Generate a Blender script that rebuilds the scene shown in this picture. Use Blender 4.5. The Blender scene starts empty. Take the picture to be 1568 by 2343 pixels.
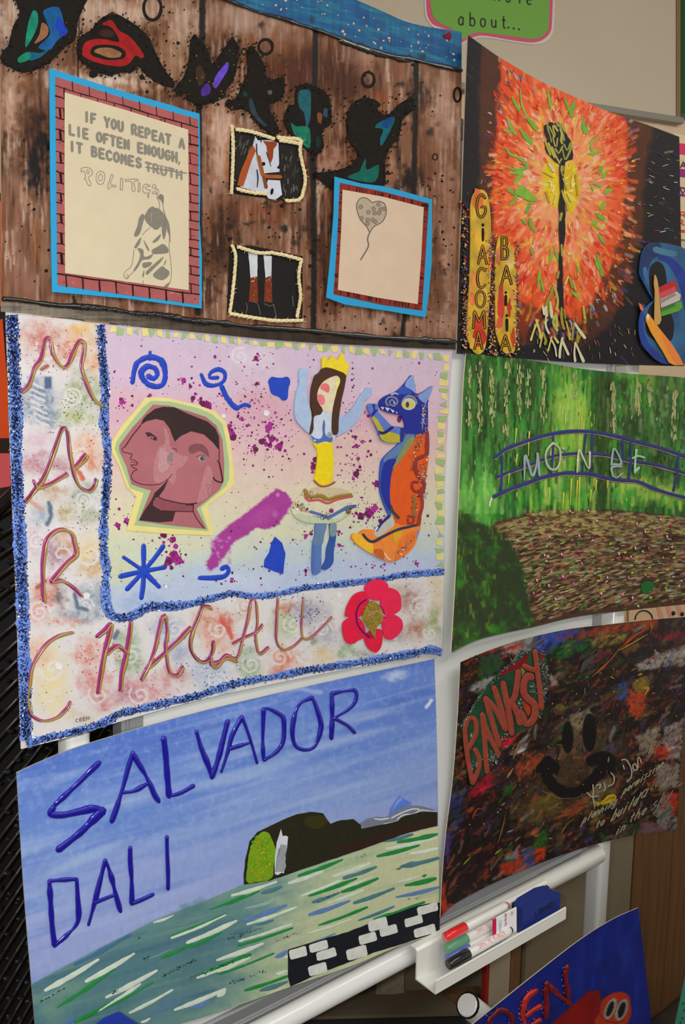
import bpy, math, random
import numpy as np
from mathutils import Matrix, Vector

# ------------------------------------------------------------------ camera
D = 0.82            # distance of the eye in front of the whiteboard face (metres)
EZ = 1.62           # eye height
F = 1950.0          # focal length in pixels of the 1568 x 2343 frame
CX, CY = 784.0, 1171.5
_a = np.array([3185 - CX, 1005 - CY, F])
_yv = -(F * F + _a[0] * (400 - CX)) / _a[1]
_b = np.array([400 - CX, _yv, F])
_X = _a / np.linalg.norm(_a); _Dn = _b / np.linalg.norm(_b)
RW = np.array([_X, np.cross(_X, _Dn), -_Dn])      # rows: world axes in camera axes (x right, y down, z forward)
CAM = np.array([0.0, -D, EZ])
scene = bpy.context.scene
cam = bpy.data.cameras.new('camera'); cam_ob = bpy.data.objects.new('camera', cam)
scene.collection.objects.link(cam_ob)
M = Matrix([[RW[i][0], -RW[i][1], -RW[i][2], CAM[i]] for i in range(3)] + [[0, 0, 0, 1]])
cam_ob.matrix_world = M
cam.sensor_fit = 'VERTICAL'; cam.sensor_height = 36.0; cam.sensor_width = 24.0
cam.lens = F / 2343.0 * 36.0
cam.clip_start = 0.02
scene.camera = cam_ob
# ------------------------------------------------------------------ light and exposure
w = bpy.data.worlds.new('world'); scene.world = w; w.use_nodes = True
bg = w.node_tree.nodes['Background']
bg.inputs[0].default_value = (1.0, 0.955, 0.89, 1); bg.inputs[1].default_value = 0.34

def lamp(name, kind, loc, energy, color, size=0.1, target=None, size_y=None):
    l = bpy.data.lights.new(name, kind); l.energy = energy; l.color = color
    if kind == 'AREA':
        l.size = size
        if size_y: l.shape = 'RECTANGLE'; l.size_y = size_y
    elif kind == 'POINT': l.shadow_soft_size = size
    o = bpy.data.objects.new(name, l); scene.collection.objects.link(o); o.location = loc
    if target is not None:
        o.rotation_euler = (Vector(target) - Vector(loc)).to_track_quat('-Z', 'Y').to_euler()
    return o
# the camera's own flash, just left of and above the lens
lamp('flash', 'AREA', (CAM[0] - 0.10, CAM[1] - 0.03, CAM[2] + 0.07), 7.0, (0.93, 0.97, 1.0), 0.05, (0.95, 0.0, EZ - 0.33), 0.03)
# the room's ceiling light
lamp('overhead_fill', 'AREA', (0.6, -1.7, 2.95), 22.0, (1.0, 0.95, 0.87), 1.6, (0.9, 0.0, 1.2), 0.5)
lamp('overhead_fill', 'AREA', (2.0, -1.1, 2.9), 11.0, (1.0, 0.95, 0.87), 1.2, (2.0, 0.5, 1.6), 0.5)  # extra unseen lamp added to brighten the back wall and right side
scene.view_settings.view_transform = 'Standard'; scene.view_settings.look = 'None'
scene.view_settings.exposure = 0.25; scene.view_settings.gamma = 1.0
scene.view_settings.use_curve_mapping = False
scene.cycles.max_bounces = 6

# ------------------------------------------------------------------ helpers
rnd = random.Random(7)
def lin(c):
    c = np.asarray(c, float) / 255.0
    return np.where(c <= 0.04045, c / 12.92, ((np.clip(c, 0, 2) + 0.055) / 1.055) ** 2.4)
def at(px, py, h=0.0):
    """world point where the sight line of a pixel meets the plane h metres in front of the whiteboard face"""
    x = np.asarray(px, float); y = np.asarray(py, float)
    r = np.stack([x - CX, y - CY, np.full(x.shape, F)], -1) @ RW.T
    t = (D - h) / r[..., 1]
    return CAM + r * t[..., None]
def T(pts, s, ox, oy):
    """points measured in an enlarged crop -> frame pixels"""
    return [(p[0] / s + ox, p[1] / s + oy) for p in pts]
def cr(pts, closed=False, step=5.0):
    """Catmull-Rom resampling of a polyline"""
    p = np.asarray(pts, float)
    if len(p) < 3 and not closed:
        n = max(2, int(np.hypot(*(p[1] - p[0])) / step) + 1)
        return p[0] + (p[1] - p[0]) * np.linspace(0, 1, n)[:, None]
    q = np.vstack([p[-1], p, p[0], p[1]]) if closed else np.vstack([2 * p[0] - p[1], p, 2 * p[-1] - p[-2]])
    out = []
    for i in range(1, len(q) - 2):
        n = max(1, int(np.hypot(*(q[i + 1] - q[i])) / step))
        t = (np.arange(n) / n)[:, None]
        a, b, c, d = q[i - 1], q[i], q[i + 1], q[i + 2]
        out.append(0.5 * (2 * b + (c - a) * t + (2 * a - 5 * b + 4 * c - d) * t ** 2 + (3 * b - a - 3 * c + d) * t ** 3))
    if not closed: out.append(p[-1:])
    return np.vstack(out)
def lines(pts, step=5.0):
    p = np.asarray(pts, float); out = []
    for a, b in zip(p[:-1], p[1:]):
        n = max(1, int(np.hypot(*(b - a)) / step)); out.append(a + (b - a) * (np.arange(n) / n)[:, None])
    out.append(p[-1:]); return np.vstack(out)

def _hash(ix, iy, seed):
    h = (ix.astype(np.int64) * 374761393 + iy.astype(np.int64) * 668265263 + seed * 1442695041) & 0xffffffff
    h = ((h ^ (h >> 13)) * 1274126177) & 0xffffffff
    return ((h ^ (h >> 16)) & 0xffff) / 65535.0
def vn(x, y, seed=0):
    ix, iy = np.floor(x), np.floor(y); fx, fy = x - ix, y - iy
    fx = fx * fx * (3 - 2 * fx); fy = fy * fy * (3 - 2 * fy)
    a, b = _hash(ix, iy, seed), _hash(ix + 1, iy, seed)
    c, d = _hash(ix, iy + 1, seed), _hash(ix + 1, iy + 1, seed)
    return (a * (1 - fx) + b * fx) * (1 - fy) + (c * (1 - fx) + d * fx) * fy
def fbm(x, y, seed=0, o=4):
    s = 0; a = 0.5; t = 0
    for i in range(o):
        s = s + a * vn(x * 2 ** i, y * 2 ** i, seed + i * 17); t += a; a *= 0.55
    return s / t

# ------------------------------------------------------------------ materials
MATS = {}
def mat(name, color=None, rough=0.6, spec=0.5, attr=False, noise=None, bump=None, coat=0.0, metal=0.0, stretch=(1, 1, 1), alpha=1.0, trans=0.0, vor=None):
    if name in MATS: return MATS[name]
    m = bpy.data.materials.new(name); m.use_nodes = True; nt = m.node_tree; N = nt.nodes; L = nt.links
    b = N['Principled BSDF']; b.inputs['Roughness'].default_value = rough
    b.inputs['Specular IOR Level'].default_value = spec; b.inputs['Coat Weight'].default_value = coat
    b.inputs['Coat Roughness'].default_value = 0.12
    b.inputs['Metallic'].default_value = metal; b.inputs['Alpha'].default_value = alpha
    b.inputs['Transmission Weight'].default_value = trans
    tc = N.new('ShaderNodeTexCoord'); mp = N.new('ShaderNodeMapping'); mp.inputs['Scale'].default_value = stretch
    L.new(tc.outputs['Object'], mp.inputs['Vector'])
    if attr:
        a = N.new('ShaderNodeAttribute'); a.attribute_name = 'Col'; src = a.outputs['Color']
    else:
        a = N.new('ShaderNodeRGB'); c = lin(color); a.outputs[0].default_value = (c[0], c[1], c[2], 1); src = a.outputs[0]
    if noise:
        n = N.new('ShaderNodeTexNoise'); n.inputs['Scale'].default_value = noise[0]; n.inputs['Detail'].default_value = 5
        L.new(mp.outputs[0], n.inputs['Vector'])
        r = N.new('ShaderNodeMapRange'); r.inputs['From Min'].default_value = 0.3; r.inputs['From Max'].default_value = 0.7
        r.inputs['To Min'].default_value = 1 - noise[1]; r.inputs['To Max'].default_value = 1 + noise[1]
        L.new(n.outputs[0], r.inputs[0])
        mx = N.new('ShaderNodeVectorMath'); mx.operation = 'SCALE'
        L.new(src, mx.inputs[0]); L.new(r.outputs[0], mx.inputs['Scale']); src = mx.outputs[0]
    L.new(src, b.inputs['Base Color'])
    if bump:
        n = N.new('ShaderNodeTexNoise'); n.inputs['Scale'].default_value = bump[0]; n.inputs['Detail'].default_value = 4
        L.new(mp.outputs[0], n.inputs['Vector'])
        bp = N.new('ShaderNodeBump'); bp.inputs['Strength'].default_value = bump[1]; bp.inputs['Distance'].default_value = bump[2] if len(bump) > 2 else 0.001
        L.new(n.outputs[0], bp.inputs['Height']); L.new(bp.outputs[0], b.inputs['Normal'])
    MATS[name] = m; return m

def link(name, me, m, root=None, parent=None, label=None, kind=None):
    o = bpy.data.objects.new(name, me); scene.collection.objects.link(o)
    if m: me.materials.append(m)
    if parent is not None: o.parent = parent
    if label: o['label'] = label
    if kind: o['kind'] = kind
    return o
def origin_of(parent):
    o = Vector((0, 0, 0))
    while parent is not None: o = o + parent.location; parent = parent.parent
    return np.array(o)
def mesh(name, verts, faces, m, parent=None, cols=None, label=None, kind=None, smooth=False):
    """verts in world metres; stored relative to the parent's origin. cols: one colour per vertex (linear)"""
    me = bpy.data.meshes.new(name)
    v = np.asarray(verts, float).reshape(-1, 3) - origin_of(parent)
    if isinstance(faces, np.ndarray):
        nf, k = faces.shape
        me.vertices.add(len(v)); me.vertices.foreach_set('co', v.ravel())
        me.loops.add(nf * k); me.loops.foreach_set('vertex_index', faces.ravel().astype(np.int32))
        me.polygons.add(nf); me.polygons.foreach_set('loop_start', np.arange(nf, dtype=np.int32) * k)
        me.update(calc_edges=True)
    else:
        me.from_pydata([tuple(p) for p in v], [], faces)
    if cols is not None:
        ca = me.color_attributes.new('Col', 'FLOAT_COLOR', 'POINT')
        c4 = np.ones((len(v), 4)); c4[:, :3] = cols; ca.data.foreach_set('color', c4.ravel())
    if smooth: me.polygons.foreach_set('use_smooth', np.ones(len(me.polygons), bool))
    me.validate()
    return link(name, me, m, parent=parent, label=label, kind=kind)
def thing(name, loc, label, cat, group=None):
    o = bpy.data.objects.new(name, None); scene.collection.objects.link(o); o.location = tuple(float(c) for c in loc)
    o['label'] = label; o['category'] = cat
    if group: o['group'] = group
    return o
def tag(o, label, cat, group=None):
    o['label'] = label; o['category'] = cat
    if group: o['group'] = group
    return o
def rebase(o, loc):
    """move a mesh thing's origin to loc without moving it"""
    l = Vector([float(c) for c in loc]); o.data.transform(Matrix.Translation(-l)); o.location = l
    return o

class MB:
    """collects boxes, tubes, prisms into one mesh (world metres)"""
    def __init__(s): s.v = []; s.f = []
    def add(s, v, f):
        n = len(s.v); s.v += [tuple(map(float, p)) for p in v]; s.f += [tuple(i + n for i in q) for q in f]; return s
    def box(s, a, b, bev=0.0, rot=None, c=None):
        x0, y0, z0 = a; x1, y1, z1 = b
        if bev:
            # chamfered box: octagonal cross-sections
            vs = []; e = bev
            for z, q in ((z0, e), (z0 + e, 0), (z1 - e, 0), (z1, e)):
                X0, X1, Y0, Y1 = x0 + q, x1 - q, y0 + q, y1 - q
                g = e if q == 0 else e * 0.6
                vs += [(X0 + g, Y0, z), (X1 - g, Y0, z), (X1, Y0 + g, z), (X1, Y1 - g, z), (X1 - g, Y1, z), (X0 + g, Y1, z), (X0, Y1 - g, z), (X0, Y0 + g, z)]
            fs = [tuple(range(7, -1, -1)), tuple(range(24, 32))]
            for r in range(3):
                for i in range(8):
                    j = (i + 1) % 8; fs.append((r * 8 + i, r * 8 + j, r * 8 + 8 + j, r * 8 + 8 + i))
        else:
            vs = [(x, y, z) for z in (z0, z1) for x, y in ((x0, y0), (x1, y0), (x1, y1), (x0, y1))]
            fs = [(3, 2, 1, 0), (4, 5, 6, 7), (0, 1, 5, 4), (1, 2, 6, 5), (2, 3, 7, 6), (3, 0, 4, 7)]
        if rot is not None:
            c = Vector(c if c is not None else [(p + q) / 2 for p, q in zip(a, b)])
            vs = [tuple(rot @ (Vector(p) - c) + c) for p in vs]
        return s.add(vs, fs)
    def tube(s, pts, r, n=12, cap=True, flat=1.0, up=(0, 0, 1)):
        pts = [Vector([float(c) for c in p]) for p in pts]; m = len(pts)
        rr = r if hasattr(r, '__len__') else [r] * m
        vs = []; fs = []
        for i, p in enumerate(pts):
            t = (pts[min(i + 1, m - 1)] - pts[max(i - 1, 0)]).normalized()
            u = Vector(up)
            if abs(t.dot(u)) > 0.95: u = Vector((0, 1, 0))
            a = t.cross(u).normalized(); b = a.cross(t).normalized()
            for k in range(n):
                th = 2 * math.pi * k / n
                vs.append(p + a * math.cos(th) * rr[i] + b * math.sin(th) * rr[i] * flat)
        for i in range(m - 1):
            for k in range(n):
                k2 = (k + 1) % n; fs.append((i * n + k, i * n + k2, (i + 1) * n + k2, (i + 1) * n + k))
        if cap: fs += [tuple(range(n - 1, -1, -1)), tuple(range((m - 1) * n, m * n))]
        return s.add(vs, fs)
    def prism(s, prof, x0, x1, axis=0):
        """closed profile [(a,b)] swept along an axis"""
        n = len(prof); vs = []
        for t in (x0, x1):
            for a, b in prof:
                vs.append((t, a, b) if axis == 0 else ((a, t, b) if axis == 1 else (a, b, t)))
        fs = [tuple(range(n - 1, -1, -1)), tuple(range(n, 2 * n))] + [(i, (i + 1) % n, n + (i + 1) % n, n + i) for i in range(n)]
        return s.add(vs, fs)
    def ball(s, c, r, n=8, m=5, sq=(1, 1, 1)):
        vs = [(c[0], c[1], c[2] - r * sq[2])]
        for i in range(1, m):
            ph = -math.pi / 2 + math.pi * i / m
            for k in range(n):
                th = 2 * math.pi * k / n
                vs.append((c[0] + r * sq[0] * math.cos(ph) * math.cos(th), c[1] + r * sq[1] * math.cos(ph) * math.sin(th), c[2] + r * sq[2] * math.sin(ph)))
        vs.append((c[0], c[1], c[2] + r * sq[2])); e = len(vs) - 1; fs = []
        for k in range(n):
            k2 = (k + 1) % n; fs.append((0, 1 + k2, 1 + k)); fs.append((e, e - n + k, e - n + k2))
            for i in range(m - 2): fs.append((1 + i * n + k, 1 + i * n + k2, 1 + (i + 1) * n + k2, 1 + (i + 1) * n + k))
        return s.add(vs, fs)
    def build(s, name, m, parent=None, label=None, kind=None, smooth=False, cols=None):
        o = mesh(name, s.v, s.f, m, parent, label=label, kind=kind, cols=cols)
        if smooth:
            for p in o.data.polygons: p.use_smooth = len(p.vertices) <= 4
            o.data.shade_auto_smooth if False else None
        return o

# ------------------------------------------------------------------ sheets of card and the paint on them
class Sheet:
    """a sheet of card hung in front of the board; its outline is measured in the frame, its surface stands off the board by h"""
    def __init__(s, top, right, bottom, left, h0, curl=(0, 0, 0, 0), K=1.2, power=3.0):
        s.edges = [np.asarray(e, float) for e in (top, right, bottom, left)]
        s.q = np.array([top[0], top[-1], bottom[-1], bottom[0]], float); s.h0 = h0; s.curl = curl; s.K = K; s.power = power
        A = []; B = []
        for (x, y), (u, v) in zip(s.q, ((0, 0), (1, 0), (1, 1), (0, 1))):
            A.append([x, y, 1, 0, 0, 0, -u * x, -u * y]); B.append(u)
            A.append([0, 0, 0, x, y, 1, -v * x, -v * y]); B.append(v)
        s.H = np.append(np.linalg.solve(np.array(A), np.array(B)), 1).reshape(3, 3)
    def uv(s, x, y):
        x = np.asarray(x, float); y = np.asarray(y, float)
        w = s.H[2, 0] * x + s.H[2, 1] * y + s.H[2, 2]
        return (s.H[0, 0] * x + s.H[0, 1] * y + s.H[0, 2]) / w, (s.H[1, 0] * x + s.H[1, 1] * y + s.H[1, 2]) / w
    def inv(s, u, v):
        Hi = np.linalg.inv(s.H); u = np.asarray(u, float); v = np.asarray(v, float)
        w = Hi[2, 0] * u + Hi[2, 1] * v + Hi[2, 2]
        return (Hi[0, 0] * u + Hi[0, 1] * v + Hi[0, 2]) / w, (Hi[1, 0] * u + Hi[1, 1] * v + Hi[1, 2]) / w
    def h(s, x, y):
        u, v = s.uv(x, y); u = np.clip(u, 0, 1); v = np.clip(v, 0, 1); p = s.power
        c = s.curl
        return s.h0 + c[0] * ((1 - u) * (1 - v)) ** p + c[1] * (u * (1 - v)) ** p + c[2] * ((1 - u) * v) ** p + c[3] * (u * v) ** p
    def P(s, x, y, lift=0.0):
        return at(x, y, s.h(x, y) + lift)
    def grid(s, nu, nv):
        def samp(e, t):
            d = np.r_[0, np.cumsum(np.hypot(*np.diff(e, axis=0).T))]; d /= d[-1]
            ec = cr(e, step=6) if len(e) > 2 else e
            d = np.r_[0, np.cumsum(np.hypot(*np.diff(ec, axis=0).T))]; d /= d[-1]
            return np.stack([np.interp(t, d, ec[:, 0]), np.interp(t, d, ec[:, 1])], -1)
        u = np.linspace(0, 1, nu); v = np.linspace(0, 1, nv)
        t, r, b, l = samp(s.edges[0], u), samp(s.edges[1], v), samp(s.edges[2], u), samp(s.edges[3], v)
        U, V = u[None, :, None], v[:, None, None]
        g = (1 - V) * t[None] + V * b[None] + (1 - U) * l[:, None] + U * r[:, None] - ((1 - U) * (1 - V) * t[0] + U * (1 - V) * t[-1] + (1 - U) * V * b[0] + U * V * b[-1])
        return g[..., 0], g[..., 1]

class Canvas:
    """colours of a sheet's own vertices, painted with soft shapes (frame pixels), sRGB 0..255"""
    def __init__(s, sheet, nu, nv, base):
        s.s = sheet; s.X, s.Y = sheet.grid(nu, nv); s.nu, s.nv = nu, nv
        s.C = np.empty(s.X.shape + (3,)); s.C[:] = base
    def over(s, a, color):
        a = np.clip(a, 0, 1)[..., None]; s.C += (np.asarray(color, float) - s.C) * a
    def _box(s, x0, y0, x1, y1):
        m = (s.X > x0) & (s.X < x1) & (s.Y > y0) & (s.Y < y1); return m
    def poly(s, pts, color, soft=1.5, a=1.0, warp=0.0, seed=1, ws=12.0):
        p = np.asarray(pts, float); pad = soft * 3 + warp * 2 + 2
        m = s._box(p[:, 0].min() - pad, p[:, 1].min() - pad, p[:, 0].max() + pad, p[:, 1].max() + pad)
        if not m.any(): return
        x, y = s.X[m], s.Y[m]
        if warp:
            x, y = x + (fbm(x / ws, y / ws, seed) - .5) * 2 * warp, y + (fbm(x / ws, y / ws, seed + 5) - .5) * 2 * warp
        d = np.full(x.shape, 1e9); ins = np.zeros(x.shape, bool)
        for (x0, y0), (x1, y1) in zip(p, np.roll(p, -1, 0)):
            ex, ey = x1 - x0, y1 - y0; L2 = ex * ex + ey * ey + 1e-9
            t = np.clip(((x - x0) * ex + (y - y0) * ey) / L2, 0, 1)
            d = np.minimum(d, (x - x0 - t * ex) ** 2 + (y - y0 - t * ey) ** 2)
            c = (y0 > y) != (y1 > y)
            ins ^= c & (x < ex * (y - y0) / (ey if abs(ey) > 1e-9 else 1e-9) + x0)
        d = np.sqrt(d) * np.where(ins, 1, -1)
        al = np.clip(0.5 + d / (2 * soft), 0, 1) * a
        s.C[m] += (np.asarray(color, float) - s.C[m]) * al[:, None]
    def line(s, pts, w, color, soft=1.2, a=1.0, warp=0.0, seed=1, ws=10.0):
        p = np.asarray(pts, float); pad = w + soft * 3 + warp * 2 + 2
        m = s._box(p[:, 0].min() - pad, p[:, 1].min() - pad, p[:, 0].max() + pad, p[:, 1].max() + pad)
        if not m.any(): return
        x, y = s.X[m], s.Y[m]
        if warp:
            x, y = x + (fbm(x / ws, y / ws, seed) - .5) * 2 * warp, y + (fbm(x / ws, y / ws, seed + 5) - .5) * 2 * warp
        d = np.full(x.shape, 1e9)
        for (x0, y0), (x1, y1) in zip(p[:-1], p[1:]):
            ex, ey = x1 - x0, y1 - y0; L2 = ex * ex + ey * ey + 1e-9
            t = np.clip(((x - x0) * ex + (y - y0) * ey) / L2, 0, 1)
            d = np.minimum(d, (x - x0 - t * ex) ** 2 + (y - y0 - t * ey) ** 2)
        al = np.clip(0.5 + (w / 2 - np.sqrt(d)) / (2 * soft), 0, 1) * a
        s.C[m] += (np.asarray(color, float) - s.C[m]) * al[:, None]
    def blob(s, cx, cy, rx, ry, color, a=1.0, rot=0.0, hard=0.3, warp=0.0, seed=1):
        R = max(rx, ry) * 1.6 + warp; m = s._box(cx - R, cy - R, cx + R, cy + R)
        if not m.any(): return
        x, y = s.X[m], s.Y[m]
        if warp:
            x, y = x + (fbm(x / 14, y / 14, seed) - .5) * 2 * warp, y + (fbm(x / 14, y / 14, seed + 5) - .5) * 2 * warp
        dx, dy = x - cx, y - cy; c, q = math.cos(rot), math.sin(rot)
        r = np.sqrt(((dx * c + dy * q) / rx) ** 2 + ((-dx * q + dy * c) / ry) ** 2)
        al = np.clip((1.25 - r) / (1.25 - hard), 0, 1); al = al * al * (3 - 2 * al) * a
        s.C[m] += (np.asarray(color, float) - s.C[m]) * al[:, None]
    def build(s, name, m, parent, thick=0.0015, label=None):
        """front sheet, back sheet and rim as one mesh"""
        nu, nv = s.nu, s.nv
        fr = s.s.P(s.X, s.Y).reshape(-1, 3); i = np.arange(nu * nv).reshape(nv, nu)
        f = np.stack([i[:-1, :-1], i[1:, :-1], i[1:, 1:], i[:-1, 1:]], -1).reshape(-1, 4)
        ring = np.concatenate([i[0, :], i[1:, -1], i[-1, -2::-1], i[-2:0:-1, 0]])
        st = ring[::4]
        rimf = fr[ring].copy(); rimb = fr[ring] + np.array([0, thick, 0]); n0 = nu * nv; k = len(ring)
        a = np.arange(k); b = (a + 1) % k
        rf = np.stack([n0 + a, n0 + b, n0 + k + b, n0 + k + a], -1)
        cu = np.linspace(0, nu - 1, 14).astype(int); cv = np.linspace(0, nv - 1, 14).astype(int)
        back = fr.reshape(nv, nu, 3)[np.ix_(cv, cu)].reshape(-1, 3) + np.array([0, thick, 0]); n1 = n0 + 2 * k
        j = n1 + np.arange(14 * 14).reshape(14, 14)
        bf = np.stack([j[:-1, :-1], j[:-1, 1:], j[1:, 1:], j[1:, :-1]], -1).reshape(-1, 4)
        V = np.vstack([fr, rimf, rimb, back])
        col = np.vstack([lin(s.C.reshape(-1, 3)) * s.s.K, np.tile(lin((200, 185, 150)) * s.s.K, (2 * k + 196, 1))])
        o = mesh(name, V, np.vstack([f, rf, bf]), m, parent, np.clip(col, 0, .95), label)
        return o

class Paint:
    """flat and raised shapes lying on a sheet, all in one part"""
    def __init__(s, sheet, lift=0.0002, K=None):
        s.s = sheet; s.l = lift; s.v = []; s.c = []; s.f = []; s.n = 0; s.K = K or sheet.K; s.t = 0
    def _tick(s):
        """each stroke lies a hair above the one before"""
        s.t = (s.t + 1) % 90; return s.t * 1.6e-6
    def _push(s, v, c, f):
        v = np.asarray(v).reshape(-1, 3); s.v.append(v); c = np.clip(lin(c) * s.K, 0, .95)
        s.c.append(np.broadcast_to(c, v.shape).copy()); s.f += [tuple(int(q) + s.n for q in g) for g in f]; s.n += len(v)
    def poly(s, pts, color, lift=None, thick=0.0, smooth=False, closed=True, jit=0.0, step=5.0):
        """filled outline; thick > 0 gives it an edge of its own down to the sheet"""
        p = cr(pts, True, step) if smooth else (lines(list(pts) + [pts[0]], 12)[:-1])
        if jit:
            p = p + np.array([[rnd.uniform(-jit, jit), rnd.uniform(-jit, jit)] for _ in p])
        l = (s.l if lift is None else lift) + s._tick()
        top = s.s.P(p[:, 0], p[:, 1], l + thick); n = len(p)
        if thick:
            # rim drops straight back from the top outline
            bot = top + np.array([0, thick, 0]); v = np.vstack([top, bot])
            s._push(v, color, [tuple(range(n))] + [(i, n + i, n + (i + 1) % n, (i + 1) % n) for i in range(n)])
        else: s._push(top, color, [tuple(range(n))])
        return s
    def ribbon(s, pts, w, color, lift=None, h=0.0, smooth=True, taper=(1, 1), step=5.0, wob=0.0, rag=0.0, round_=True):
        """stroke of width w (px) ; h > 0 raises its middle by h metres"""
        p = cr(pts, False, step) if smooth else lines(pts, step)
        n = len(p)
        if n < 2: return s
        d = np.gradient(p, axis=0); d /= (np.hypot(d[:, 0], d[:, 1])[:, None] + 1e-9)
        nn = np.stack([-d[:, 1], d[:, 0]], -1)
        tt = np.linspace(0, 1, n)
        W = np.full(n, float(w)) if not hasattr(w, '__len__') else np.interp(tt, np.linspace(0, 1, len(w)), w)
        W = W * (taper[0] + (taper[1] - taper[0]) * tt)
        if wob:
            ph = rnd.uniform(0, 99); k = np.arange(n) * step / 22.0
            W = W * (1 + wob * (vn(k + ph, k * 0 + ph, 3) * 2 - 1))
        wl = W / 2 * (1 + (np.array([rnd.uniform(-rag, rag) for _ in range(n)]) if rag else 0))
        wr = W / 2 * (1 + (np.array([rnd.uniform(-rag, rag) for _ in range(n)]) if rag else 0))
        if round_:
            e0, e1 = p[:1] - d[:1] * W[0] * .42, p[-1:] + d[-1:] * W[-1] * .42
            p = np.vstack([e0, p, e1]); nn = np.vstack([nn[:1], nn, nn[-1:]])
            wl = np.r_[wl[0] * .45, wl, wl[-1] * .45]; wr = np.r_[wr[0] * .45, wr, wr[-1] * .45]; n += 2
        l = (s.l if lift is None else lift) + s._tick() + (np.arange(n) * 6e-7)[:, None]
        if h:
            q = np.array([-1, -.8, -.35, .35, .8, 1]); z = np.array([0, .6, .97, .97, .6, 0])
        else: q = np.array([-1., 1.]); z = np.array([0., 0.])
        k = len(q)
        off = np.where(q[None, :] < 0, q[None, :] * wl[:, None], q[None, :] * wr[:, None])
        X = p[:, 0, None] + nn[:, 0, None] * off; Y = p[:, 1, None] + nn[:, 1, None] * off
        hh = np.ones(n)
        if h and round_: hh[0] = hh[-1] = 0.35
        if h and wob: hh = hh * (wl / max(wl.max(), 1e-6)) ** .6
        v = s.s.P(X, Y, l + z[None, :] * h * hh[:, None])
        f = [(i * k + j, (i + 1) * k + j, (i + 1) * k + j + 1, i * k + j + 1) for i in range(n - 1) for j in range(k - 1)]
        s._push(v, color, f); return s
    def dot(s, x, y, r, color, lift=None, h=0.0, n=9, ry=None, rot=0.0, rag=0.0):
        ry = ry or r; l = (s.l if lift is None else lift) + s._tick()
        th = np.arange(n) * 2 * math.pi / n; k = np.array([1 + (rnd.uniform(-rag, rag) if rag else 0) for _ in range(n)])
        c, q = math.cos(rot), math.sin(rot)
        ex, ey = np.cos(th) * r * k, np.sin(th) * ry * k; ex, ey = ex * c - ey * q, ex * q + ey * c
        if h:
            v = np.vstack([s.s.P(x + ex, y + ey, l), s.s.P(x + ex * .7, y + ey * .7, l + h * .75), s.s.P(np.array([x]), np.array([y]), l + h)])
            f = [(i, (i + 1) % n, n + (i + 1) % n, n + i) for i in range(n)] + [(n + i, n + (i + 1) % n, 2 * n) for i in range(n)]
        else:
            v = s.s.P(x + ex, y + ey, l); f = [tuple(range(n))]
        s._push(v, color, f); return s
    def flake(s, x, y, r, color, lift, tilt=0.6):
        """a glitter flake: a tiny square tipped at random"""
        c = s.s.P(np.array([x]), np.array([y]), lift)[0]
        a = Vector((1, 0, 0)); b = Vector((0, 0, 1))
        R = Matrix.Rotation(rnd.uniform(0, 6.28), 3, 'Y') @ Matrix.Rotation(rnd.uniform(-tilt, tilt), 3, 'X') @ Matrix.Rotation(rnd.uniform(-tilt, tilt), 3, 'Z')
        a, b = R @ a, R @ b; m = float(np.linalg.norm(c - CAM)) / F * r
        v = [c + np.array(a * i * m + b * j * m) for i, j in ((-1, -1), (1, -1), (1, 1), (-1, 1))]
        s._push(np.array(v), color, [(0, 1, 2, 3)]); return s
    def build(s, name, m, parent, label=None, kind=None, smooth=False):
        if not s.v: return None
        smooth = smooth or name in ('raised_letter', 'gold_line', 'raised_line', 'letter', 'painted_railing', 'skirt_band')
        o = mesh(name, np.vstack(s.v), s.f, m, parent, np.vstack(s.c), label, kind, smooth)
        return o

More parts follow.
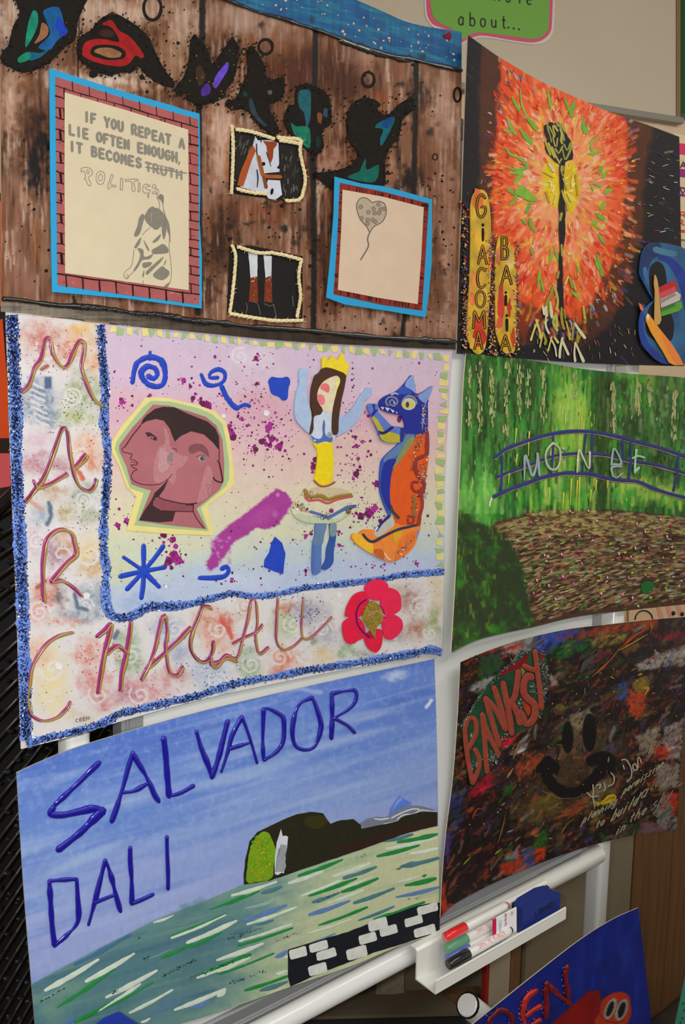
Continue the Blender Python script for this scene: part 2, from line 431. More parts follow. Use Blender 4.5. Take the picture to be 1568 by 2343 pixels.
# strokes of hand-drawn capitals on a unit square (x right, y down)
FONT = {
 'A': [[(0, 1), (.5, 0), (1, 1)], [(.2, .65), (.8, .65)]], 'B': [[(.05, 0), (.05, 1)], [(.05, 0), (.75, .05), (.85, .25), (.7, .45), (.05, .48)], [(.3, .48), (.85, .55), (.95, .78), (.75, .97), (.05, 1)]],
 'C': [[(.95, .15), (.6, 0), (.2, .12), (.02, .5), (.2, .9), (.6, 1), (.95, .85)]], 'E': [[(.95, 0), (.05, 0), (.05, 1), (.95, 1)], [(.05, .5), (.8, .5)]],
 'F': [[(.95, 0), (.05, 0), (.05, 1)], [(.05, .48), (.75, .48)]], 'G': [[(.95, .15), (.6, 0), (.2, .12), (.02, .5), (.2, .9), (.6, 1), (.95, .8), (.95, .55), (.55, .55)]],
 'H': [[(.05, 0), (.05, 1)], [(.95, 0), (.95, 1)], [(.05, .5), (.95, .5)]], 'I': [[(.5, 0), (.5, 1)]], 'L': [[(.05, 0), (.05, 1), (.95, 1)]],
 'M': [[(.02, 1), (.1, 0), (.5, .65), (.9, 0), (.98, 1)]], 'N': [[(.05, 1), (.05, 0), (.95, 1), (.95, 0)]],
 'O': [[(.5, 0), (.12, .18), (.02, .5), (.15, .85), (.5, 1), (.85, .85), (.98, .5), (.88, .18), (.5, 0)]],
 'P': [[(.05, 1), (.05, 0), (.75, .03), (.92, .27), (.7, .5), (.05, .55)]], 'R': [[(.05, 1), (.05, 0), (.75, .03), (.9, .25), (.7, .48), (.05, .52)], [(.45, .52), (.98, 1)]],
 'S': [[(.92, .12), (.5, 0), (.1, .15), (.15, .4), (.5, .5), (.88, .62), (.9, .88), (.5, 1), (.06, .88)]],
 'T': [[(0, 0), (1, 0)], [(.5, 0), (.5, 1)]], 'U': [[(.05, 0), (.05, .7), (.3, 1), (.7, 1), (.95, .7), (.95, 0)]],
 'V': [[(0, 0), (.5, 1), (1, 0)]], 'W': [[(0, 0), (.25, 1), (.5, .3), (.75, 1), (1, 0)]], 'Y': [[(0, 0), (.5, .5), (1, 0)], [(.5, .5), (.5, 1)]], 'K': [[(.05, 0), (.05, 1)], [(.95, 0), (.05, .55)], [(.35, .42), (1, 1)]],
 ',': [[(.5, .85), (.5, 1.0), (.3, 1.2)]], '.': [[(.45, .95), (.55, 1)]], 'D': [[(.05, 0), (.05, 1), (.6, .95), (.95, .5), (.6, .05), (.05, 0)]],
 'a': [[(.85, .4), (.85, 1)], [(.85, .5), (.5, .38), (.15, .55), (.1, .8), (.4, 1), (.85, .85)]], 'b': [[(.1, 0), (.1, 1)], [(.1, .55), (.5, .38), (.9, .6), (.85, .88), (.5, 1), (.1, .9)]],
 'c': [[(.85, .5), (.5, .38), (.12, .6), (.15, .88), (.5, 1), (.88, .9)]], 'd': [[(.85, 0), (.85, 1)], [(.85, .5), (.5, .38), (.15, .55), (.1, .8), (.4, 1), (.85, .85)]],
 'e': [[(.12, .7), (.88, .68), (.8, .45), (.5, .38), (.15, .55), (.15, .88), (.5, 1), (.85, .92)]], 'i': [[(.5, .4), (.5, 1)], [(.5, .15), (.5, .2)]], 'l': [[(.5, 0), (.5, 1)]],
 'm': [[(.05, .4), (.05, 1)], [(.05, .5), (.3, .38), (.48, .55), (.48, 1)], [(.48, .5), (.75, .38), (.95, .55), (.95, 1)]], 'n': [[(.1, .4), (.1, 1)], [(.1, .5), (.5, .38), (.85, .55), (.85, 1)]],
 'o': [[(.5, .38), (.15, .5), (.1, .75), (.3, .97), (.65, .98), (.9, .75), (.85, .48), (.5, .38)]], 'p': [[(.1, .4), (.1, 1.4)], [(.1, .5), (.5, .38), (.9, .6), (.85, .88), (.5, 1), (.1, .9)]],
 'r': [[(.2, .4), (.2, 1)], [(.2, .55), (.5, .38), (.85, .42)]], 's': [[(.82, .45), (.5, .38), (.2, .5), (.5, .68), (.85, .8), (.6, 1), (.15, .93)]], 't': [[(.45, .1), (.45, .9), (.8, 1)], [(.15, .4), (.8, .4)]],
 'u': [[(.12, .4), (.15, .85), (.45, 1), (.85, .85)], [(.85, .4), (.85, 1)]], 'g': [[(.85, .4), (.85, 1.2), (.5, 1.4), (.15, 1.25)], [(.85, .5), (.5, .38), (.15, .55), (.1, .8), (.4, 1), (.85, .85)]],
 'h': [[(.12, 0), (.12, 1)], [(.12, .6), (.5, .4), (.85, .6), (.85, 1)]], 'k': [[(.15, 0), (.15, 1)], [(.8, .4), (.15, .75)], [(.4, .65), (.88, 1)]], 'w': [[(0, .4), (.25, 1), (.5, .5), (.75, 1), (1, .4)]], 'y': [[(.1, .4), (.5, .95)], [(.9, .4), (.5, .95), (.2, 1.35)]], 'v': [[(.05, .4), (.5, 1), (.95, .4)]], 'x': [[(.1, .4), (.9, 1)], [(.9, .4), (.1, 1)]], 'D2': [],
}
def write(pt, text, x0, y0, x1, y1, up, w, color, adv=None, cw=0.72, **kw):
    """text on the baseline (x0,y0)-(x1,y1); up = vector from baseline to cap height"""
    n = len(text); bx, by = (x1 - x0) / n, (y1 - y0) / n
    for i, ch in enumerate(text):
        if ch == ' ' or ch not in FONT: continue
        ox, oy = x0 + bx * (i + (1 - cw) / 2), y0 + by * (i + (1 - cw) / 2)
        for st in FONT[ch]:
            q = [(ox + bx * cw * a + up[0] * (1 - b), oy + by * cw * a + up[1] * (1 - b)) for a, b in st]
            pt.ribbon(q, w, color, smooth=len(q) > 5, step=3, **kw)
# ------------------------------------------------------------------ the room
def plain(name, c, K=1.5, **kw):
    """material from a colour read in the frame (sRGB) times the reciprocal of the light there"""
    l = np.clip(lin(c) * K, 0, .9); s = 255 * np.where(l <= .0031308, l * 12.92, 1.055 * l ** (1 / 2.4) - .055)
    return mat(name, color=s, **kw)
m_wall = plain('painted_wall', (176, 156, 130), 1.8, rough=.8, noise=(6, .04))
m_floor = mat('floor_vinyl', (70, 62, 55), rough=.5, noise=(9, .15))
floor = MB().box((-3, -3.2, -.02), (5, 3.2, 0)).build('floor', m_floor); floor['kind'] = 'structure'
_wd = RW @ np.array([6400 - CX, 1076 - CY, F]); WD = np.array([_wd[0], _wd[1], 0]); WD /= np.linalg.norm(WD)
WN = np.array([WD[1], -WD[0], 0]);  WN = WN if WN[1] < 0 else -WN          # wall normal towards the room
WP = at(1450, 253, -0.80)
def wall_at(px, py, off=0.0):
    r = RW @ np.array([px - CX, py - CY, F]); t = np.dot(WP + WN * off - CAM, WN) / np.dot(r, WN)
    return CAM + r * t
def wq(o, a, b, c, d, off, th):
    """slab on the back wall from four frame corners"""
    f = [wall_at(*p, off) for p in (a, b, c, d)]; g = [p - WN * th for p in f]
    return o.add(f + g, [(0, 3, 2, 1), (4, 5, 6, 7), (0, 1, 5, 4), (1, 2, 6, 5), (2, 3, 7, 6), (3, 0, 4, 7)])
def wall_slab(name, z0, z1, a, b, off, th, m):
    p = WP + WD * a + WN * off; q = WP + WD * b + WN * off; v = []
    for z in (z0, z1):
        for c in (p, q, q - WN * th, p - WN * th): v.append((c[0], c[1], z))
    return MB().add(v, [(3, 2, 1, 0), (4, 5, 6, 7), (0, 1, 5, 4), (1, 2, 6, 5), (2, 3, 7, 6), (3, 0, 4, 7)]).build(name, m)
wb = wall_slab('wall_back', 0, 3.0, -4.5, 2.6, 0, .1, m_wall); wb['kind'] = 'structure'
ce = MB().box((-3, -3.2, 3.0), (5, 3.2, 3.05)).build('ceiling', mat('ceiling_paint', (225, 220, 210), rough=.9)); ce['kind'] = 'structure'

# wall-mounted whiteboard behind, its bottom edge and right trim in view
t = thing('wall_whiteboard', wall_at(1450, 253), 'greyish wall-mounted whiteboard behind, with a bottom lip toned as its grey shadow line and tan side trim', 'whiteboard')
m_wbd = plain('wall_board_enamel', (158, 147, 130), 1.75, rough=.35, noise=(3, .03))
wq(MB(), (300, -700), (1549, -560), (1549, 268), (300, 66), .022, .012).build('panel', m_wbd, t)
m = MB(); wq(m, (300, 68), (1566, 269), (1566, 282), (300, 84), .030, .02)
m.build('shadow_lip', plain('shadow_line_grey', (120, 116, 108), 1.5, rough=.4), t)  # shadow line under the board, put into this strip's grey
wq(MB(), (1549, -560), (1558, -559), (1558, 270), (1549, 268), .026, .02).build('side_trim', plain('tan_trim', (112, 88, 55), 1.6, rough=.5), t)
t = thing('display_board', wall_at(1600, 100), 'dark green display board at the top right edge beside the wall whiteboard', 'board')
wq(MB(), (1559, -560), (1760, -540), (1760, 292), (1559, 262), .012, .008).build('backing', plain('green_felt', (18, 66, 32), 1.6, rough=.9, bump=(400, .3)), t)
wq(MB(), (1559, 258), (1760, 288), (1760, 300), (1559, 268), .018, .012).build('edge_trim', plain('green_edge', (40, 70, 45), 1.6), t)

# laminated speech-bubble sign
def wflat(name, pts, off, th, m, parent, label=None):
    f = [wall_at(x, y, off) for x, y in pts]; g = [p - WN * th for p in f]; n = len(f)
    return mesh(name, f + g, [tuple(range(n))] + [(i, n + i, n + (i + 1) % n, (i + 1) % n) for i in range(n)], m, parent, label=label)
t = thing('speech_bubble_sign', wall_at(1110, 60, .02), 'laminated green speech-bubble sign with pink border reading more about', 'sign')
S = 4.612
out = T([(70, -220), (75, 60), (90, 170), (140, 250), (230, 290), (330, 330), (370, 400), (430, 450), (450, 450), (520, 410), (640, 375), (760, 385), (900, 410), (1060, 435), (1200, 447), (1300, 420), (1380, 340), (1400, 220), (1415, -220)], S, 960, 0)
inn = T([(118, -220), (120, 60), (140, 160), (180, 220), (260, 265), (350, 310), (385, 385), (430, 425), (500, 385), (560, 355), (660, 345), (900, 375), (1080, 400), (1200, 412), (1290, 390), (1355, 320), (1370, 220), (1382, -220)], S, 960, 0)
lam = T([(50, -220), (55, 80), (75, 200), (150, 290), (250, 330), (350, 420), (430, 480), (540, 420), (700, 400), (1000, 445), (1200, 470), (1330, 445), (1405, 360), (1425, 200), (1430, -220)], S, 960, 0)
m_lam = mat('laminate', (225, 215, 205), rough=.15, spec=.6, coat=.5)
wflat('laminate', cr(lam, step=6), .0240, .0008, m_lam, t)
wflat('border', cr(out, step=6), .0248, .0006, plain('sign_pink', (178, 66, 100), 1.7, rough=.3, coat=.4), t, 'pink border')
wflat('face', cr(inn, step=6), .0256, .0006, plain('sign_green', (92, 138, 58), 1.75, rough=.3, coat=.4), t)
lt = MB()
def wtext(mb, text, x0, y0, adv, slope, hh, wpx, off=.0262):
    for i, ch in enumerate(text):
        for st in FONT.get(ch, []):
            ox, oy = x0 + adv[i], y0 + adv[i] * slope
            wd = 13 if ch != 'm' else 22
            q = cr([(ox + wd * a, oy - hh * (1 - b) + wd * a * slope) for a, b in st], step=2) if len(st) > 4 else lines([(ox + wd * a, oy - hh * (1 - b) + wd * a * slope) for a, b in st], 3)
            d = np.gradient(q, axis=0); d /= np.hypot(*d.T)[:, None] + 1e-9; nn = np.stack([-d[:, 1], d[:, 0]], -1) * wpx / 2
            L = [wall_at(*p, off) for p in q + nn]; R = [wall_at(*p, off) for p in q - nn]; n = len(q)
            mb.add(L + R, [(j, j + 1, n + j + 1, n + j) for j in range(n - 1)])
wtext(lt, 'more', 1122, 0, [0, 35, 65, 83], .115, 36, 3.4)
wtext(lt, 'about', 1049, 57, [0, 26, 50, 75, 98], .075, 31, 3.4)
for k, (x, y) in enumerate([(1164, 63), (1176, 65), (1188, 67)]):
    lt.add([wall_at(x + 2.6 * math.cos(a), y + 2.6 * math.sin(a), .0262) for a in np.arange(8) * math.pi / 4], [tuple(range(8))])
lt.build('lettering', plain('sign_ink', (28, 38, 22), 1.5, rough=.5), t, None, 'stuff')

# things seen past the right-hand ends of the cards
t = thing('notice', wall_at(1575, 420, .01), 'cream notice with pink bands and purple lettering at the right edge', 'notice')
wq(MB(), (1540, 305), (1700, 330), (1700, 560), (1540, 545), .012, .008).build('paper', plain('notice_cream', (205, 178, 140), 1.7), t)
b = MB()
for y0, y1 in ((327, 352),): wq(b, (1540, y0 - 2), (1700, y0 + 22), (1700, y1 + 22), (1540, y1 - 2), .014, .002)
b.build('band', plain('band_pink', (196, 40, 92), 1.7), t, 'pink band')
b = MB()
for y0, y1 in ((386, 404), (427, 431), (443, 448)): wq(b, (1540, y0 - 2), (1700, y0 + 18), (1700, y1 + 18), (1540, y1 - 2), .0142, .002)
b.build('band', plain('band_purple', (135, 30, 110), 1.7), t, 'purple band')
b = MB()
wtext(b, 'A', 1558, 384, [0], .1, 15, 2.6, .0146); wtext(b, 'VI', 1557, 443, [0, 13], .1, 12, 2.4, .0146)
b.build('lettering', plain('notice_ink', (90, 20, 80), 1.6), t, None, 'stuff')
b = MB(); wtext(b, 'RE', 1558, 496, [0, 13], .1, 11, 2.2, .0146); wtext(b, 'RA', 1553, 514, [0, 15], .1, 11, 2.2, .0146)
wq(b, (1556, 525), (1700, 540), (1700, 546), (1556, 531), .0146, .001)
b.build('lettering', plain('notice_red', (205, 60, 45), 1.6), t, 'red lettering', 'stuff')
t = thing('striped_paper', wall_at(1500, 1400, .01), 'cream paper with faint pink stripes and a black ring between the right-hand cards', 'paper')
wq(MB(), (1440, 1340), (1640, 1330), (1640, 1450), (1440, 1455), .012, .006).build('sheet', plain('paper_cream', (196, 160, 128), 1.8), t)
b = MB()
for x in (1500, 1522, 1546): wq(b, (x, 1380), (x + 9, 1379), (x + 22, 1420), (x + 12, 1421), .0135, .001)
b.build('stripe', plain('stripe_pink', (200, 130, 112), 1.8), t, 'faint pink stripes')
b = MB(); q = [(1474 + 20 * math.cos(a), 1418 + 21 * math.sin(a)) for a in np.linspace(math.pi, 2.15 * math.pi, 22)]
f = [wall_at(*p, .014) for p in q]; b.tube(f, .0022, 6)
for x, y in ((1541, 1403), (1561, 1405)): b.ball(wall_at(x, y, .014), .008, 6, 4)
b.build('ring', plain('ring_ink', (25, 25, 22), 1.5), t, 'black ring and dots', 'stuff')

# wooden cupboard on the right, beige cupboard under the board
m_wood = plain('cupboard_wood', (72, 46, 22), 2.3, rough=.55, noise=(14, .22), stretch=(6, 6, .35), bump=(60, .1))
def bq(mb, a, b, c, d, h, th):
    """slab parallel to the board from four frame corners"""
    f = [at(*p, h) for p in (a, b, c, d)]; g = [p + np.array([0, th, 0]) for p in f]
    return mb.add(f + g, [(0, 3, 2, 1), (4, 5, 6, 7), (0, 1, 5, 4), (1, 2, 6, 5), (2, 3, 7, 6), (3, 0, 4, 7)])
p0, p1 = at(1426, 2000, -.28), at(1900, 2000, -.28)
ztop = at(1500, 1600, -.28)[2]
t = thing('wooden_cupboard', (p0[0], p0[1], 0), 'brown wood-grained cupboard standing at the right behind the whiteboard stand', 'cupboard')
MB().box((p0[0], p0[1], .04), (p0[0] + .55, p0[1] + .4, ztop), .003).build('body', m_wood, t)
MB().box((p0[0] + .02, p0[1] - .018, .06), (p0[0] + .20, p0[1] - .001, ztop - .015), .002).build('door', m_wood, t)
MB().box((p0[0] + .204, p0[1] - .018, .06), (p0[0] + .53, p0[1] - .001, ztop - .015), .002).build('door', m_wood, t)
MB().box((p0[0] - .014, p0[1] - .02, .04), (p0[0] - .001, p0[1] + .02, ztop)).build('edge_strip', plain('edge_metal', (110, 100, 85), 1.8, rough=.4), t, 'pale metal edge strip')
MB().box((p0[0] + .01, p0[1] + .02, 0), (p0[0] + .54, p0[1] + .39, .04)).build('plinth', m_wood, t)
q0 = at(560, 2200, -.24); q1 = at(1420, 2000, -.24)
t = thing('low_cupboard', (q0[0], q0[1], 0), 'beige low cupboard in shadow under and behind the whiteboard', 'cupboard')
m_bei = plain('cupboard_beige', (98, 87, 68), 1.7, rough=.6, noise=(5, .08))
X0, X1, Y = q0[0] - .05, q1[0] + .06, q0[1]
X1 = p0[0] - .03; zc0 = .12
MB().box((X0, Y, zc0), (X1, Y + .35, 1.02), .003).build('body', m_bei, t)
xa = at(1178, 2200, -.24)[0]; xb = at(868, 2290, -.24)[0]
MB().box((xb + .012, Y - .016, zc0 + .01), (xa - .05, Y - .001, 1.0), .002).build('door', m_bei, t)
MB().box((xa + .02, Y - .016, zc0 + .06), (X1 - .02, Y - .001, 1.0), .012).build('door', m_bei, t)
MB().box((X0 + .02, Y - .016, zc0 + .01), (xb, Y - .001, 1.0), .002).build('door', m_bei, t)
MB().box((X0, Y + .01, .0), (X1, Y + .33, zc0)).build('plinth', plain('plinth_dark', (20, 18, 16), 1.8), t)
m_post = plain('post_wood', (84, 58, 34), 2.0, rough=.6, noise=(20, .2), stretch=(4, 4, .4))
t = thing('wooden_easel', tuple(at(1180, 2300, -.18)[:2]) + (0,), 'dark wooden easel frame standing behind the whiteboard rail', 'easel')
a = at(1170, 2250, -.18); c = at(1191, 2250, -.18)
MB().box((a[0], a[1], .0), (c[0], a[1] + .02, 1.0), .003).build('post', m_post, t)
a = at(1118, 2250, -.155); c = at(1167, 2250, -.155)
MB().box((a[0], a[1], .0), (c[0], a[1] + .015, .98), .002).build('board', plain('easel_board', (128, 116, 94), 1.9, rough=.7, noise=(8, .08)), t, 'grey-beige upright board')
a = at(1112, 2250, -.145); c = at(1119, 2250, -.145)
MB().box((a[0], a[1], .0), (c[0], a[1] + .01, .98)).build('edging', plain('red_edging', (120, 22, 16), 1.9), t, 'thin red edging')
m = MB(); bq(m, (925, 2283), (1112, 2268), (1112, 2312), (925, 2322), -.185, .02); m.build('crossbar', m_post, t)
m = MB(); bq(m, (872, 2232), (925, 2212), (925, 2330), (872, 2343), -.20, .012)
m.build('cloth', plain('dust_cloth', (120, 106, 82), 1.8, rough=.9, bump=(60, .8, .004)), t, 'wrinkled beige cloth strip')

t = thing('dark_slab', tuple(at(700, 2340, -.10)[:2]) + (0,), 'low dark slab added for the dark floor strip under the whiteboard at the bottom of the picture', 'slab')
m = MB(); bq(m, (470, 2336), (1065, 2322), (1065, 2560), (470, 2580), -.10, .05); m.build('slab_face', plain('slab_black', (18, 15, 13), 1.6, rough=.7), t)  # dark slab put in where the floor strip reads dark
m = MB(); bq(m, (470, 2332), (1068, 2317), (1068, 2324), (470, 2339), -.095, .06); m.build('rim', plain('slab_rim', (74, 64, 48), 1.6, rough=.9, bump=(200, .6)), t, 'frayed brownish rim')
# left background: warm panels on a dark unit, and the dark beaded screen below them
m_or = plain('orange_card', (236, 66, 8), 1.5, rough=.5, noise=(4, .06))
t = thing('orange_panel', at(0, 700, -.30), 'bright orange panel at the left edge behind the hanging cards', 'panel')
m = MB(); bq(m, (-260, 760), (6, 730), (26, 1006), (-260, 1010), -.30, .01); m.build('lower_sheet', m_or, t)
m = MB(); bq(m, (-260, 470), (5, 460), (5, 700), (-260, 720), -.30, .01); m.build('upper_sheet', m_or, t)
m = MB(); bq(m, (-260, 455), (24, 440), (60, 1012), (-260, 1020), -.315, .012); m.build('backing', plain('unit_dark', (26, 18, 16), 1.5, rough=.5), t)
m = MB(); bq(m, (-260, 1008), (34, 1003), (34, 1035), (-260, 1040), -.285, .03); m.build('ledge', plain('ledge_dark', (38, 20, 16), 1.5, rough=.4), t, 'dark brown ledge')
t = thing('pink_panel', at(0, 1090, -.30), 'salmon pink panel under the dark ledge at the left edge', 'panel')
m = MB(); bq(m, (-260, 1040), (60, 1035), (64, 1200), (-260, 1220), -.30, .01); m.build('sheet', plain('salmon', (226, 84, 84), 1.4, rough=.6, noise=(3, .12)), t)
t = thing('cane_screen', tuple(at(80, 2000, -.2)[:2]) + (0,), 'very dark cane screen with slanting rods and glossy beads at the lower left', 'screen')
m_dk = plain('screen_dark', (9, 8, 8), 1.3, rough=.6)
m = MB(); bq(m, (-700, 1240), (330, 1062), (350, 2900), (-700, 2900), -.24, .01); m.build('backing', m_dk, t)
m = MB(); g = MB(); r2 = random.Random(4)
for k in range(46):
    y0 = 1180 + k * 46; sl = 0.62 + k * 0.045
    a = at(-60, y0 + 60 * sl, -.205); b = at(330, y0 - 330 * sl, -.205)
    # rods stop under the top edge of the screen
    pts = [(x, y0 - x * sl) for x in np.linspace(-80, 320, 18) if y0 - x * sl > 1138 - max(0, x) * .5]
    if len(pts) > 1:
        m.tube([at(x, y, -.205 + .004 * math.sin(x * .05)) for x, y in pts], .0022, 6)
        for x, y in pts:
            for dx in (6, 30):
                if r2.random() < .5:
                    yy = y + 22
                    g.ball(at(x + dx + r2.uniform(-4, 4), yy, -.20), r2.uniform(.0022, .0042), 6, 4, (1.4, 1, .8))
m.build('cane_rod', plain('cane_brown', (34, 22, 14), 1.1, rough=.45), t, 'thin brown slanting rods', 'stuff')
g.build('bead', plain('bead_black', (28, 28, 30), 1.3, rough=.12, coat=.8), t, 'small glossy black beads', 'stuff')
m = MB(); m.tube([at(-40, 1195, -.19), at(20, 1140, -.19), at(60, 1100, -.19)], .008, 10); m.build('top_tube', mat('gloss_black', (14, 13, 13), rough=.15, coat=.6), t)

# ------------------------------------------------------------------ the mobile whiteboard
xl, xr = at(275, 1690)[0], at(1404, 835)[0]
zb = EZ - .746; zt = at(1063, 276)[2]
zrail = at(955, 2185)[2]
t = thing('mobile_whiteboard', (0.83, 0.02, 0), 'white mobile whiteboard on a stand carrying the six hung art cards', 'whiteboard')
m_enam = plain('board_white', (190, 192, 190), 1.22, rough=.22, spec=.5, noise=(2, .015))
m_alu = plain('aluminium', (120, 122, 124), 1.45, rough=.35, metal=.35)
m_wht = plain('stand_white', (200, 200, 196), 1.35, rough=.25, coat=.3)
fw = .026
MB().box((xl + fw - .004, 0.0015, zb + fw - .004), (xr - fw * .6, 0.014, zt - fw)).build('panel', m_enam, t)
def frame_prof(sgn=1):
    return [(-.003, 0), (-.004, .004), (-.0025, .006), (-.004, .008), (-.0025, .010), (-.004, .012), (-.004, fw - .002), (-.001, fw), (.018, fw), (.018, 0)]
for nm, x0, d in (('left', xl, 1), ('right', xr, -1)):
    pr = [(x0 + d * q, y) for y, q in frame_prof()]
    if nm == 'right': pr = [(x0 + d * q * .65, y) for y, q in frame_prof()]
    v = []
    for z in (zb, zt): v += [(a, b_, z) for a, b_ in pr]
    n = len(pr)
    MB().add(v, [tuple(range(n)), tuple(range(2 * n - 1, n - 1, -1))] + [(i, n + i, n + (i + 1) % n, (i + 1) % n) for i in range(n)]).build('frame_side', m_alu, t)
for z0, d in ((zb, 1), (zt, -1)):
    MB().prism([(y, z0 + d * q) for y, q in frame_prof()], xl + .001, xr - .001).build('frame_rail', m_alu, t)
def post(px0, x0, wd):
    m = MB(); r = .008; pr = []
    for cx_, cy_, a0 in ((x0 + wd - r, .006 + r, -90), (x0 + wd - r, .04 - r, 0), (x0 + r, .04 - r, 90), (x0 + r, .006 + r, 180)):
        for k in range(5): a = math.radians(a0 + k * 22.5); pr.append((cx_ + r * math.cos(a), cy_ + r * math.sin(a)))
    m.prism(pr, .05, zt, 2); return m.build('post', m_wht, t, smooth=True)
pl = post(0, at(160, 1670)[0], .026); prr = post(0, 1.298, .034)
def rail(z, a, b, y, r, nm='rail', flat=1.0):
    m = MB(); m.tube([(a, y, z), (a + .004, y, z), (b - .004, y, z), (b, y, z)], [r * .8, r, r, r * .8], 20, flat=flat)
    return m.build(nm, m_wht, t, smooth=True)
rail(zrail, at(160, 1670)[0] + .02, 1.300, .012, .0165)
rail(.55, .36, 1.300, .022, .015)
e = at(1085, 2312, .0)
m = MB(); m.tube([at(1068, 2298, .0), at(1073, 2302, .0), at(1150, 2362, .0), at(1300, 2480, .0)], [.016, .0188, .0188, .0188], 16)
m.build('brace', m_wht, t, 'white diagonal brace with a black collar', smooth=True)
m = MB(); m.tube([at(1070, 2299.5, 0), at(1072, 2301, 0)], .0196, 16); m.build('collar', mat('gloss_black'), t)
for x in (at(160, 1670)[0] + .013, 1.315):
    m = MB(); m.tube([(x, -.30, .05), (x, .15, .05)], .02, 12); m.build('foot', m_wht, t, smooth=True)
    for y in (-.28, .13):
        m = MB(); m.tube([(x - .012, y, .028), (x + .012, y, .028)], .028, 16); m.build('castor', mat('gloss_black'), t)

# ------------------------------------------------------------------ pen tray and what lies in it
zt0 = EZ - .760
xa, xb = at(958, 2162, .022)[0], at(1293, 2072, .055)[0]
yb, yf = -.020, -.058           # back plate and lip
zf = at(966, 2236, .02)[2]      # tray floor
m_tr = plain('tray_white', (198, 197, 190), 1.45, rough=.3, coat=.2)
t = thing('pen_tray', (xa, yb, zf), 'folded white metal pen tray hooked over the whiteboard rail', 'tray')
th = .0022; zl = zf + .019; zk = zf + .044
prof = [(yb, zf + th), (yb, zk), (yb + .004, zk + .003), (yb + .014, zk + .003), (yb + .014, zk + .001), (yb + .005, zk + .001), (yb + th, zk - .002), (yb + th, zf), (yf, zf), (yf, zl), (yf + th, zl + .001), (yf + th, zf + th)]
MB().prism(prof, xa, xb).build('body', m_tr, t)
m = MB(); m.tube([(xa + .002, yf + .0011, zl), (xb - .002, yf + .0011, zl)], .0018, 8); m.build('lip_edge', m_tr, t)

def marker(name, label, capcol, x0, y, z, text=None, L=.135, r=.0070, yaw=0.0):
    t = thing(name, (x0, y, z), label, 'marker pen', 'whiteboard markers in the pen tray')
    ax = Vector((math.cos(yaw), math.sin(yaw), 0)); o = Vector((x0, y, z))
    P_ = lambda s: o + ax * s
    body = MB(); body.tube([P_(.040), P_(.044), P_(L - .006), P_(L)], [r * .9, r, r, r * .8], 16); body.build('barrel', mat('marker_white', (232, 230, 226), rough=.25, coat=.3), t, smooth=True)
    cp = MB(); cp.tube([P_(0), P_(.001), P_(.010), P_(.012), P_(.042), P_(.043)], [r * .75, r * .98, r * 1.0, r * 1.06, r * 1.12, r * 1.0], 16); cp.build('cap', plain('cap_%s' % name, capcol, 1.6, rough=.25, coat=.4), t, smooth=True)
    e = MB(); e.tube([P_(L - .0005), P_(L + .003)], r * .7, 14); e.build('end_plug', plain('cap_%s' % name, capcol), t)
    if text:
        lt = MB(); n = len(text); w0 = .0022
        for i, ch in enumerate(text):
            for st in FONT.get(ch, []):
                q = [(.060 + .0042 * (i + a * .72), (b - .5) * .0055) for a, b in st]
                v = []
                for (a1, b1), (a2, b2) in zip(q[:-1], q[1:]):
                    dd = math.hypot(a2 - a1, b2 - b1) + 1e-9; nx, ny = -(b2 - b1) / dd * .00038, (a2 - a1) / dd * .00038
                    vs = []
                    for (aa, bb) in ((a1 + nx, b1 + ny), (a2 + nx, b2 + ny), (a2 - nx, b2 - ny), (a1 - nx, b1 - ny)):
                        th_ = math.radians(52) - bb / r
                        vs.append(P_(aa) + Vector((0, -math.cos(th_) * (r + .0002), math.sin(th_) * (r + .0002))))
                    lt.add(vs, [(0, 1, 2, 3)])
        lt.build('lettering', plain('marker_print', (190, 30, 60), 1.6), t)
    return t
mx = xa + .052; zz = zf + th
def mk(lab, col, px, py, y, text=None):
    p = at(px, py, -y); return marker('whiteboard_marker', lab, col, p[0], y, p[2], text)
mk('whiteboard marker with a red cap, topmost in the tray', (186, 24, 24), 1018, 2146, yb - .011)
mk('whiteboard marker with a green cap lying below the red one', (16, 120, 74), 1021, 2172, yb - .0135, 'DRYWIPE')
mk('whiteboard marker with a blue cap between the green and black ones', (24, 50, 160), 1025, 2193, yb - .0165)
mk('whiteboard marker with a black cap lying against the tray lip', (14, 13, 15), 1025, 2208, yf + .0095, 'DRYWIPE MARKER')
# give each cap a colour of its own
cc = [(186, 24, 24), (16, 120, 74), (24, 50, 160), (14, 13, 15)]
for i, o in enumerate([o for o in scene.objects if o.name.startswith('whiteboard_marker')]):
    mm = plain(('cap_red', 'cap_green', 'cap_blue', 'cap_black')[i], cc[i], 1.6, rough=.25, coat=.4)
    for ch in o.children:
        if ch.name.startswith(('cap', 'end_plug')): ch.data.materials[0] = mm
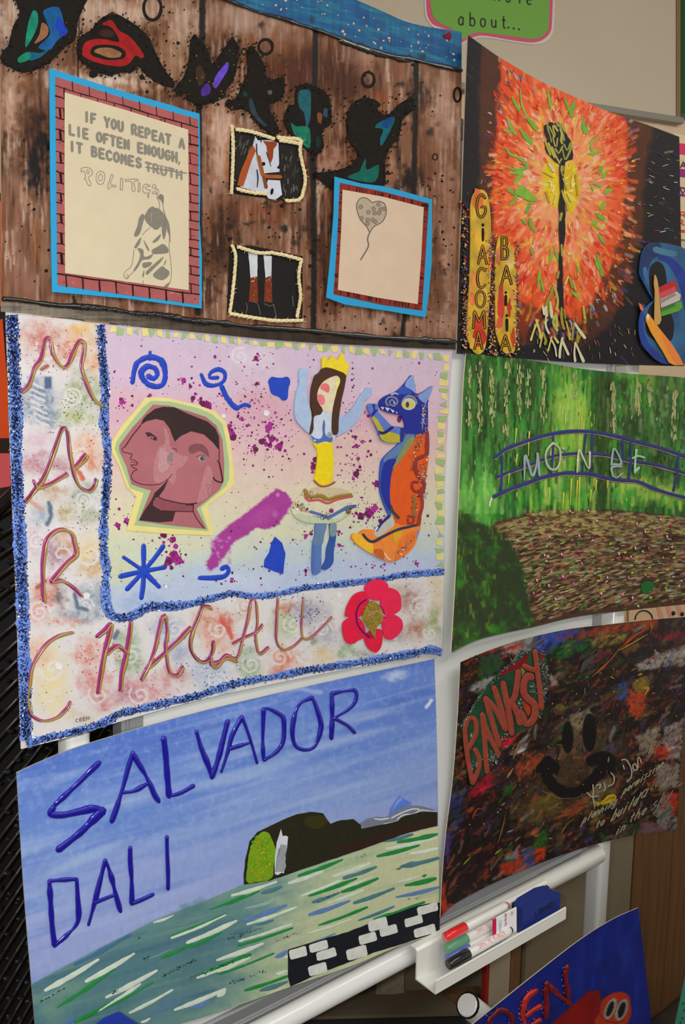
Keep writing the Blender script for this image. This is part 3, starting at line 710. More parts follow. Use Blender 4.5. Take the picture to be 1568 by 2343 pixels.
# the open box of markers standing in the tray: card sleeve at its right end, clear wrapper over the pens
def lean(root, y0, k, sx=0.0):
    """lean a thing back against the tray's back plate"""
    z0 = root.location.z
    for ch in root.children:
        for v in ch.data.vertices: v.co.y += v.co.z * k - y0
bx0 = at(1122, 2132, .04)[0]; bx1 = bx0 + .052
t = thing('marker_box', (bx0, yb - .012, zz), 'white and red card sleeve of a marker pack standing in the tray', 'box')
mb = MB().box((bx0, yb - .0265, zz + .016), (bx1, yb - .0255, zz + .054), .001)
mb.build('sleeve', plain('sleeve_white', (214, 204, 208), 1.5, rough=.45), t)
MB().box((bx0 - .004, yb - .0275, zz + .015), (bx0 + .0045, yb - .0262, zz + .0545), .0008).build('spine', plain('sleeve_red', (172, 18, 62), 1.6, rough=.4), t, 'crimson edge of the sleeve')
lt = MB()
def btext(mb, text, x, z0, hh, ww, wpen, y=yb - .0270, vert=True):
    for i, ch in enumerate(text):
        for st in FONT.get(ch, []):
            for (a1, b1), (a2, b2) in zip(st[:-1], st[1:]):
                # text runs downwards
                p = Vector((x + hh * (1 - b1) - hh * .5, y, z0 - ww * (i + a1 * .75))); q = Vector((x + hh * (1 - b2) - hh * .5, y, z0 - ww * (i + a2 * .75)))
                d = (q - p); d = d.normalized() if d.length > 0 else Vector((1, 0, 0)); n = Vector((-d.z, 0, d.x)) * wpen
                mb.add([p + n, q + n, q - n, p - n], [(0, 1, 2, 3)])
btext(lt, 'DRYWIPE MARKERS', bx0 + .026, zz + .053, .0042, .0029, .00035); lt.build('lettering', plain('sleeve_ink', (150, 30, 70), 1.5), t)
lt = MB(); btext(lt, 'CONSORTIUM', bx0 + .0135, zz + .047, .0055, .0036, .00035)
lt.build('lettering', plain('sleeve_blue', (120, 140, 175), 1.5), t, 'pale blue lettering')
lt = MB()
for k in range(6):
    a = k * math.pi / 3; c = Vector((bx0 + .041, yb - .0270, zz + .048)); d = Vector((math.cos(a), 0, math.sin(a)))
    n = Vector((-d.z, 0, d.x)) * .0008; lt.add([c, c + d * .0025 + n, c + d * .0042, c + d * .0025 - n], [(0, 1, 2, 3)])
lt.build('emblem', plain('sleeve_ink2', (190, 120, 130), 1.5), t, 'small pink petal emblem')
m_clear = mat('clear_film', (235, 232, 225), rough=.08, spec=.6, alpha=.16)
a = xa + .020
MB().add([(a, yb - .001, zz + .002), (bx0, yb - .001, zz + .002), (bx0, yb - .001, zz + .058), (a + .01, yb - .001, zz + .058),
          (a, yb - .022, zz + .002), (bx0, yb - .022, zz + .020), (bx0, yb - .019, zz + .055), (a + .01, yb - .019, zz + .050)],
         [(0, 1, 2, 3), (2, 3, 7, 6), (4, 5, 6, 7)]).build('wrapper', m_clear, t, 'clear plastic wrapper around the pens')
# eraser
ex0 = at(1202, 2106, .05)[0]; ex1 = ex0 + .092
lean(t, .003, .06)
t = thing('board_eraser', (ex0, yb - .02, zz), 'dark blue whiteboard eraser propped in the tray', 'eraser')
pr = [(ex0, zz + .001), (ex1, zz + .001), (ex1 + .002, zz + .036), (ex1 - .022, zz + .050), (ex1 - .045, zz + .054), (ex0 + .004, zz + .052), (ex0 - .003, zz + .045)]
v = [(x, yb - .026, z) for x, z in pr] + [(x, yb - .009, z) for x, z in pr]
v = [(x, y - (.0 if y < yb - .02 else 0), z) for x, y, z in v]; n = len(pr)
MB().add(v, [tuple(range(n)), tuple(range(2 * n - 1, n - 1, -1))] + [(i, n + i, n + (i + 1) % n, (i + 1) % n) for i in range(n)]).build('body', plain('eraser_blue', (22, 36, 96), 1.9, rough=.5, bump=(300, .3)), t)
MB().box((ex0 + .001, yb - .0085, zz + .001), (ex1 - .004, yb - .0015, zz + .042), .001).build('felt', plain('felt_black', (16, 18, 26), 1.8, rough=.95, bump=(900, .6)), t, 'black felt pad')
lt = MB()
for i, ch in enumerate('LOBOARDS'):
    for st in FONT.get(ch, []):
        for (a1, b1), (a2, b2) in zip(st[:-1], st[1:]):
            p = Vector((ex0 + .030 + .0065 * (i + a1 * .75), yb - .0264, zz + .020 + .010 * (1 - b1))); q = Vector((ex0 + .030 + .0065 * (i + a2 * .75), yb - .0264, zz + .020 + .010 * (1 - b2)))
            d = (q - p).normalized() if (q - p).length > 0 else Vector((1, 0, 0)); n = Vector((-d.z, 0, d.x)) * .0007
            lt.add([p + n, q + n, q - n, p - n], [(0, 1, 2, 3)])
lt.build('lettering', plain('eraser_ink', (10, 14, 34), 1.6), t)
lean(t, .001, .02)
# ------------------------------------------------------------------ card 1: painted barn boards
def paint_mat(name, rough=.5, spec=.4, noise=None, bump=None, coat=0, stretch=(1, 1, 1)):
    return mat(name, rough=rough, spec=spec, attr=True, noise=noise, bump=bump, coat=coat, stretch=stretch)
m_flat = paint_mat('poster_paint', .7, .15, (90, .10), (300, .35, .0006))
m_gloss = paint_mat('glossy_relief_paint', .18, .6, None, (180, .25, .001), .5)
m_soft = paint_mat('drawing_medium', .8, .2, (500, .12))
m_paper = paint_mat('drawing_paper', .75, .25, (45, .03), (700, .15, .0003))
m_barnbase = paint_mat('barn_paint', .6, .2, (34, .24), (60, .35, .0012), 0, (5, 5, .55))

barn = Sheet([(-6, -330), (400, -170), (811, -2), (940, 52), (1057, 73)], [(1057, 73), (1055, 400), (1049, 650), (1043, 799)],
             [(3, 713), (120, 722), (240, 737), (470, 762), (700, 783), (1043, 799)], [(-6, -330), (1, 170), (3, 460), (3, 713)], .0090, K=0.95)
c = Canvas(barn, 440, 450, (124, 84, 62))
X, Y = c.X, c.Y
st = fbm(X / 13, Y / 120, 3, 5); st2 = fbm(X / 34, Y / 150, 9, 4); st3 = fbm(X / 5, Y / 60, 21, 3); big = fbm(X / 150, Y / 170, 31, 3)
c.over((st2 - .42) * 3.2 * .75, (158, 116, 94)); c.over((.46 - st) * 4.5 * .8, (82, 50, 32)); c.over((big - .52) * 5, (88, 54, 36))
c.over((st3 - .55) * 2.2, (172, 138, 118))
for cx, cy, rx, ry, col, a in [(25, 40, 45, 110, (196, 168, 148), .8), (30, 260, 30, 190, (186, 152, 130), .7), (200, 30, 50, 70, (190, 165, 145), .7), (250, 190, 150, 32, (205, 182, 165), .95), (390, 150, 70, 90, (190, 150, 120), .6),
        (300, 25, 120, 40, (200, 172, 152), .8), (420, 60, 45, 70, (188, 160, 138), .75), (120, 180, 30, 30, (200, 176, 158), .7), (540, 40, 120, 50, (186, 160, 146), .6), (505, 330, 40, 150, (196, 158, 138), .95),
        (650, 75, 70, 40, (178, 146, 130), .6), (840, 120, 70, 46, (176, 138, 120), .6), (1010, 260, 45, 110, (190, 154, 134), .8), (760, 370, 44, 40, (180, 132, 110), .8), (1020, 500, 30, 260, (176, 136, 112), .6),
        (560, 690, 90, 40, (166, 128, 110), .6), (250, 700, 190, 22, (150, 115, 98), .7), (50, 640, 50, 60, (144, 104, 86), .8), (850, 740, 190, 36, (170, 134, 116), .8), (1020, 740, 40, 60, (180, 146, 128), .6), (735, 410, 18, 40, (206, 180, 160), .8)]:
    c.blob(cx, cy, rx, ry, col, a, 0, .1, 26, int(cx) + 3)
for cx, cy, rx, ry, col, a in [(85, 350, 28, 130, (26, 18, 12), .95), (60, 300, 40, 70, (84, 54, 34), .7), (500, 560, 60, 110, (66, 42, 28), .85), (470, 660, 30, 60, (70, 44, 30), .8), (800, 200, 60, 60, (84, 50, 30), .7), (700, 140, 50, 60, (96, 52, 30), .7),
        (960, 220, 40, 40, (40, 26, 16), .75), (650, 130, 40, 90, (110, 62, 34), .6), (420, 250, 22, 40, (104, 66, 46), .5), (940, 410, 44, 36, (34, 24, 16), .85), (740, 540, 26, 70, (92, 56, 38), .6), (1000, 600, 24, 120, (94, 60, 42), .55), (560, 210, 40, 60, (150, 84, 44), .4),
        (600, 490, 80, 30, (124, 66, 36), .6), (760, 640, 40, 80, (92, 60, 44), .5), (870, 235, 60, 30, (164, 84, 40), .55), (575, 120, 30, 60, (140, 80, 40), .5), (300, 200, 100, 14, (150, 96, 54), .3), (975, 330, 40, 120, (130, 84, 56), .5)]:
    c.blob(cx, cy, rx, ry, col, a, 0, .1, 30, int(cx) + 7)
rr = random.Random(5)
for k in range(150):      # rusty and pale drips down the boards
    x = rr.uniform(0, 1050); y = rr.uniform(-60, 700); L = rr.uniform(20, 110); dx = rr.uniform(-5, 5)
    col = rr.choice([(160, 96, 48), (92, 54, 30), (70, 42, 26), (184, 150, 128), (140, 92, 64), (204, 178, 160)])
    c.line([(x, y), (x + dx, y + L)], rr.uniform(2, 8), col, 2.2, rr.uniform(.25, .6), 3, k)
c.C = np.clip((c.C - 112) * 1.3 + 108, 12, 235)
lw = np.clip((fbm(X / 6, Y / 55, 61, 4) - .56) * 5, 0, 1) * np.clip((fbm(X / 90, Y / 110, 62, 2) - .40) * 4, 0, 1); c.over(lw * .75, (204, 176, 156))
c.over(np.clip((fbm(X / 9, Y / 50, 66, 4) - .60) * 5, 0, 1) * .7, (150, 86, 44))
# plank joints
for pl_, wd in [([(463, -40), (463, 80), (455, 262), (455, 690), (453, 715)], 15), ([(722, 68), (720, 200), (716, 370), (719, 560), (717, 756)], 13), ([(953, 142), (951, 260), (948, 400), (946, 470)], 12), ([(926, 718), (921, 772)], 10),
                ([(184, -20), (180, 90), (178, 175)], 4), ([(168, 678), (174, 704)], 7), ([(62, -10), (40, 60)], 3)]:
    c.line(pl_, wd, (22, 17, 12), 1.6, .96, 2.4, 7)
# blue sky strip above the upper raised line
sky = [(-60, -400), (1100, -400), (1100, 166), (1055, 160), (981, 144), (888, 126), (781, 89), (722, 66), (648, 42), (592, 28), (518, -2), (300, -100), (-60, -240)]
c.poly(sky, (24, 98, 146), 1.2, 1)
sk = np.clip((st * 0 + fbm(X / 60 + Y / 90, (Y - X * .26) / 7, 41, 4) - .4) * 3, 0, 1)
m_ = np.zeros(X.shape); Yl = np.interp(X, [518, 592, 648, 722, 781, 888, 981, 1055], [-2, 28, 42, 66, 89, 126, 144, 160]); m_ = np.clip((Yl - Y) / 3, 0, 1) * (X > 400)
c.over(m_ * sk * .8, (22, 74, 132)); c.over(m_ * np.clip(fbm(X / 50, (Y - X * .26) / 9, 47) - .5, 0, 1) * 2.6, (40, 140, 160))
# underside strip
Yb = np.interp(X, [0, 125, 250, 393, 560, 697, 816, 934, 1043], [686, 699, 708, 726, 745, 757, 769, 777, 783])
low = np.clip((Y - Yb - 2) / 3, 0, 1)
c.over(low, (138, 124, 104)); c.over(low * np.clip((X - 140) / 420, 0, 1), (60, 46, 34)); c.over(low * np.clip(fbm(X / 70, Y / 6, 51) - .5, 0, 1) * 2, (44, 34, 26))
# burnt speckle haze
for k in range(90):
    cx, cy = rr.choice([(560, 500), (480, 560), (740, 560), (1000, 600), (960, 240), (100, 330), (900, 700), (650, 520), (980, 470), (660, 130)])
    c.blob(rr.gauss(cx, 45), rr.gauss(cy, 55), rr.uniform(3, 12), rr.uniform(3, 12), (30, 22, 15), rr.uniform(.3, .8), 0, .3, 6, k)
c.C = c.C * .90; c.C += (c.C.mean(-1, keepdims=True) - c.C) * .16 * (np.abs(c.C[..., :1] - c.C[..., 2:]) > 0) * (c.C[..., :1] > c.C[..., 2:])
bt = thing('barn_board_card', barn.P(530., 799.), 'hung art card painted as brown barn boards with a blue strip along its top', 'artwork')
c.build('card', m_barnbase, bt)

# big painted letters in black with coloured insides
S1 = lambda p: T(p, 2.904, 0, 0)
S2 = lambda p: T(p, 2.703, 500, 0)
BK = (24, 20, 16)
m_tar = paint_mat('crusty_black_paint', .75, .15, (120, .25), (260, .6, .0012))
def letter(name, outs, ins, label=None):
    p = Paint(barn, .0003)
    for o in outs: p.poly(o, BK, smooth=True, thick=.0011, jit=.9, step=5)
    for k, (o, col) in enumerate(ins): p.poly(o, col, .0015 + .00012 * k, smooth=True, step=5)
    r = random.Random(len(outs[0]))
    for x, y in cr(outs[0], True, 9):
        for q in range(3): p.dot(x + r.gauss(0, 6), y + r.gauss(0, 6), r.uniform(.8, 3), BK if r.random() < .8 else (70, 50, 30), .0014, h=.0009, n=6, rag=.3)
    return p.build(name, m_tar, bt, label)
letter('painted_letter', [[(40, -40), (203, -40), (190, 20), (180, 40), (172, 86), (148, 110), (127, 131), (100, 152), (55, 165), (20, 152), (2, 138), (5, 120), (20, 100), (31, 58), (45, 28)]],
       [([(76, 24), (86, 31), (86, 58), (72, 90), (58, 107), (64, 56)], (20, 122, 96)), ([(100, 24), (134, 17), (148, 58), (155, 72), (131, 93), (114, 114), (88, 108), (114, 79), (106, 48)], (22, 84, 140)),
        ([(134, 38), (148, 58), (155, 74), (140, 84), (128, 62)], (24, 58, 160)), ([(96, 52), (110, 62), (107, 83), (79, 100), (90, 79)], (140, 92, 64)), ([(62, 119), (93, 121), (114, 110), (93, 131), (66, 138)], (16, 84, 112)), ([(41, 133), (62, 119), (72, 126), (64, 138), (44, 144)], (20, 120, 92))], 'black letter B with green and blue inside')
letter('painted_letter', [[(213, 65), (227, 45), (255, 31), (286, 41), (317, 62), (341, 86), (355, 117), (375, 155), (399, 189), (396, 200), (365, 191), (337, 172), (317, 151), (303, 165), (275, 165), (255, 172), (224, 165), (196, 148), (179, 127), (177, 100), (188, 81), (204, 72)], [(206, 163), (222, 162), (224, 172), (214, 178), (204, 172)]],
       [([(234, 55), (255, 46), (272, 69), (296, 83), (317, 107), (331, 130), (324, 134), (310, 127), (296, 145), (275, 152), (241, 148), (207, 138), (188, 124), (193, 100), (213, 90), (241, 90), (272, 96), (267, 79), (254, 62)], (150, 26, 28)),
        ([(207, 122), (213, 107), (235, 102), (270, 106), (288, 120), (281, 134), (250, 137), (220, 131)], BK), ([(215, 118), (226, 110), (255, 110), (279, 122), (276, 130), (250, 132), (228, 124)], (138, 96, 66)),
        ([(226, 73), (245, 66), (262, 78), (258, 86), (232, 84)], (52, 30, 20))], 'black letter a filled dark red')
letter('painted_letter', [[(441, 83), (458, 90), (478, 120), (486, 145), (505, 122), (524, 96), (531, 84), (546, 107), (544, 148), (533, 185), (515, 211), (517, 222), (482, 236), (455, 241), (434, 231), (426, 216), (434, 208), (412, 218), (401, 203), (424, 169), (432, 138), (436, 103)]],
       [([(521, 142), (522, 158), (510, 179), (494, 203), (488, 197), (495, 172)], (92, 64, 180)), ([(475, 190), (483, 205), (480, 214), (463, 220), (461, 204)], (72, 40, 130)), ([(447, 160), (460, 150), (470, 180), (455, 196)], (60, 42, 26))], 'black letter n with violet patches')
letter('painted_letter', [[(574, 104), (589, 118), (604, 148), (615, 185), (630, 181), (648, 176), (652, 189), (648, 218), (633, 233), (618, 240), (624, 266), (641, 300), (629, 305), (604, 296), (581, 274), (567, 252), (530, 250), (517, 239), (522, 229), (541, 222), (555, 192), (567, 166), (566, 122)]],
       [([(570, 226), (576, 224), (590, 262), (612, 288), (606, 290), (584, 270), (572, 250)], (44, 58, 66)), ([(558, 208), (566, 212), (564, 222), (556, 220)], (14, 56, 44)), ([(612, 208), (622, 206), (622, 216), (614, 216)], (84, 78, 74))], 'black letter k')
letter('painted_letter', [[(678, 207), (696, 192), (718, 196), (740, 207), (755, 229), (759, 281), (744, 292), (737, 307), (742, 333), (733, 351), (715, 351), (700, 340), (678, 318), (654, 289), (652, 266), (663, 240), (676, 237)]],
       [([(683, 211), (700, 205), (711, 211), (711, 266), (707, 281), (702, 292), (696, 259), (685, 244)], (30, 84, 94)), ([(666, 281), (678, 289), (707, 292), (710, 337), (696, 333), (674, 307)], (22, 108, 84)), ([(742, 246), (750, 250), (748, 270), (740, 266)], (40, 66, 92)), ([(726, 258), (738, 262), (734, 284), (728, 280)], (112, 64, 38)), ([(724, 310), (734, 316), (732, 334), (722, 336)], (22, 44, 44))], 'black letter s with teal inside')
letter('painted_letter', [[(807, 237), (833, 224), (859, 228), (872, 240), (863, 252), (888, 263), (911, 240), (929, 229), (946, 222), (944, 252), (922, 274), (914, 311), (892, 340), (882, 370), (881, 424), (850, 430), (768, 434), (737, 416), (719, 397), (753, 392), (788, 384), (817, 365), (816, 341), (800, 325), (794, 290), (797, 260)]],
       [([(866, 281), (901, 268), (898, 289), (874, 333), (870, 318), (877, 296), (859, 292)], (14, 92, 104)), ([(880, 274), (901, 268), (890, 292), (874, 288)], (16, 66, 118)), ([(829, 376), (837, 363), (840, 388), (866, 377), (864, 407), (848, 418), (796, 406), (822, 392)], (16, 92, 78))], 'large black letter y with teal patches')

# knots painted as dark rings, and spatter
p = Paint(barn, .0003)
for x, y, rx, ry, w_ in [(349, 18, 20, 28, 8), (608, 107, 16, 17, 7), (843, 182, 14, 17, 7), (1047, 217, 8, 16, 6), (996, 359, 6, 7, 3), (559, 118, 6, 7, 4)]:
    q = [(x + rx * math.cos(a), y + ry * math.sin(a)) for a in np.linspace(0, 6.3, 15)]
    p.ribbon(q, w_, BK, wob=.25, step=4, round_=False)
p.build('knot_ring', m_flat, bt, 'dark painted rings like knots', 'stuff')
p = Paint(barn, .00035); rr = random.Random(11)
cl = [(560, 470, 70), (500, 560, 50), (490, 640, 40), (620, 510, 45), (740, 560, 30), (1010, 420, 30), (1000, 560, 34), (1005, 690, 40), (110, 420, 40), (60, 560, 50), (760, 700, 30), (880, 240, 60), (960, 220, 40), (470, 200, 40), (140, 120, 40), (350, 170, 40), (780, 210, 40), (900, 720, 60), (940, 420, 30), (400, 60, 60), (560, 130, 30)]
for k in range(620):
    x, y, s_ = rr.choice(cl); x = rr.gauss(x, s_); y = rr.gauss(y, s_ * 1.1); r = abs(rr.gauss(0, 1.2)) + .6
    if not (6 < x < 1040 and -10 < y < 760): continue
    if rr.random() < .04: r *= 1.7
    p.dot(x, y, r, (26, 20, 14), h=.0001 * r, n=9, rag=.25)
for k in range(40):
    x, y = rr.choice([(520, 120), (150, 80), (480, 200), (520, 200)]); p.dot(rr.gauss(x, 24), rr.gauss(y, 26), rr.uniform(1.2, 2.6), (120, 84, 44), .0019, n=6)
for k in range(60):   # pale pink specks on the blue strip
    x = rr.uniform(600, 1050); yy = np.interp(x, [518, 592, 648, 722, 781, 888, 981, 1055], [-2, 28, 42, 66, 89, 126, 144, 160])
    y = yy - rr.uniform(8, 75)
    p.dot(x, y, rr.uniform(1, 3.6), rr.choice([(196, 150, 140), (170, 150, 150), (210, 160, 130)]), n=7, rag=.3)
p.build('paint_spatter', m_flat, bt, None, 'stuff')
p = Paint(barn, .0004); p.poly([(1014, 80), (1022, 76), (1031, 73), (1034, 82), (1030, 92), (1022, 88)], (112, 20, 34), thick=.001, smooth=True); p.build('heart_sticker', m_flat, bt, 'small dark red heart')
up = T([(-20, -30), (40, -8), (95, 15), (250, 75), (400, 115), (500, 150), (600, 180), (760, 240), (900, 290), (1050, 340), (1200, 365), (1300, 390), (1500, 435)], 2.703, 500, 0)
p = Paint(barn, .0003); p.ribbon(up, 10, (20, 24, 28), h=.003, wob=.4, rag=.12)
p.ribbon([(x, y + 3) for x, y in up[7:11]], 12, (30, 28, 24), h=.0026, wob=.6, rag=.2); p.build('raised_line', m_gloss, bt, 'glossy black raised line under the blue strip')
dn = [(8, 684), (40, 686), (125, 698), (178, 701), (250, 707), (303, 716), (357, 719), (393, 725), (446, 734), (500, 738), (579, 748), (697, 756), (816, 768), (934, 776), (1042, 782)]
p = Paint(barn, .0003); p.ribbon(dn, 13, (24, 24, 24), h=.0034, wob=.45, rag=.15)
for k in range(14):
    x = 180 + k * 22 + rr.uniform(-6, 6); y = np.interp(x, [a for a, b in dn], [b for a, b in dn]); p.ribbon([(x, y), (x + 12, y + 3)], 9, (34, 34, 38), h=.0045)
p.build('raised_line', m_gloss, bt, 'glossy lumpy black line along the bottom')

# --- horse and legs panels framed with rope
def rope(path, name='rope', w=8.5, seed=1, col=(206, 188, 142)):
    """two strands twisted round each other, lying on the card"""
    q = cr(path, step=2.2); q = q + np.array([[rnd.uniform(-.4, .4), rnd.uniform(-.4, .4)] for _ in q]); n = len(q)
    d = np.gradient(q, axis=0); d /= np.hypot(*d.T)[:, None] + 1e-9; nn = np.stack([-d[:, 1], d[:, 0]], -1)
    m = MB(); sc = float(np.linalg.norm(barn.P(*[np.array([v]) for v in q[n // 2]])[0] - CAM)) / F; R = w * sc * .27
    s_ = np.r_[0, np.cumsum(np.hypot(*np.diff(q, axis=0).T))]
    for ph in (0, 2.094, 4.189):
        th = s_ / 5.2 + ph; off = q + nn * (np.cos(th) * w * .24)[:, None]
        pts = [barn.P(np.array([a]), np.array([b]), .0006 + R * 1.5 + np.sin(t) * R * .8)[0] for (a, b), t in zip(off, th)]
        m.tube(pts, R, 6)
    o = m.build(name, mat('jute', (222, 204, 156), rough=.9, noise=(700, .22), bump=(900, .5)), bt)
    return o
def frays(paths, seed):
    r = random.Random(seed); m = MB()
    for pth in paths:
        q = cr(pth, step=6)
        for a, b in q:
            if r.random() < .55:
                x, y = a, b; pts = []; an = r.uniform(0, 6.28)
                for k in range(4):
                    pts.append(barn.P(np.array([x]), np.array([y]), .002 + .0005 * k)[0]); an += r.uniform(-.8, .8); x += 3.2 * math.cos(an); y += 3.2 * math.sin(an)
                m.tube(pts, .00022, 4, False)
    m.build('rope_fibre', mat('jute'), bt, 'loose rope fibres', 'stuff')
S4 = lambda p: T(p, 2.529, 460, 250)
p = Paint(barn, .0006)
p.poly(S4([(172, 98), (200, 110), (320, 122), (580, 185), (598, 380), (592, 500), (560, 525), (490, 530), (178, 488), (160, 470), (166, 200)]), (30, 25, 20), .0004)
p.poly(S4([(200, 130), (300, 150), (440, 170), (578, 205), (600, 380), (595, 470), (560, 510), (480, 505), (205, 470)]), (32, 29, 26))
rr = random.Random(8)
for k in range(26):
    x, y = rr.uniform(470, 570), rr.uniform(225, 480); p.ribbon(S4([(x, y), (x + rr.uniform(-8, 8), y + rr.uniform(10, 40))]), rr.uniform(1.5, 3.5), rr.choice([(86, 84, 80), (60, 58, 55)]), .0008, smooth=False)
for k in range(14):
    x, y = rr.uniform(215, 290), rr.uniform(150, 240); p.ribbon(S4([(x, y), (x - 12, y + 30)]), rr.uniform(1, 2.5), (74, 72, 68), .0008, smooth=False)
p.poly(S4([(312, 165), (340, 250), (362, 380), (380, 485), (300, 470), (228, 450), (250, 380), (285, 260)]), (180, 184, 196), .0009)
p.poly(S4([(300, 205), (318, 240), (285, 320), (262, 400), (246, 446), (212, 440), (226, 372), (250, 310), (276, 250)]), (158, 76, 34), .0010, jit=.6)
p.poly(S4([(310, 150), (330, 180), (400, 178), (448, 195), (455, 362), (350, 372), (332, 310), (326, 220)]), (188, 192, 202), .0011)
p.poly(S4([(358, 182), (436, 188), (440, 205), (420, 230), (418, 280), (405, 312), (388, 272), (378, 212)]), (134, 58, 26), .0012, jit=.6)
p.poly(S4([(388, 408), (458, 412), (470, 495), (430, 524), (390, 516), (366, 475), (378, 440)]), (192, 195, 204), .0012)
p.ribbon(S4([(334, 275), (350, 345), (368, 385), (460, 392)]), 9, (150, 80, 36), .0013, h=.0006); p.ribbon(S4([(362, 378), (372, 425), (378, 452)]), 8, (120, 60, 30), .0013, h=.0006)
p.dot(*S4([(362, 316)])[0], 4.5, (14, 12, 12), .0014); p.dot(*S4([(450, 336)])[0], 3.4, (14, 12, 12), .0014); p.dot(*S4([(411, 476)])[0], 3.5, (20, 18, 18), .0014, ry=8, rot=.2)
for a in [[(322, 200), (325, 260), (345, 340), (370, 430)], [(325, 350), (330, 400), (326, 450)], [(300, 160), (330, 150), (350, 190)], [(455, 220), (458, 300), (452, 330)], [(470, 470), (475, 510), (430, 535), (390, 520)], [(380, 250), (405, 330)]]:
    p.ribbon(S4(a), 2.4, (28, 24, 24), .0014, wob=.4)
for k in range(20): p.ribbon(S4([(lambda x, y: (x, y))(rr.uniform(225, 300), rr.uniform(260, 440)), (0, 0)][:1] * 2), 1, (0, 0, 0)) if False else None
p.build('horse_panel', m_flat, bt, 'painted horse head looking out of a black window')
p = Paint(barn, .0006)
p.poly(S4([(165, 785), (300, 790), (590, 850), (588, 1235), (160, 1195), (150, 1170)]), (28, 23, 19), .0004)
p.poly(S4([(205, 815), (330, 828), (580, 870), (560, 960), (572, 1100), (555, 1200), (390, 1215), (185, 1170), (195, 1000)]), (27, 26, 25))
for a, b in (((275, 832), (328, 838)), ((362, 845), (410, 850))):
    p.poly(S4([a, b, (b[0] - 2, 975), (a[0] + 12, 985)]), (190, 192, 196), .0008, jit=.5)
    p.poly(S4([(a[0] + 12, 975), (b[0] - 3, 965), (b[0] + 2, 1050), (b[0] + 5, 1118), (a[0] + 2, 1114), (a[0] + 6, 1040)]), (112, 46, 24), .0009, jit=.9)
for k in range(60):
    a = rr.choice([275, 362]); x, y = a + rr.uniform(14, 46), rr.uniform(965, 1110); p.dot(*S4([(x, y)])[0], rr.uniform(.6, 1.5), (190, 150, 134) if y < 1000 else (150, 80, 54), .001, n=5)
for a in [[(262, 1120), (268, 1150), (260, 1180)], [(300, 1110), (330, 1130), (345, 1190)], [(420, 1130), (430, 1170), (436, 1205)], [(365, 1125), (400, 1138), (425, 1130)], [(530, 1080), (535, 1140)]]: p.ribbon(S4(a), 1.6, (96, 94, 90), .0009)
p.build('legs_panel', m_flat, bt, 'two painted horse legs in a black opening')
R1 = [[(180, 92), (186, 200), (184, 330), (176, 490)], [(202, 116), (300, 132), (425, 172)], [(440, 162), (500, 168), (560, 172), (585, 190)], [(582, 180), (574, 250), (600, 370), (602, 430), (585, 500)], [(590, 498), (560, 525), (490, 530)], [(380, 488), (300, 482), (205, 460)]]
for q in R1: rope(S4(q))
rope(S4([(455, 180), (520, 190), (575, 200)]))
R2 = [[(180, 785), (200, 850), (190, 1000), (178, 1100), (166, 1180)], [(210, 795), (320, 828), (400, 832)], [(400, 828), (500, 848), (585, 872)], [(582, 868), (566, 960), (576, 1080), (556, 1205)], [(168, 1182), (300, 1205), (430, 1222), (590, 1222)]]
for q in R2: rope(S4(q))
frays([S4(q) for q in R1 + R2], 3)

# --- glued drawings on blue mounts
def mount(label, blue, brick, paper, lift, kind):
    base = Paint(barn, .0004)
    base.poly(blue, (38, 148, 196), lift, thick=.0009, step=8); 
    o = base.build('mounted_drawing', m_paper, bt, label)
    sub = Paint(barn); sub.poly(brick, (158, 84, 82) if kind == 1 else (128, 46, 34), lift + .0011, thick=.0002)
    sub.build('brick_paper', m_flat, o, 'painted brick-pattern paper')
    return o
S3 = lambda p: T(p, 3.92, 90, 150)
blue1 = [(113, 156), (268, 205), (396, 242), (422, 251), (457, 260), (459, 430), (457, 507), (462, 584), (462, 706), (290, 683), (119, 668), (117, 560), (115, 430)]
b1 = S3([(145, 100), (700, 275), (1425, 482), (1435, 2145), (800, 2060), (165, 1970)])
m1 = mount('blue-mounted pencil drawing with block lettering and a child seen from behind', blue1, b1, None, .0030, 1)
def q1(u, v, Q):   # bilinear
    (a, b, c_, d) = [np.array(t_) for t_ in Q]; return tuple((1 - v) * ((1 - u) * a + u * b) + v * ((1 - u) * d + u * c_))
Q1 = S3([(145, 100), (1425, 482), (1435, 2145), (165, 1970)])
p = Paint(barn, .0043); rr = random.Random(21)
rows = [0, .045, .095, .145, .195, .25, .3, .36, .41, .455, .505, .555, .60, .655, .70, .745, .80, .845, .895, .945, 1]
for i, v in enumerate(rows[1:-1]):
    for u0, u1 in (((0, 1),) if v < .12 or v > .93 else ((0, .075), (.915, 1))):
        p.ribbon([q1(u, v + rr.uniform(-.003, .003), Q1) for u in np.linspace(u0, u1, 4 if u1 - u0 < .2 else 9)], rr.uniform(2, 3.6), (40, 20, 14), wob=.4)
for i in range(len(rows) - 1):
    v0, v1 = rows[i], rows[i + 1]; sh = .5 * (i % 2)
    for k in range(9):
        u = (k + sh) / 8.5
        if (v1 < .13 or v0 > .92) or u < .06 or u > .93:
            if 0.0 < u < 1:
                p.ribbon([q1(u, v0, Q1), q1(u + .004, v1, Q1)], 3.4 if .07 > u or v0 > .9 else 2.2, (34, 17, 12), wob=.3)
    if .12 < v0 < .93 and i % 2: p.ribbon([q1(.028, v0 + .003, Q1), q1(.033, v1 - .004, Q1)], 5, (30, 14, 10), wob=.3)
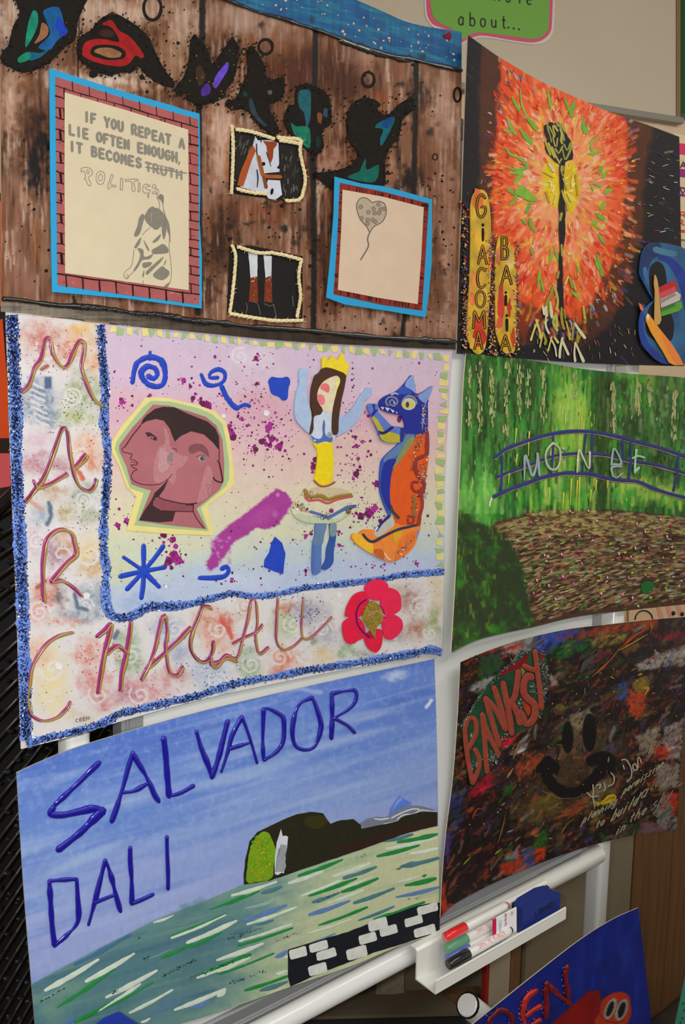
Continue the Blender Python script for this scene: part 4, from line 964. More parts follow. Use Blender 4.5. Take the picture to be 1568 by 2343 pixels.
for k in range(120):
    e = rr.random(); u, v = (rr.uniform(0, .065), rr.random()) if e < .25 else ((rr.uniform(.92, 1), rr.random()) if e < .6 else ((rr.random(), rr.uniform(.0, .1)) if e < .78 else (rr.random(), rr.uniform(.93, 1))))
    x, y = q1(min(max(u, .01), .985), min(max(v, .01), .99), Q1); a = rr.uniform(-.8, .9); L = rr.uniform(4, 12)
    if x + L * math.cos(a) > 451: continue
    p.ribbon([(x, y), (x + L * .5, y + L * .3 * math.sin(a) + 1.5), (x + L * math.cos(a) * .8, y + L * math.sin(a) * .6)], rr.uniform(1.2, 3.4), rr.choice([(100, 38, 28), (128, 60, 52), (188, 122, 116), (84, 34, 24)]), .0042, taper=(1, .4))
p.build('brick_linework', m_flat, m1, None, 'stuff')
p = Paint(barn); sheet1 = S3([(228, 240), (780, 400), (1335, 575), (1342, 1300), (1340, 2015), (800, 1940), (232, 1860), (226, 1000)])
p.poly(sheet1, (202, 187, 156), .0044, thick=.0004); p.build('drawing_sheet', m_paper, m1, 'cream paper with pencil writing')
p = Paint(barn, .0050); PG = (130, 124, 112)
def block(text, x0, y0, x1, y1, hh, w_, cw, jx=0, ps=None, col=PG):
    a, b = S3([(x0, y0)])[0]; c2, d2 = S3([(x1, y1)])[0]
    write(p, text, a, b, c2, d2, (-.4, -hh / 3.92), w_, col, cw=cw)
block('IF YOU REPEAT A', 395, 492, 1310, 745, 82, 6.4, .64)
block('LIE OFTEN ENOUGH', 262, 612, 1245, 868, 82, 6.4, .64); block(',', 1225, 868, 1290, 880, 70, 3.5, .6)
block('IT BECOMES', 262, 757, 925, 920, 82, 6.4, .64); block('TRUTH', 945, 938, 1290, 1022, 72, 5.2, .66, col=(136, 129, 116))
p.ribbon(S3([(955, 912), (1100, 932), (1320, 965)]), 2.6, (120, 114, 104)); p.ribbon(S3([(960, 872), (1120, 905), (1180, 925)]), 1.4, (130, 124, 112))
def outl(pts, w_=1.5, col=(132, 126, 114), **k): p.ribbon(S3(pts), w_, col, step=3, **k)
for g_ in [[(375, 955), (380, 920), (440, 915), (475, 945), (470, 985), (440, 1000), (465, 1060), (455, 1080), (435, 1065), (415, 1020), (400, 1015), (415, 1005), (400, 945), (375, 955)], [(430, 935), (450, 950), (440, 975), (425, 960), (430, 935)],
           [(545, 945), (515, 970), (512, 1030), (535, 1062), (570, 1060), (588, 1010), (580, 960), (545, 945)], [(548, 970), (532, 995), (540, 1035), (560, 1030), (568, 995), (548, 970)],
           [(645, 975), (665, 985), (640, 1060), (690, 1075), (688, 1088), (640, 1085), (625, 1110), (615, 1080), (640, 1000), (645, 975)], [(730, 1010), (748, 1012), (745, 1115), (728, 1115), (730, 1010)],
           [(770, 1022), (885, 1018), (888, 1034), (850, 1040), (862, 1120), (848, 1132), (832, 1110), (828, 1042), (775, 1038), (770, 1022)], [(892, 1050), (903, 1055), (902, 1130), (888, 1135), (892, 1050)],
           [(995, 1080), (965, 1062), (935, 1075), (930, 1125), (950, 1145), (970, 1140), (978, 1190), (985, 1140), (1000, 1120), (965, 1110), (950, 1090), (995, 1080)], [(1045, 1065), (1020, 1070), (1012, 1090), (1050, 1115), (1045, 1135), (1020, 1130), (1015, 1145), (1060, 1150), (1070, 1120), (1035, 1085), (1050, 1080)]]: outl(g_)
def shade(pts, col=(124, 118, 106), **k): p.poly(S3(pts), col, smooth=True, step=3, **k)
for g_ in [[(948, 1345), (985, 1280), (1030, 1266), (1005, 1330), (1000, 1400), (1015, 1450), (975, 1420), (950, 1385)], [(1035, 1275), (1080, 1290), (1115, 1330), (1132, 1390), (1140, 1480), (1118, 1560), (1100, 1490), (1095, 1440), (1060, 1470), (1020, 1460), (1003, 1400), (1012, 1320)],
           [(925, 1330), (945, 1350), (925, 1430), (905, 1500), (872, 1535), (850, 1520), (880, 1440), (895, 1370)], [(1085, 1152), (1115, 1172), (1112, 1250), (1095, 1215), (1062, 1185)], [(1108, 1255), (1135, 1350), (1165, 1420), (1175, 1540), (1145, 1470), (1125, 1370)],
           [(1015, 1580), (1090, 1510), (1070, 1565), (1022, 1592)], [(935, 1565), (960, 1600), (990, 1660), (968, 1650)], [(1010, 1655), (1060, 1625), (1110, 1600), (1155, 1640), (1150, 1680), (1060, 1690), (1018, 1688)],
           [(850, 1635), (885, 1570), (915, 1540), (900, 1600), (868, 1640)], [(880, 1640), (930, 1650), (945, 1715), (1020, 1692), (990, 1735), (925, 1745), (892, 1800), (850, 1850), (845, 1835), (890, 1755), (905, 1690)],
           [(930, 1770), (1010, 1765), (990, 1800), (935, 1815)], [(958, 1850), (1030, 1780), (1115, 1712), (1090, 1760), (1030, 1820), (968, 1878)], [(1020, 1880), (1100, 1800), (1125, 1815), (1165, 1845), (1160, 1885), (1100, 1925)], [(1115, 1790), (1135, 1740), (1140, 1750), (1125, 1790)], [(925, 1880), (940, 1830), (942, 1870), (928, 1905)], [(1120, 1980), (1165, 1945), (1155, 1985)]]: shade(g_)
for g_ in [[(1080, 1290), (1078, 1230), (1060, 1195), (1055, 1150), (1045, 1130)], [(1115, 1172), (1110, 1255), (1130, 1350)], [(1168, 1540), (1165, 1640), (1180, 1760), (1185, 1880), (1170, 1960)], [(950, 1490), (985, 1460)], [(850, 1650), (840, 1740), (825, 1800), (775, 1845), (758, 1890), (785, 1915), (800, 1895), (830, 1865), (845, 1850)], [(775, 1885), (795, 1912)], [(790, 1870), (805, 1900)], [(932, 1930), (932, 1960)], [(1160, 1500), (1178, 1580)], [(1000, 1450), (960, 1480), (925, 1520)]]: outl(g_, 1.2, (110, 104, 94))
p.build('pencil_drawing', m_soft, m1, 'grey pencil lettering and figure', 'stuff')

blue2 = [(766, 404), (828, 420), (879, 426), (989, 456), (989, 530), (988, 606), (982, 670), (974, 726), (890, 712), (790, 697), (747, 681), (755, 600), (764, 487)]
b2 = S4([(805, 425), (1060, 478), (1320, 545), (1280, 1165), (1040, 1130), (768, 1070), (792, 740)])
m2 = mount('blue-mounted pencil drawing of a heart balloon on the right of the barn card', blue2, b2, None, .0034, 2)
p = Paint(barn, .0047); rr = random.Random(31); Q2 = S4([(805, 425), (1320, 545), (1280, 1165), (768, 1070)])
for k in range(230):
    e = rr.random(); t_ = rr.uniform(.01, .99)
    if e < .25: a, b = (t_, .005), (t_ + rr.uniform(-.015, .015), .075)
    elif e < .5: a, b = (t_, .93), (t_ + rr.uniform(-.015, .015), .995)
    elif e < .75: a, b = (.008, t_), (.055, t_ + rr.uniform(-.012, .012))
    else: a, b = (.925, t_), (.992, t_ + rr.uniform(-.012, .012))
    b = (min(b[0], .99), min(b[1], .995))
    p.ribbon([q1(*a, Q2), q1(*b, Q2)], rr.uniform(1, 4), rr.choice([(58, 22, 16), (160, 44, 30), (40, 16, 12), (142, 40, 30), (90, 30, 22)]), taper=(1, .7))
p.build('brick_linework', m_flat, m2, None, 'stuff')
p = Paint(barn); p.poly(S4([(820, 465), (1050, 505), (1290, 567), (1275, 860), (1255, 1128), (1020, 1090), (793, 1045), (812, 700)]), (204, 180, 156), .0050, thick=.0004)
p.build('drawing_sheet', m_paper, m2, 'cream paper with a pencil heart balloon')
p = Paint(barn, .0056)
ht = [(990, 540), (960, 515), (925, 515), (903, 545), (905, 590), (925, 640), (960, 680), (978, 710), (1000, 680), (1050, 650), (1073, 600), (1065, 550), (1030, 532), (990, 540)]
p.poly(S4(ht), (176, 156, 134), .0055, smooth=True); p.ribbon(S4(ht), 2, (96, 90, 80), step=3); p.ribbon(S4([(978, 710), (965, 750), (970, 790), (950, 830), (925, 870)]), 3.2, (110, 104, 94), step=3)
for x, y in [(925, 565), (970, 595), (1000, 575), (1028, 550), (1040, 580), (1060, 575), (930, 630), (965, 640), (1005, 600), (1030, 600), (1010, 650), (965, 660), (995, 640)]:
    for k in range(5):
        a = k * 1.257; ex, ey = S4([(x + 9 * math.cos(a), y + 9 * math.sin(a))])[0]; p.dot(ex, ey, 2.4, (128, 118, 104), .0057, n=6)
p.build('pencil_drawing', m_soft, m2, 'grey pencil heart balloon', 'stuff')
c2 = None
# ------------------------------------------------------------------ card 2: pastel card with glitter borders
drm = Sheet([(13, 711), (240, 741), (600, 771), (1036, 804)], [(1036, 804), (1024, 980), (1018, 1128), (1017, 1306), (1013, 1491)],
            [(48, 1714), (180, 1681), (300, 1644), (500, 1592), (800, 1530), (1013, 1491)], [(13, 711), (22, 1000), (38, 1400), (48, 1714)], .0056, (.001, 0, .006, .001), K=.90)
c = Canvas(drm, 400, 370, (214, 208, 214)); X, Y = c.X, c.Y
V = drm.uv(X, Y)[1]; n1 = fbm(X / 70, Y / 26, 3, 4) - .5
stops = [(0, (206, 182, 206)), (.12, (212, 182, 204)), (.22, (218, 172, 188)), (.32, (222, 184, 178)), (.42, (220, 200, 176)), (.52, (214, 210, 174)), (.59, (198, 208, 190)), (.65, (180, 194, 220)), (1, (170, 188, 224))]
vv = np.clip(V + n1 * .10, 0, 1)
g = np.stack([np.interp(vv, [a for a, b in stops], [b[k] for a, b in stops]) for k in range(3)], -1); c.C[:] = g
for cx, cy, rx, ry, col, a in [(300, 930, 60, 50, (222, 168, 176), .6), (330, 1010, 50, 60, (226, 180, 168), .5), (290, 1180, 60, 60, (222, 214, 170), .7), (270, 1300, 40, 60, (206, 208, 160), .6), (600, 930, 90, 60, (214, 152, 164), .6), (840, 960, 120, 30, (214, 160, 176), .6),
        (760, 1020, 90, 60, (218, 182, 168), .6), (330, 1380, 60, 24, (140, 164, 214), .7), (700, 1260, 120, 30, (176, 196, 214), .5), (1000, 1200, 40, 60, (214, 206, 190), .5), (560, 1330, 90, 24, (196, 206, 226), .7), (580, 820, 60, 40, (222, 206, 216), .6), (970, 930, 50, 60, (216, 186, 206), .6)]:
    c.blob(cx, cy, rx, ry, col, a, 0, .1, 20, int(cx))
inner = [(236, 735), (238, 900), (246, 1060), (238, 1200), (244, 1305), (241, 1357), (250, 1402), (270, 1416), (300, 1412), (345, 1390), (430, 1384), (520, 1360), (640, 1357), (780, 1336), (920, 1316), (1040, 1304)]
# white resist paper outside the inner border
out = [(0, 690), (235, 738)] + inner[1:] + [(1060, 1304), (1060, 1760), (0, 1760)]
c.poly(out, (218, 212, 210), 2)
tiles = [(95, 775, 60, 60, (206, 122, 104)), (150, 800, 40, 50, (214, 134, 110)), (190, 770, 50, 40, (228, 172, 120)), (215, 830, 26, 40, (230, 160, 110)), (200, 745, 30, 14, (234, 190, 120)), (85, 910, 56, 50, (92, 112, 144)), (110, 955, 60, 24, (110, 130, 158)), (190, 900, 50, 60, (150, 162, 108)), (180, 955, 60, 24, (176, 182, 120)),
         (90, 1010, 44, 40, (212, 170, 186)), (80, 1060, 40, 36, (188, 116, 130)), (140, 1070, 34, 26, (184, 120, 128)), (200, 1030, 44, 50, (232, 160, 118)), (215, 1060, 26, 30, (224, 130, 98)), (120, 1130, 40, 30, (190, 150, 112)), (90, 1180, 44, 30, (160, 170, 190)), (190, 1130, 40, 34, (150, 158, 130)), (150, 1170, 40, 24, (176, 158, 100)), (205, 1180, 36, 26, (164, 170, 142)),
         (85, 1240, 36, 40, (204, 170, 184)), (130, 1270, 36, 40, (168, 122, 138)), (150, 1245, 24, 40, (204, 142, 100)), (205, 1260, 40, 50, (230, 196, 128)), (210, 1300, 36, 26, (206, 168, 110)), (110, 1360, 46, 46, (208, 118, 98)), (80, 1400, 40, 36, (224, 158, 148)), (140, 1370, 18, 46, (118, 104, 110)), (210, 1370, 50, 44, (136, 152, 168)), (190, 1410, 60, 20, (120, 138, 160)), (150, 1420, 60, 14, (214, 140, 120)),
         (110, 1530, 60, 80, (230, 206, 148)), (120, 1600, 50, 60, (232, 210, 150)), (90, 1490, 40, 40, (230, 176, 150)), (200, 1490, 40, 40, (222, 130, 112)), (215, 1560, 44, 50, (216, 118, 110)), (235, 1610, 40, 26, (208, 130, 128)), (190, 1640, 50, 24, (214, 190, 160)), (290, 1470, 40, 44, (150, 170, 136)), (300, 1520, 40, 40, (140, 162, 122)), (330, 1580, 80, 40, (212, 130, 136)), (290, 1590, 40, 30, (188, 124, 140)),
         (385, 1440, 44, 40, (152, 158, 190)), (410, 1490, 40, 40, (164, 168, 192)), (400, 1545, 44, 26, (208, 120, 118)), (480, 1420, 50, 40, (216, 134, 106)), (500, 1460, 50, 40, (224, 146, 120)), (520, 1430, 24, 26, (212, 96, 76)), (480, 1540, 60, 40, (158, 176, 206)), (500, 1580, 40, 16, (150, 166, 200)), (565, 1510, 36, 40, (134, 156, 128)), (575, 1540, 26, 30, (160, 184, 136)), (650, 1510, 48, 36, (222, 124, 96)), (640, 1540, 30, 20, (216, 132, 110)),
         (650, 1430, 40, 44, (168, 186, 132)), (655, 1390, 30, 20, (200, 128, 106)), (560, 1400, 30, 26, (206, 150, 124)), (710, 1400, 50, 40, (150, 146, 166)), (740, 1450, 40, 36, (160, 156, 172)), (735, 1500, 40, 24, (218, 190, 134)), (720, 1460, 20, 14, (130, 126, 104)), (800, 1490, 40, 24, (142, 172, 120)), (850, 1500, 44, 14, (144, 144, 150)), (940, 1370, 34, 40, (170, 116, 100)), (950, 1440, 30, 36, (176, 112, 88)), (990, 1420, 20, 50, (150, 160, 96)), (1000, 1350, 24, 50, (214, 190, 140)), (905, 1450, 30, 30, (176, 160, 168)), (880, 1350, 40, 20, (190, 160, 140))]
W = np.clip((fbm(X / 16, Y / 16, 77, 5) - .36) * 6, 0, 1)
base = c.C.copy()
for k, (cx, cy, rx, ry, col) in enumerate(tiles): c.blob(cx, cy, rx, ry, col, .9, 0, .1, 16, k)
msk = np.zeros(X.shape + (1,))
fine = np.clip((fbm(X / 4.5, Y / 4.5, 88, 3) - .42) * 7, 0, 1)
resist = (.42 + .68 * np.minimum(W, .45 + .55 * fine))[..., None]
ch = np.abs(c.C - base).sum(-1, keepdims=True) > 3
c.C = np.where(ch, base + (c.C - base) * resist, c.C)
rr = random.Random(4)
WH = (222, 218, 216)
for cx, cy, R, n_ in [(165, 905, 24, 2.4), (75, 915, 0, 0), (190, 1145, 22, 2.2), (85, 1240, 22, 2.2), (195, 1385, 20, 2), (90, 1400, 26, 2), (185, 1050, 26, 1.8), (110, 800, 30, 1.6), (140, 1270, 28, 1.2), (640, 1505, 26, 2), (575, 1520, 22, 1.6), (500, 1440, 22, 1.6), (400, 1440, 24, 1.8), (300, 1500, 24, 1.8), (320, 1590, 26, 1.6), (670, 1430, 22, 1.6), (740, 1440, 20, 2), (900, 1480, 22, 1.8), (960, 1390, 24, 1.8), (985, 1450, 16, 1.6), (495, 1560, 24, 2), (225, 1590, 24, 1.6), (120, 1530, 30, 1.5), (205, 1270, 26, 1.4), (700, 1500, 20, 1.5), (560, 1390, 18, 1.6), (550, 815, 22, 1.8), (620, 860, 0, 0)]:
    if not R: continue
    q = [(cx + R * t / n_ / 6.28 * math.cos(t), cy + R * .95 * t / n_ / 6.28 * math.sin(t)) for t in np.linspace(.6, n_ * 6.28, 26)]
    c.line(q, 4.5, WH if cy > 880 or cx < 240 else (224, 214, 222), 1.6, .85, 2.5, int(cx))
for k in range(7): c.line([(60 + k * 4, 872 + k * 15), (100 + k * 2, 890 + k * 14)], 5, WH, 1.5, .85, 3, k)
c.poly([(102, 862), (118, 862), (118, 888), (102, 890)], (62, 88, 128), 2, .9)
for q, col in [([(40, 1160), (60, 1140), (95, 1165)], (216, 150, 130)), ([(112, 1150), (118, 1180), (108, 1200)], (70, 94, 126)), ([(180, 1080), (190, 1096)], (222, 84, 50)), ([(170, 1360), (178, 1390), (200, 1396)], (84, 100, 124)), ([(505, 1420), (525, 1440), (530, 1460)], (220, 80, 60)), ([(262, 1460), (270, 1446)], (84, 96, 136)), ([(95, 845), (108, 838)], (150, 60, 46)), ([(165, 748), (180, 756)], (236, 176, 84)), ([(84, 1345), (104, 1330)], (178, 70, 42))]:
    c.line(q, 9, col, 2, .85, 3, 5)
# magenta smear
smear = [(540, 1191), (563, 1174), (596, 1148), (633, 1118), (656, 1128), (671, 1151), (653, 1178), (636, 1201), (613, 1211), (586, 1207), (566, 1224), (540, 1237), (510, 1277), (496, 1298), (482, 1307), (470, 1295), (482, 1267), (486, 1240), (506, 1215)]
c.poly(smear, (170, 44, 148), 2, .97, 4, 9, 6); c.blob(600, 1180, 40, 20, (186, 70, 160), .5, -.6)
for k in range(26): c.blob(rr.uniform(484, 530), rr.uniform(1225, 1290), rr.uniform(1.5, 6), rr.uniform(1.5, 6), (204, 130, 186), .8)
c.blob(630, 1176, 8, 10, (186, 96, 170), .8); c.blob(636, 1132, 5, 6, (214, 150, 190), .8)
c.C += (c.C.mean(-1, keepdims=True) - c.C) * .14; c.C *= .985
c.C += ((fbm(X / 3.5, Y / 3.5, 99, 2) - .5) * 10)[..., None]
dt = thing('pastel_collage_card', drm.P(530., 1600.), 'hung pastel card with blue glitter borders, a paper dancer and a paper cat', 'artwork')
m_card = paint_mat('watercolour_card', .6, .3, (60, .03), (260, .3, .0006)); c.build('card', m_card, dt)

# splatter and printed dots
m_ink = paint_mat('ink', .35, .4, (300, .12))
p = Paint(drm, .0002); rr = random.Random(12); MG = [(126, 20, 98), (150, 28, 122), (104, 22, 78), (164, 44, 140)]
def inside(x, y): return 250 < x < 1012 and y > 765 + (x - 250) * .05 and y < np.interp(x, [a for a, b in inner[7:]], [b for a, b in inner[7:]]) - 14
def drop(x, y, r, col=None):
    if inside(x, y): p.dot(x, y, r, col or rr.choice(MG), n=11 if r > 2 else 6, rag=.2, h=.0001 if r > 2.5 else 0)
for cx, cy, s_, n_ in [(300, 930, 50, 60), (540, 960, 60, 80), (600, 1000, 40, 90), (640, 960, 60, 60), (560, 900, 60, 50), (800, 940, 30, 60), (810, 1060, 30, 60), (840, 1170, 26, 80), (700, 1240, 60, 70), (860, 1290, 30, 40), (500, 1330, 60, 40), (370, 1240, 60, 40), (390, 1280, 30, 50), (960, 850, 60, 50), (480, 870, 100, 60), (420, 820, 90, 40), (640, 1320, 80, 30), (980, 1200, 30, 20), (580, 1100, 90, 50), (700, 900, 70, 40), (300, 1180, 30, 16)]:
    for k in range(n_): drop(rr.gauss(cx, s_), rr.gauss(cy, s_), abs(rr.gauss(0, 1.1)) + .5)
for x, y, r in [(278, 920, 6), (303, 906, 3), (303, 928, 3), (344, 904, 4), (420, 870, 6), (436, 884, 4), (475, 930, 11), (442, 911, 6), (529, 987, 7), (524, 975, 5), (534, 1000, 8), (615, 978, 9), (622, 1005, 8), (600, 1010, 7), (640, 1022, 8), (585, 1028, 6), (618, 1018, 6), (586, 820, 6), (588, 878, 4), (555, 960, 4), (724, 1052, 8), (720, 1068, 8), (826, 1182, 8), (845, 1175, 10), (856, 1165, 8), (870, 1192, 5), (868, 1205, 4), (815, 1085, 7), (700, 1226, 5), (712, 1222, 4), (777, 1248, 4), (776, 1217, 4), (400, 1277, 12), (386, 1284, 9), (410, 1284, 8), (396, 1268, 7), (292, 1193, 7), (270, 1202, 6), (374, 1224, 8), (396, 1235, 7), (290, 1190, 5), (830, 1010, 4), (814, 1000, 4), (816, 1020, 5), (820, 1050, 4), (955, 1290, 4), (700, 1306, 4), (530, 1330, 4), (940, 1060, 4), (864, 1110, 5), (863, 1105, 6)]:
    drop(x, y, r); [drop(x + rr.gauss(0, r), y + rr.gauss(0, r), r * rr.uniform(.2, .6)) for _ in range(6)]
for x, y in [(460, 912), (492, 816), (330, 752)]: drop(x, y, 4)
for k in range(30): drop(rr.uniform(805, 812) + rr.gauss(0, 2), 830 + k * 13, rr.uniform(.8, 3))
for k in range(520):     # dark fleck of the printed tiles
    e = rr.random()
    x, y = (rr.uniform(60, 230), rr.uniform(760, 1420)) if e < .5 else (rr.uniform(80, 1000), 0)
    if not y: y = rr.uniform(1400, 1640) - max(0, x - 200) * .13
    if y > 1660 - x * .17: continue
    p.dot(x, y, rr.uniform(.5, 1.7), rr.choice([(70, 84, 110), (90, 100, 120), (60, 60, 70), (190, 90, 80), (120, 130, 80), (180, 70, 90)]), n=6)
for cx, cy, s_, col in [(700, 1400, 28, (96, 96, 130)), (480, 1550, 26, (96, 120, 170)), (170, 940, 30, (110, 124, 70)), (240, 1500, 40, (206, 92, 84)), (180, 1180, 26, (170, 150, 80)), (370, 1600, 40, (200, 100, 110)), (150, 800, 40, (196, 96, 80))]:
    for k in range(60):
        x, y = rr.gauss(cx, s_), rr.gauss(cy, s_ * .8)
        if x > 66 and y < np.interp(x, [48, 180, 300, 500, 800, 1013], [1690, 1660, 1622, 1570, 1508, 1470]) and not inside(x, y): p.dot(x, y, rr.uniform(.6, 2.2), col, n=6, rag=.3)
for x, y, r in [(832, 898, 7), (776, 1362, 7), (135, 1524, 9), (198, 1363, 8), (380, 1342, 4), (512, 952, 5), (610, 945, 7)]: p.dot(x, y, r, (226, 222, 222), .0003)
p.build('paint_splatter', m_ink, dt, 'magenta splatter and dark flecks', 'stuff')
p = Paint(drm, .0003)
for s_ in [[(452, 806), (447, 812), (470, 800)]]: pass
write(p, 'C', 172, 1653, 180, 1651, (0, -7), 1.4, (40, 44, 90)); write(p, 'EEN', 181, 1651, 205, 1646, (0, -7), 1.4, (40, 44, 90), cw=.8); p.build('signature', m_ink, dt, 'tiny dark signature above the lower left border')

# glitter borders
m_glit = paint_mat('glitter', .16, .8, None, None, .6); m_glit.node_tree.nodes['Principled BSDF'].inputs['Metallic'].default_value = .75
m_bpaint = paint_mat('border_paint', .35, .5, (160, .12), (120, .4, .0012))
def border(path, w_, nfl, seed, dens=1.0):
    p = Paint(drm, .0002); p.ribbon([(x, y) for x, y in path], w_, (108, 140, 218), h=.0016, wob=.28, rag=.14, step=4, round_=False)
    o = p.build('glitter_border', m_bpaint, dt, 'pale blue raised border crusted with glitter')
    r = random.Random(seed); f = Paint(drm); q = cr(path, step=3); d = np.gradient(q, axis=0); d /= np.hypot(*d.T)[:, None]; n = len(q)
    for k in range(nfl):
        i = r.randrange(n); dn_ = vn(np.array([i * .055]), np.array([seed * 1.]), 5)[0]
        if r.random() > .35 + dn_ * dens: continue
        t = r.gauss(0, .30) * w_
        if abs(t) > w_ * .62: t *= .5
        hz = .0018 * max(.1, 1 - (2 * t / w_) ** 2)
        a = r.random(); col = (12, 18, 52) if a < .52 else ((24, 52, 140) if a < .86 else ((90, 150, 240) if a < .97 else (235, 240, 250)))
        f.flake(q[i, 0] - d[i, 1] * t, q[i, 1] + d[i, 0] * t, r.uniform(.8, 1.7), col, .0006 + hz, .9)
    f.build('glitter', m_glit, o, 'dark and bright blue glitter flakes', 'stuff')
border([(27, 722), (31, 800), (36, 930), (38, 1060), (44, 1200), (52, 1400), (57, 1560), (60, 1694)], 27, 5200, 1, 1.1)
border([(231, 744), (234, 805), (239, 858), (241, 912), (238, 966), (246, 1019), (246, 1073), (243, 1126), (238, 1190), (238, 1264), (244, 1305), (241, 1357), (248, 1398), (268, 1413), (296, 1412), (320, 1400), (344, 1388), (379, 1388), (430, 1383), (465, 1375)], 19, 3600, 2, 1.0)
border([(465, 1375), (516, 1361), (540, 1358), (575, 1364), (632, 1360), (690, 1347), (774, 1337), (827, 1331), (881, 1324), (919, 1316), (1016, 1308)], 14, 1500, 3, .7)
border([(62, 1704), (100, 1690), (180, 1672), (240, 1652), (275, 1632), (300, 1628), (380, 1608), (460, 1590), (530, 1566), (620, 1550), (690, 1536), (780, 1522), (880, 1506), (960, 1492), (985, 1486), (1011, 1494)], 17, 3000, 5, .9)

# raised twin-line letters
C1 = lambda p: T(p, 2.8, 0, 680)
C3 = lambda p: T(p, 2.904, 0, 1150)
C4 = lambda p: T(p, 2.613, 460, 1230)
m_gold = paint_mat('gold_relief', .28, .6, (90, .10), None, .3)
def twin(ch, strokes, off=(4.5, 3.2), w_=7.4):
    p = Paint(drm, .0003)
    for s_ in strokes: p.ribbon(s_, w_, (158, 30, 116) if rnd.random() < .8 else (130, 14, 90), h=.0017, wob=.3, step=4)
    o = p.build('raised_letter', m_gold, dt, 'raised magenta and gold letter ' + ch)
    g_ = Paint(drm, .0004)
    for s_ in strokes:
        s2 = [(x + off[0] * (1 if i % 2 else .8), y + off[1]) for i, (x, y) in enumerate(s_)]
        g_.ribbon(s2, w_ * .8, (168, 136, 62), h=.0024, wob=.45, step=4)
    g_.build('gold_line', m_gold, o, 'gold glitter-glue line')
twin('M', [C1([(138, 603), (180, 560), (220, 450), (260, 390), (285, 280), (305, 255), (322, 275), (335, 360), (385, 435), (430, 430), (490, 300), (515, 275), (535, 285), (532, 350), (520, 450), (560, 570), (600, 650), (650, 693)])])
twin('A', [C1([(160, 1310), (220, 1230), (280, 1150), (340, 990), (382, 870), (400, 835), (425, 845), (435, 900), (445, 1000), (465, 1110), (500, 1200), (560, 1240), (600, 1210), (612, 1165)]), C1([(215, 1175), (235, 1215), (270, 1210), (330, 1185), (425, 1130)]), C1([(462, 1105), (500, 1060), (545, 1003), (545, 1030), (480, 1092)])])
twin('R', [C3([(290, 655), (280, 560), (280, 450), (285, 350), (305, 250), (355, 190), (420, 175), (470, 205), (490, 260), (500, 340), (440, 400), (370, 480), (340, 525), (400, 515), (460, 545), (505, 580), (540, 618)])], (5.5, 2.6))
twin('C', [C3([(480, 862), (400, 880), (320, 930), (260, 1000), (210, 1100), (192, 1200), (180, 1290), (192, 1385), (240, 1435), (300, 1450), (380, 1425), (440, 1370), (465, 1325)])], (3.5, 1))
twin('H', [C3([(645, 888), (690, 850), (735, 805), (715, 900), (690, 1000), (665, 1130), (648, 1262)]), C3([(865, 790), (855, 880), (845, 960), (825, 1050), (805, 1150), (795, 1248)]), C3([(705, 1005), (760, 955), (800, 960), (840, 1000)])], (6, 2), 7.6)
twin('A', [C3([(938, 1175), (970, 1110), (1000, 1050), (1030, 960), (1058, 840), (1078, 755), (1098, 745), (1110, 850), (1100, 950), (1112, 1060), (1135, 1135), (1180, 1140), (1212, 1092)]), C3([(970, 1105), (1020, 1062), (1120, 970), (1200, 895), (1262, 828)])], (3, 4))
twin('G', [C3([(1400, 700), (1390, 690), (1345, 690), (1315, 760), (1280, 850), (1262, 930), (1280, 1000), (1330, 1055), (1380, 1045), (1410, 985), (1418, 925)]), C3([(1400, 1015), (1405, 1075), (1440, 1085), (1495, 1030), (1568, 1050)])], (3.5, 3))
twin('A', [C4([(60, 745), (110, 735), (150, 698), (212, 715), (250, 600), (275, 500), (298, 375), (325, 375), (335, 500), (325, 600), (348, 690), (400, 655)]), C4([(190, 630), (250, 598), (330, 560), (365, 518)])], (2.5, 3), 5.6)
twin('L', [C4([(458, 362), (450, 500), (452, 620), (490, 668), (550, 650), (600, 605)])], (3, .8), 5)
twin('L', [C4([(612, 362), (603, 480), (605, 590), (650, 600), (710, 550), (780, 475)])], (1.5, 1.5), 5)

# cut paper mosaic along the top and right edges
rr = random.Random(17); m_tile = paint_mat('cut_paper', .7, .25, (60, .04))
def mosaic(path, n, w_, h_):
    q = cr(path, step=2); s_ = np.r_[0, np.cumsum(np.hypot(*np.diff(q, axis=0).T))]
    for k in range(n):
        d_ = (k + .5) / n * s_[-1]; x, y = np.interp(d_, s_, q[:, 0]), np.interp(d_, s_, q[:, 1])
        kn = rr.choice([3, 4, 4, 4]); a0 = rr.uniform(0, 6.28)
        if kn == 3: pts = [(x + w_ * .62 * math.cos(a0 + i * 2.09 + rr.uniform(-.3, .3)), y + h_ * .62 * math.sin(a0 + i * 2.09 + rr.uniform(-.3, .3))) for i in range(3)]
        else: pts = [(x + w_ * .5 * sx + rr.uniform(-4, 4), y + h_ * .5 * sy + rr.uniform(-4, 4)) for sx, sy in ((-1, -1), (1, -1), (1, 1), (-1, 1))]
        p = Paint(drm, .0003); p.poly(pts, (222, 210, 132) if k % 2 == 0 else (158, 182, 122), thick=.0004)
        p.build('paper_tile', m_tile, dt)
mosaic([(249, 754), (400, 766), (541, 780), (606, 787), (805, 800), (1030, 819)], 43, 12, 15)
mosaic([(1023, 834), (1017, 869), (1016, 906), (1017, 942), (1011, 985), (1009, 1018), (1009, 1057), (1007, 1088), (1008, 1164), (1007, 1264), (1008, 1300)], 28, 17, 12.5)

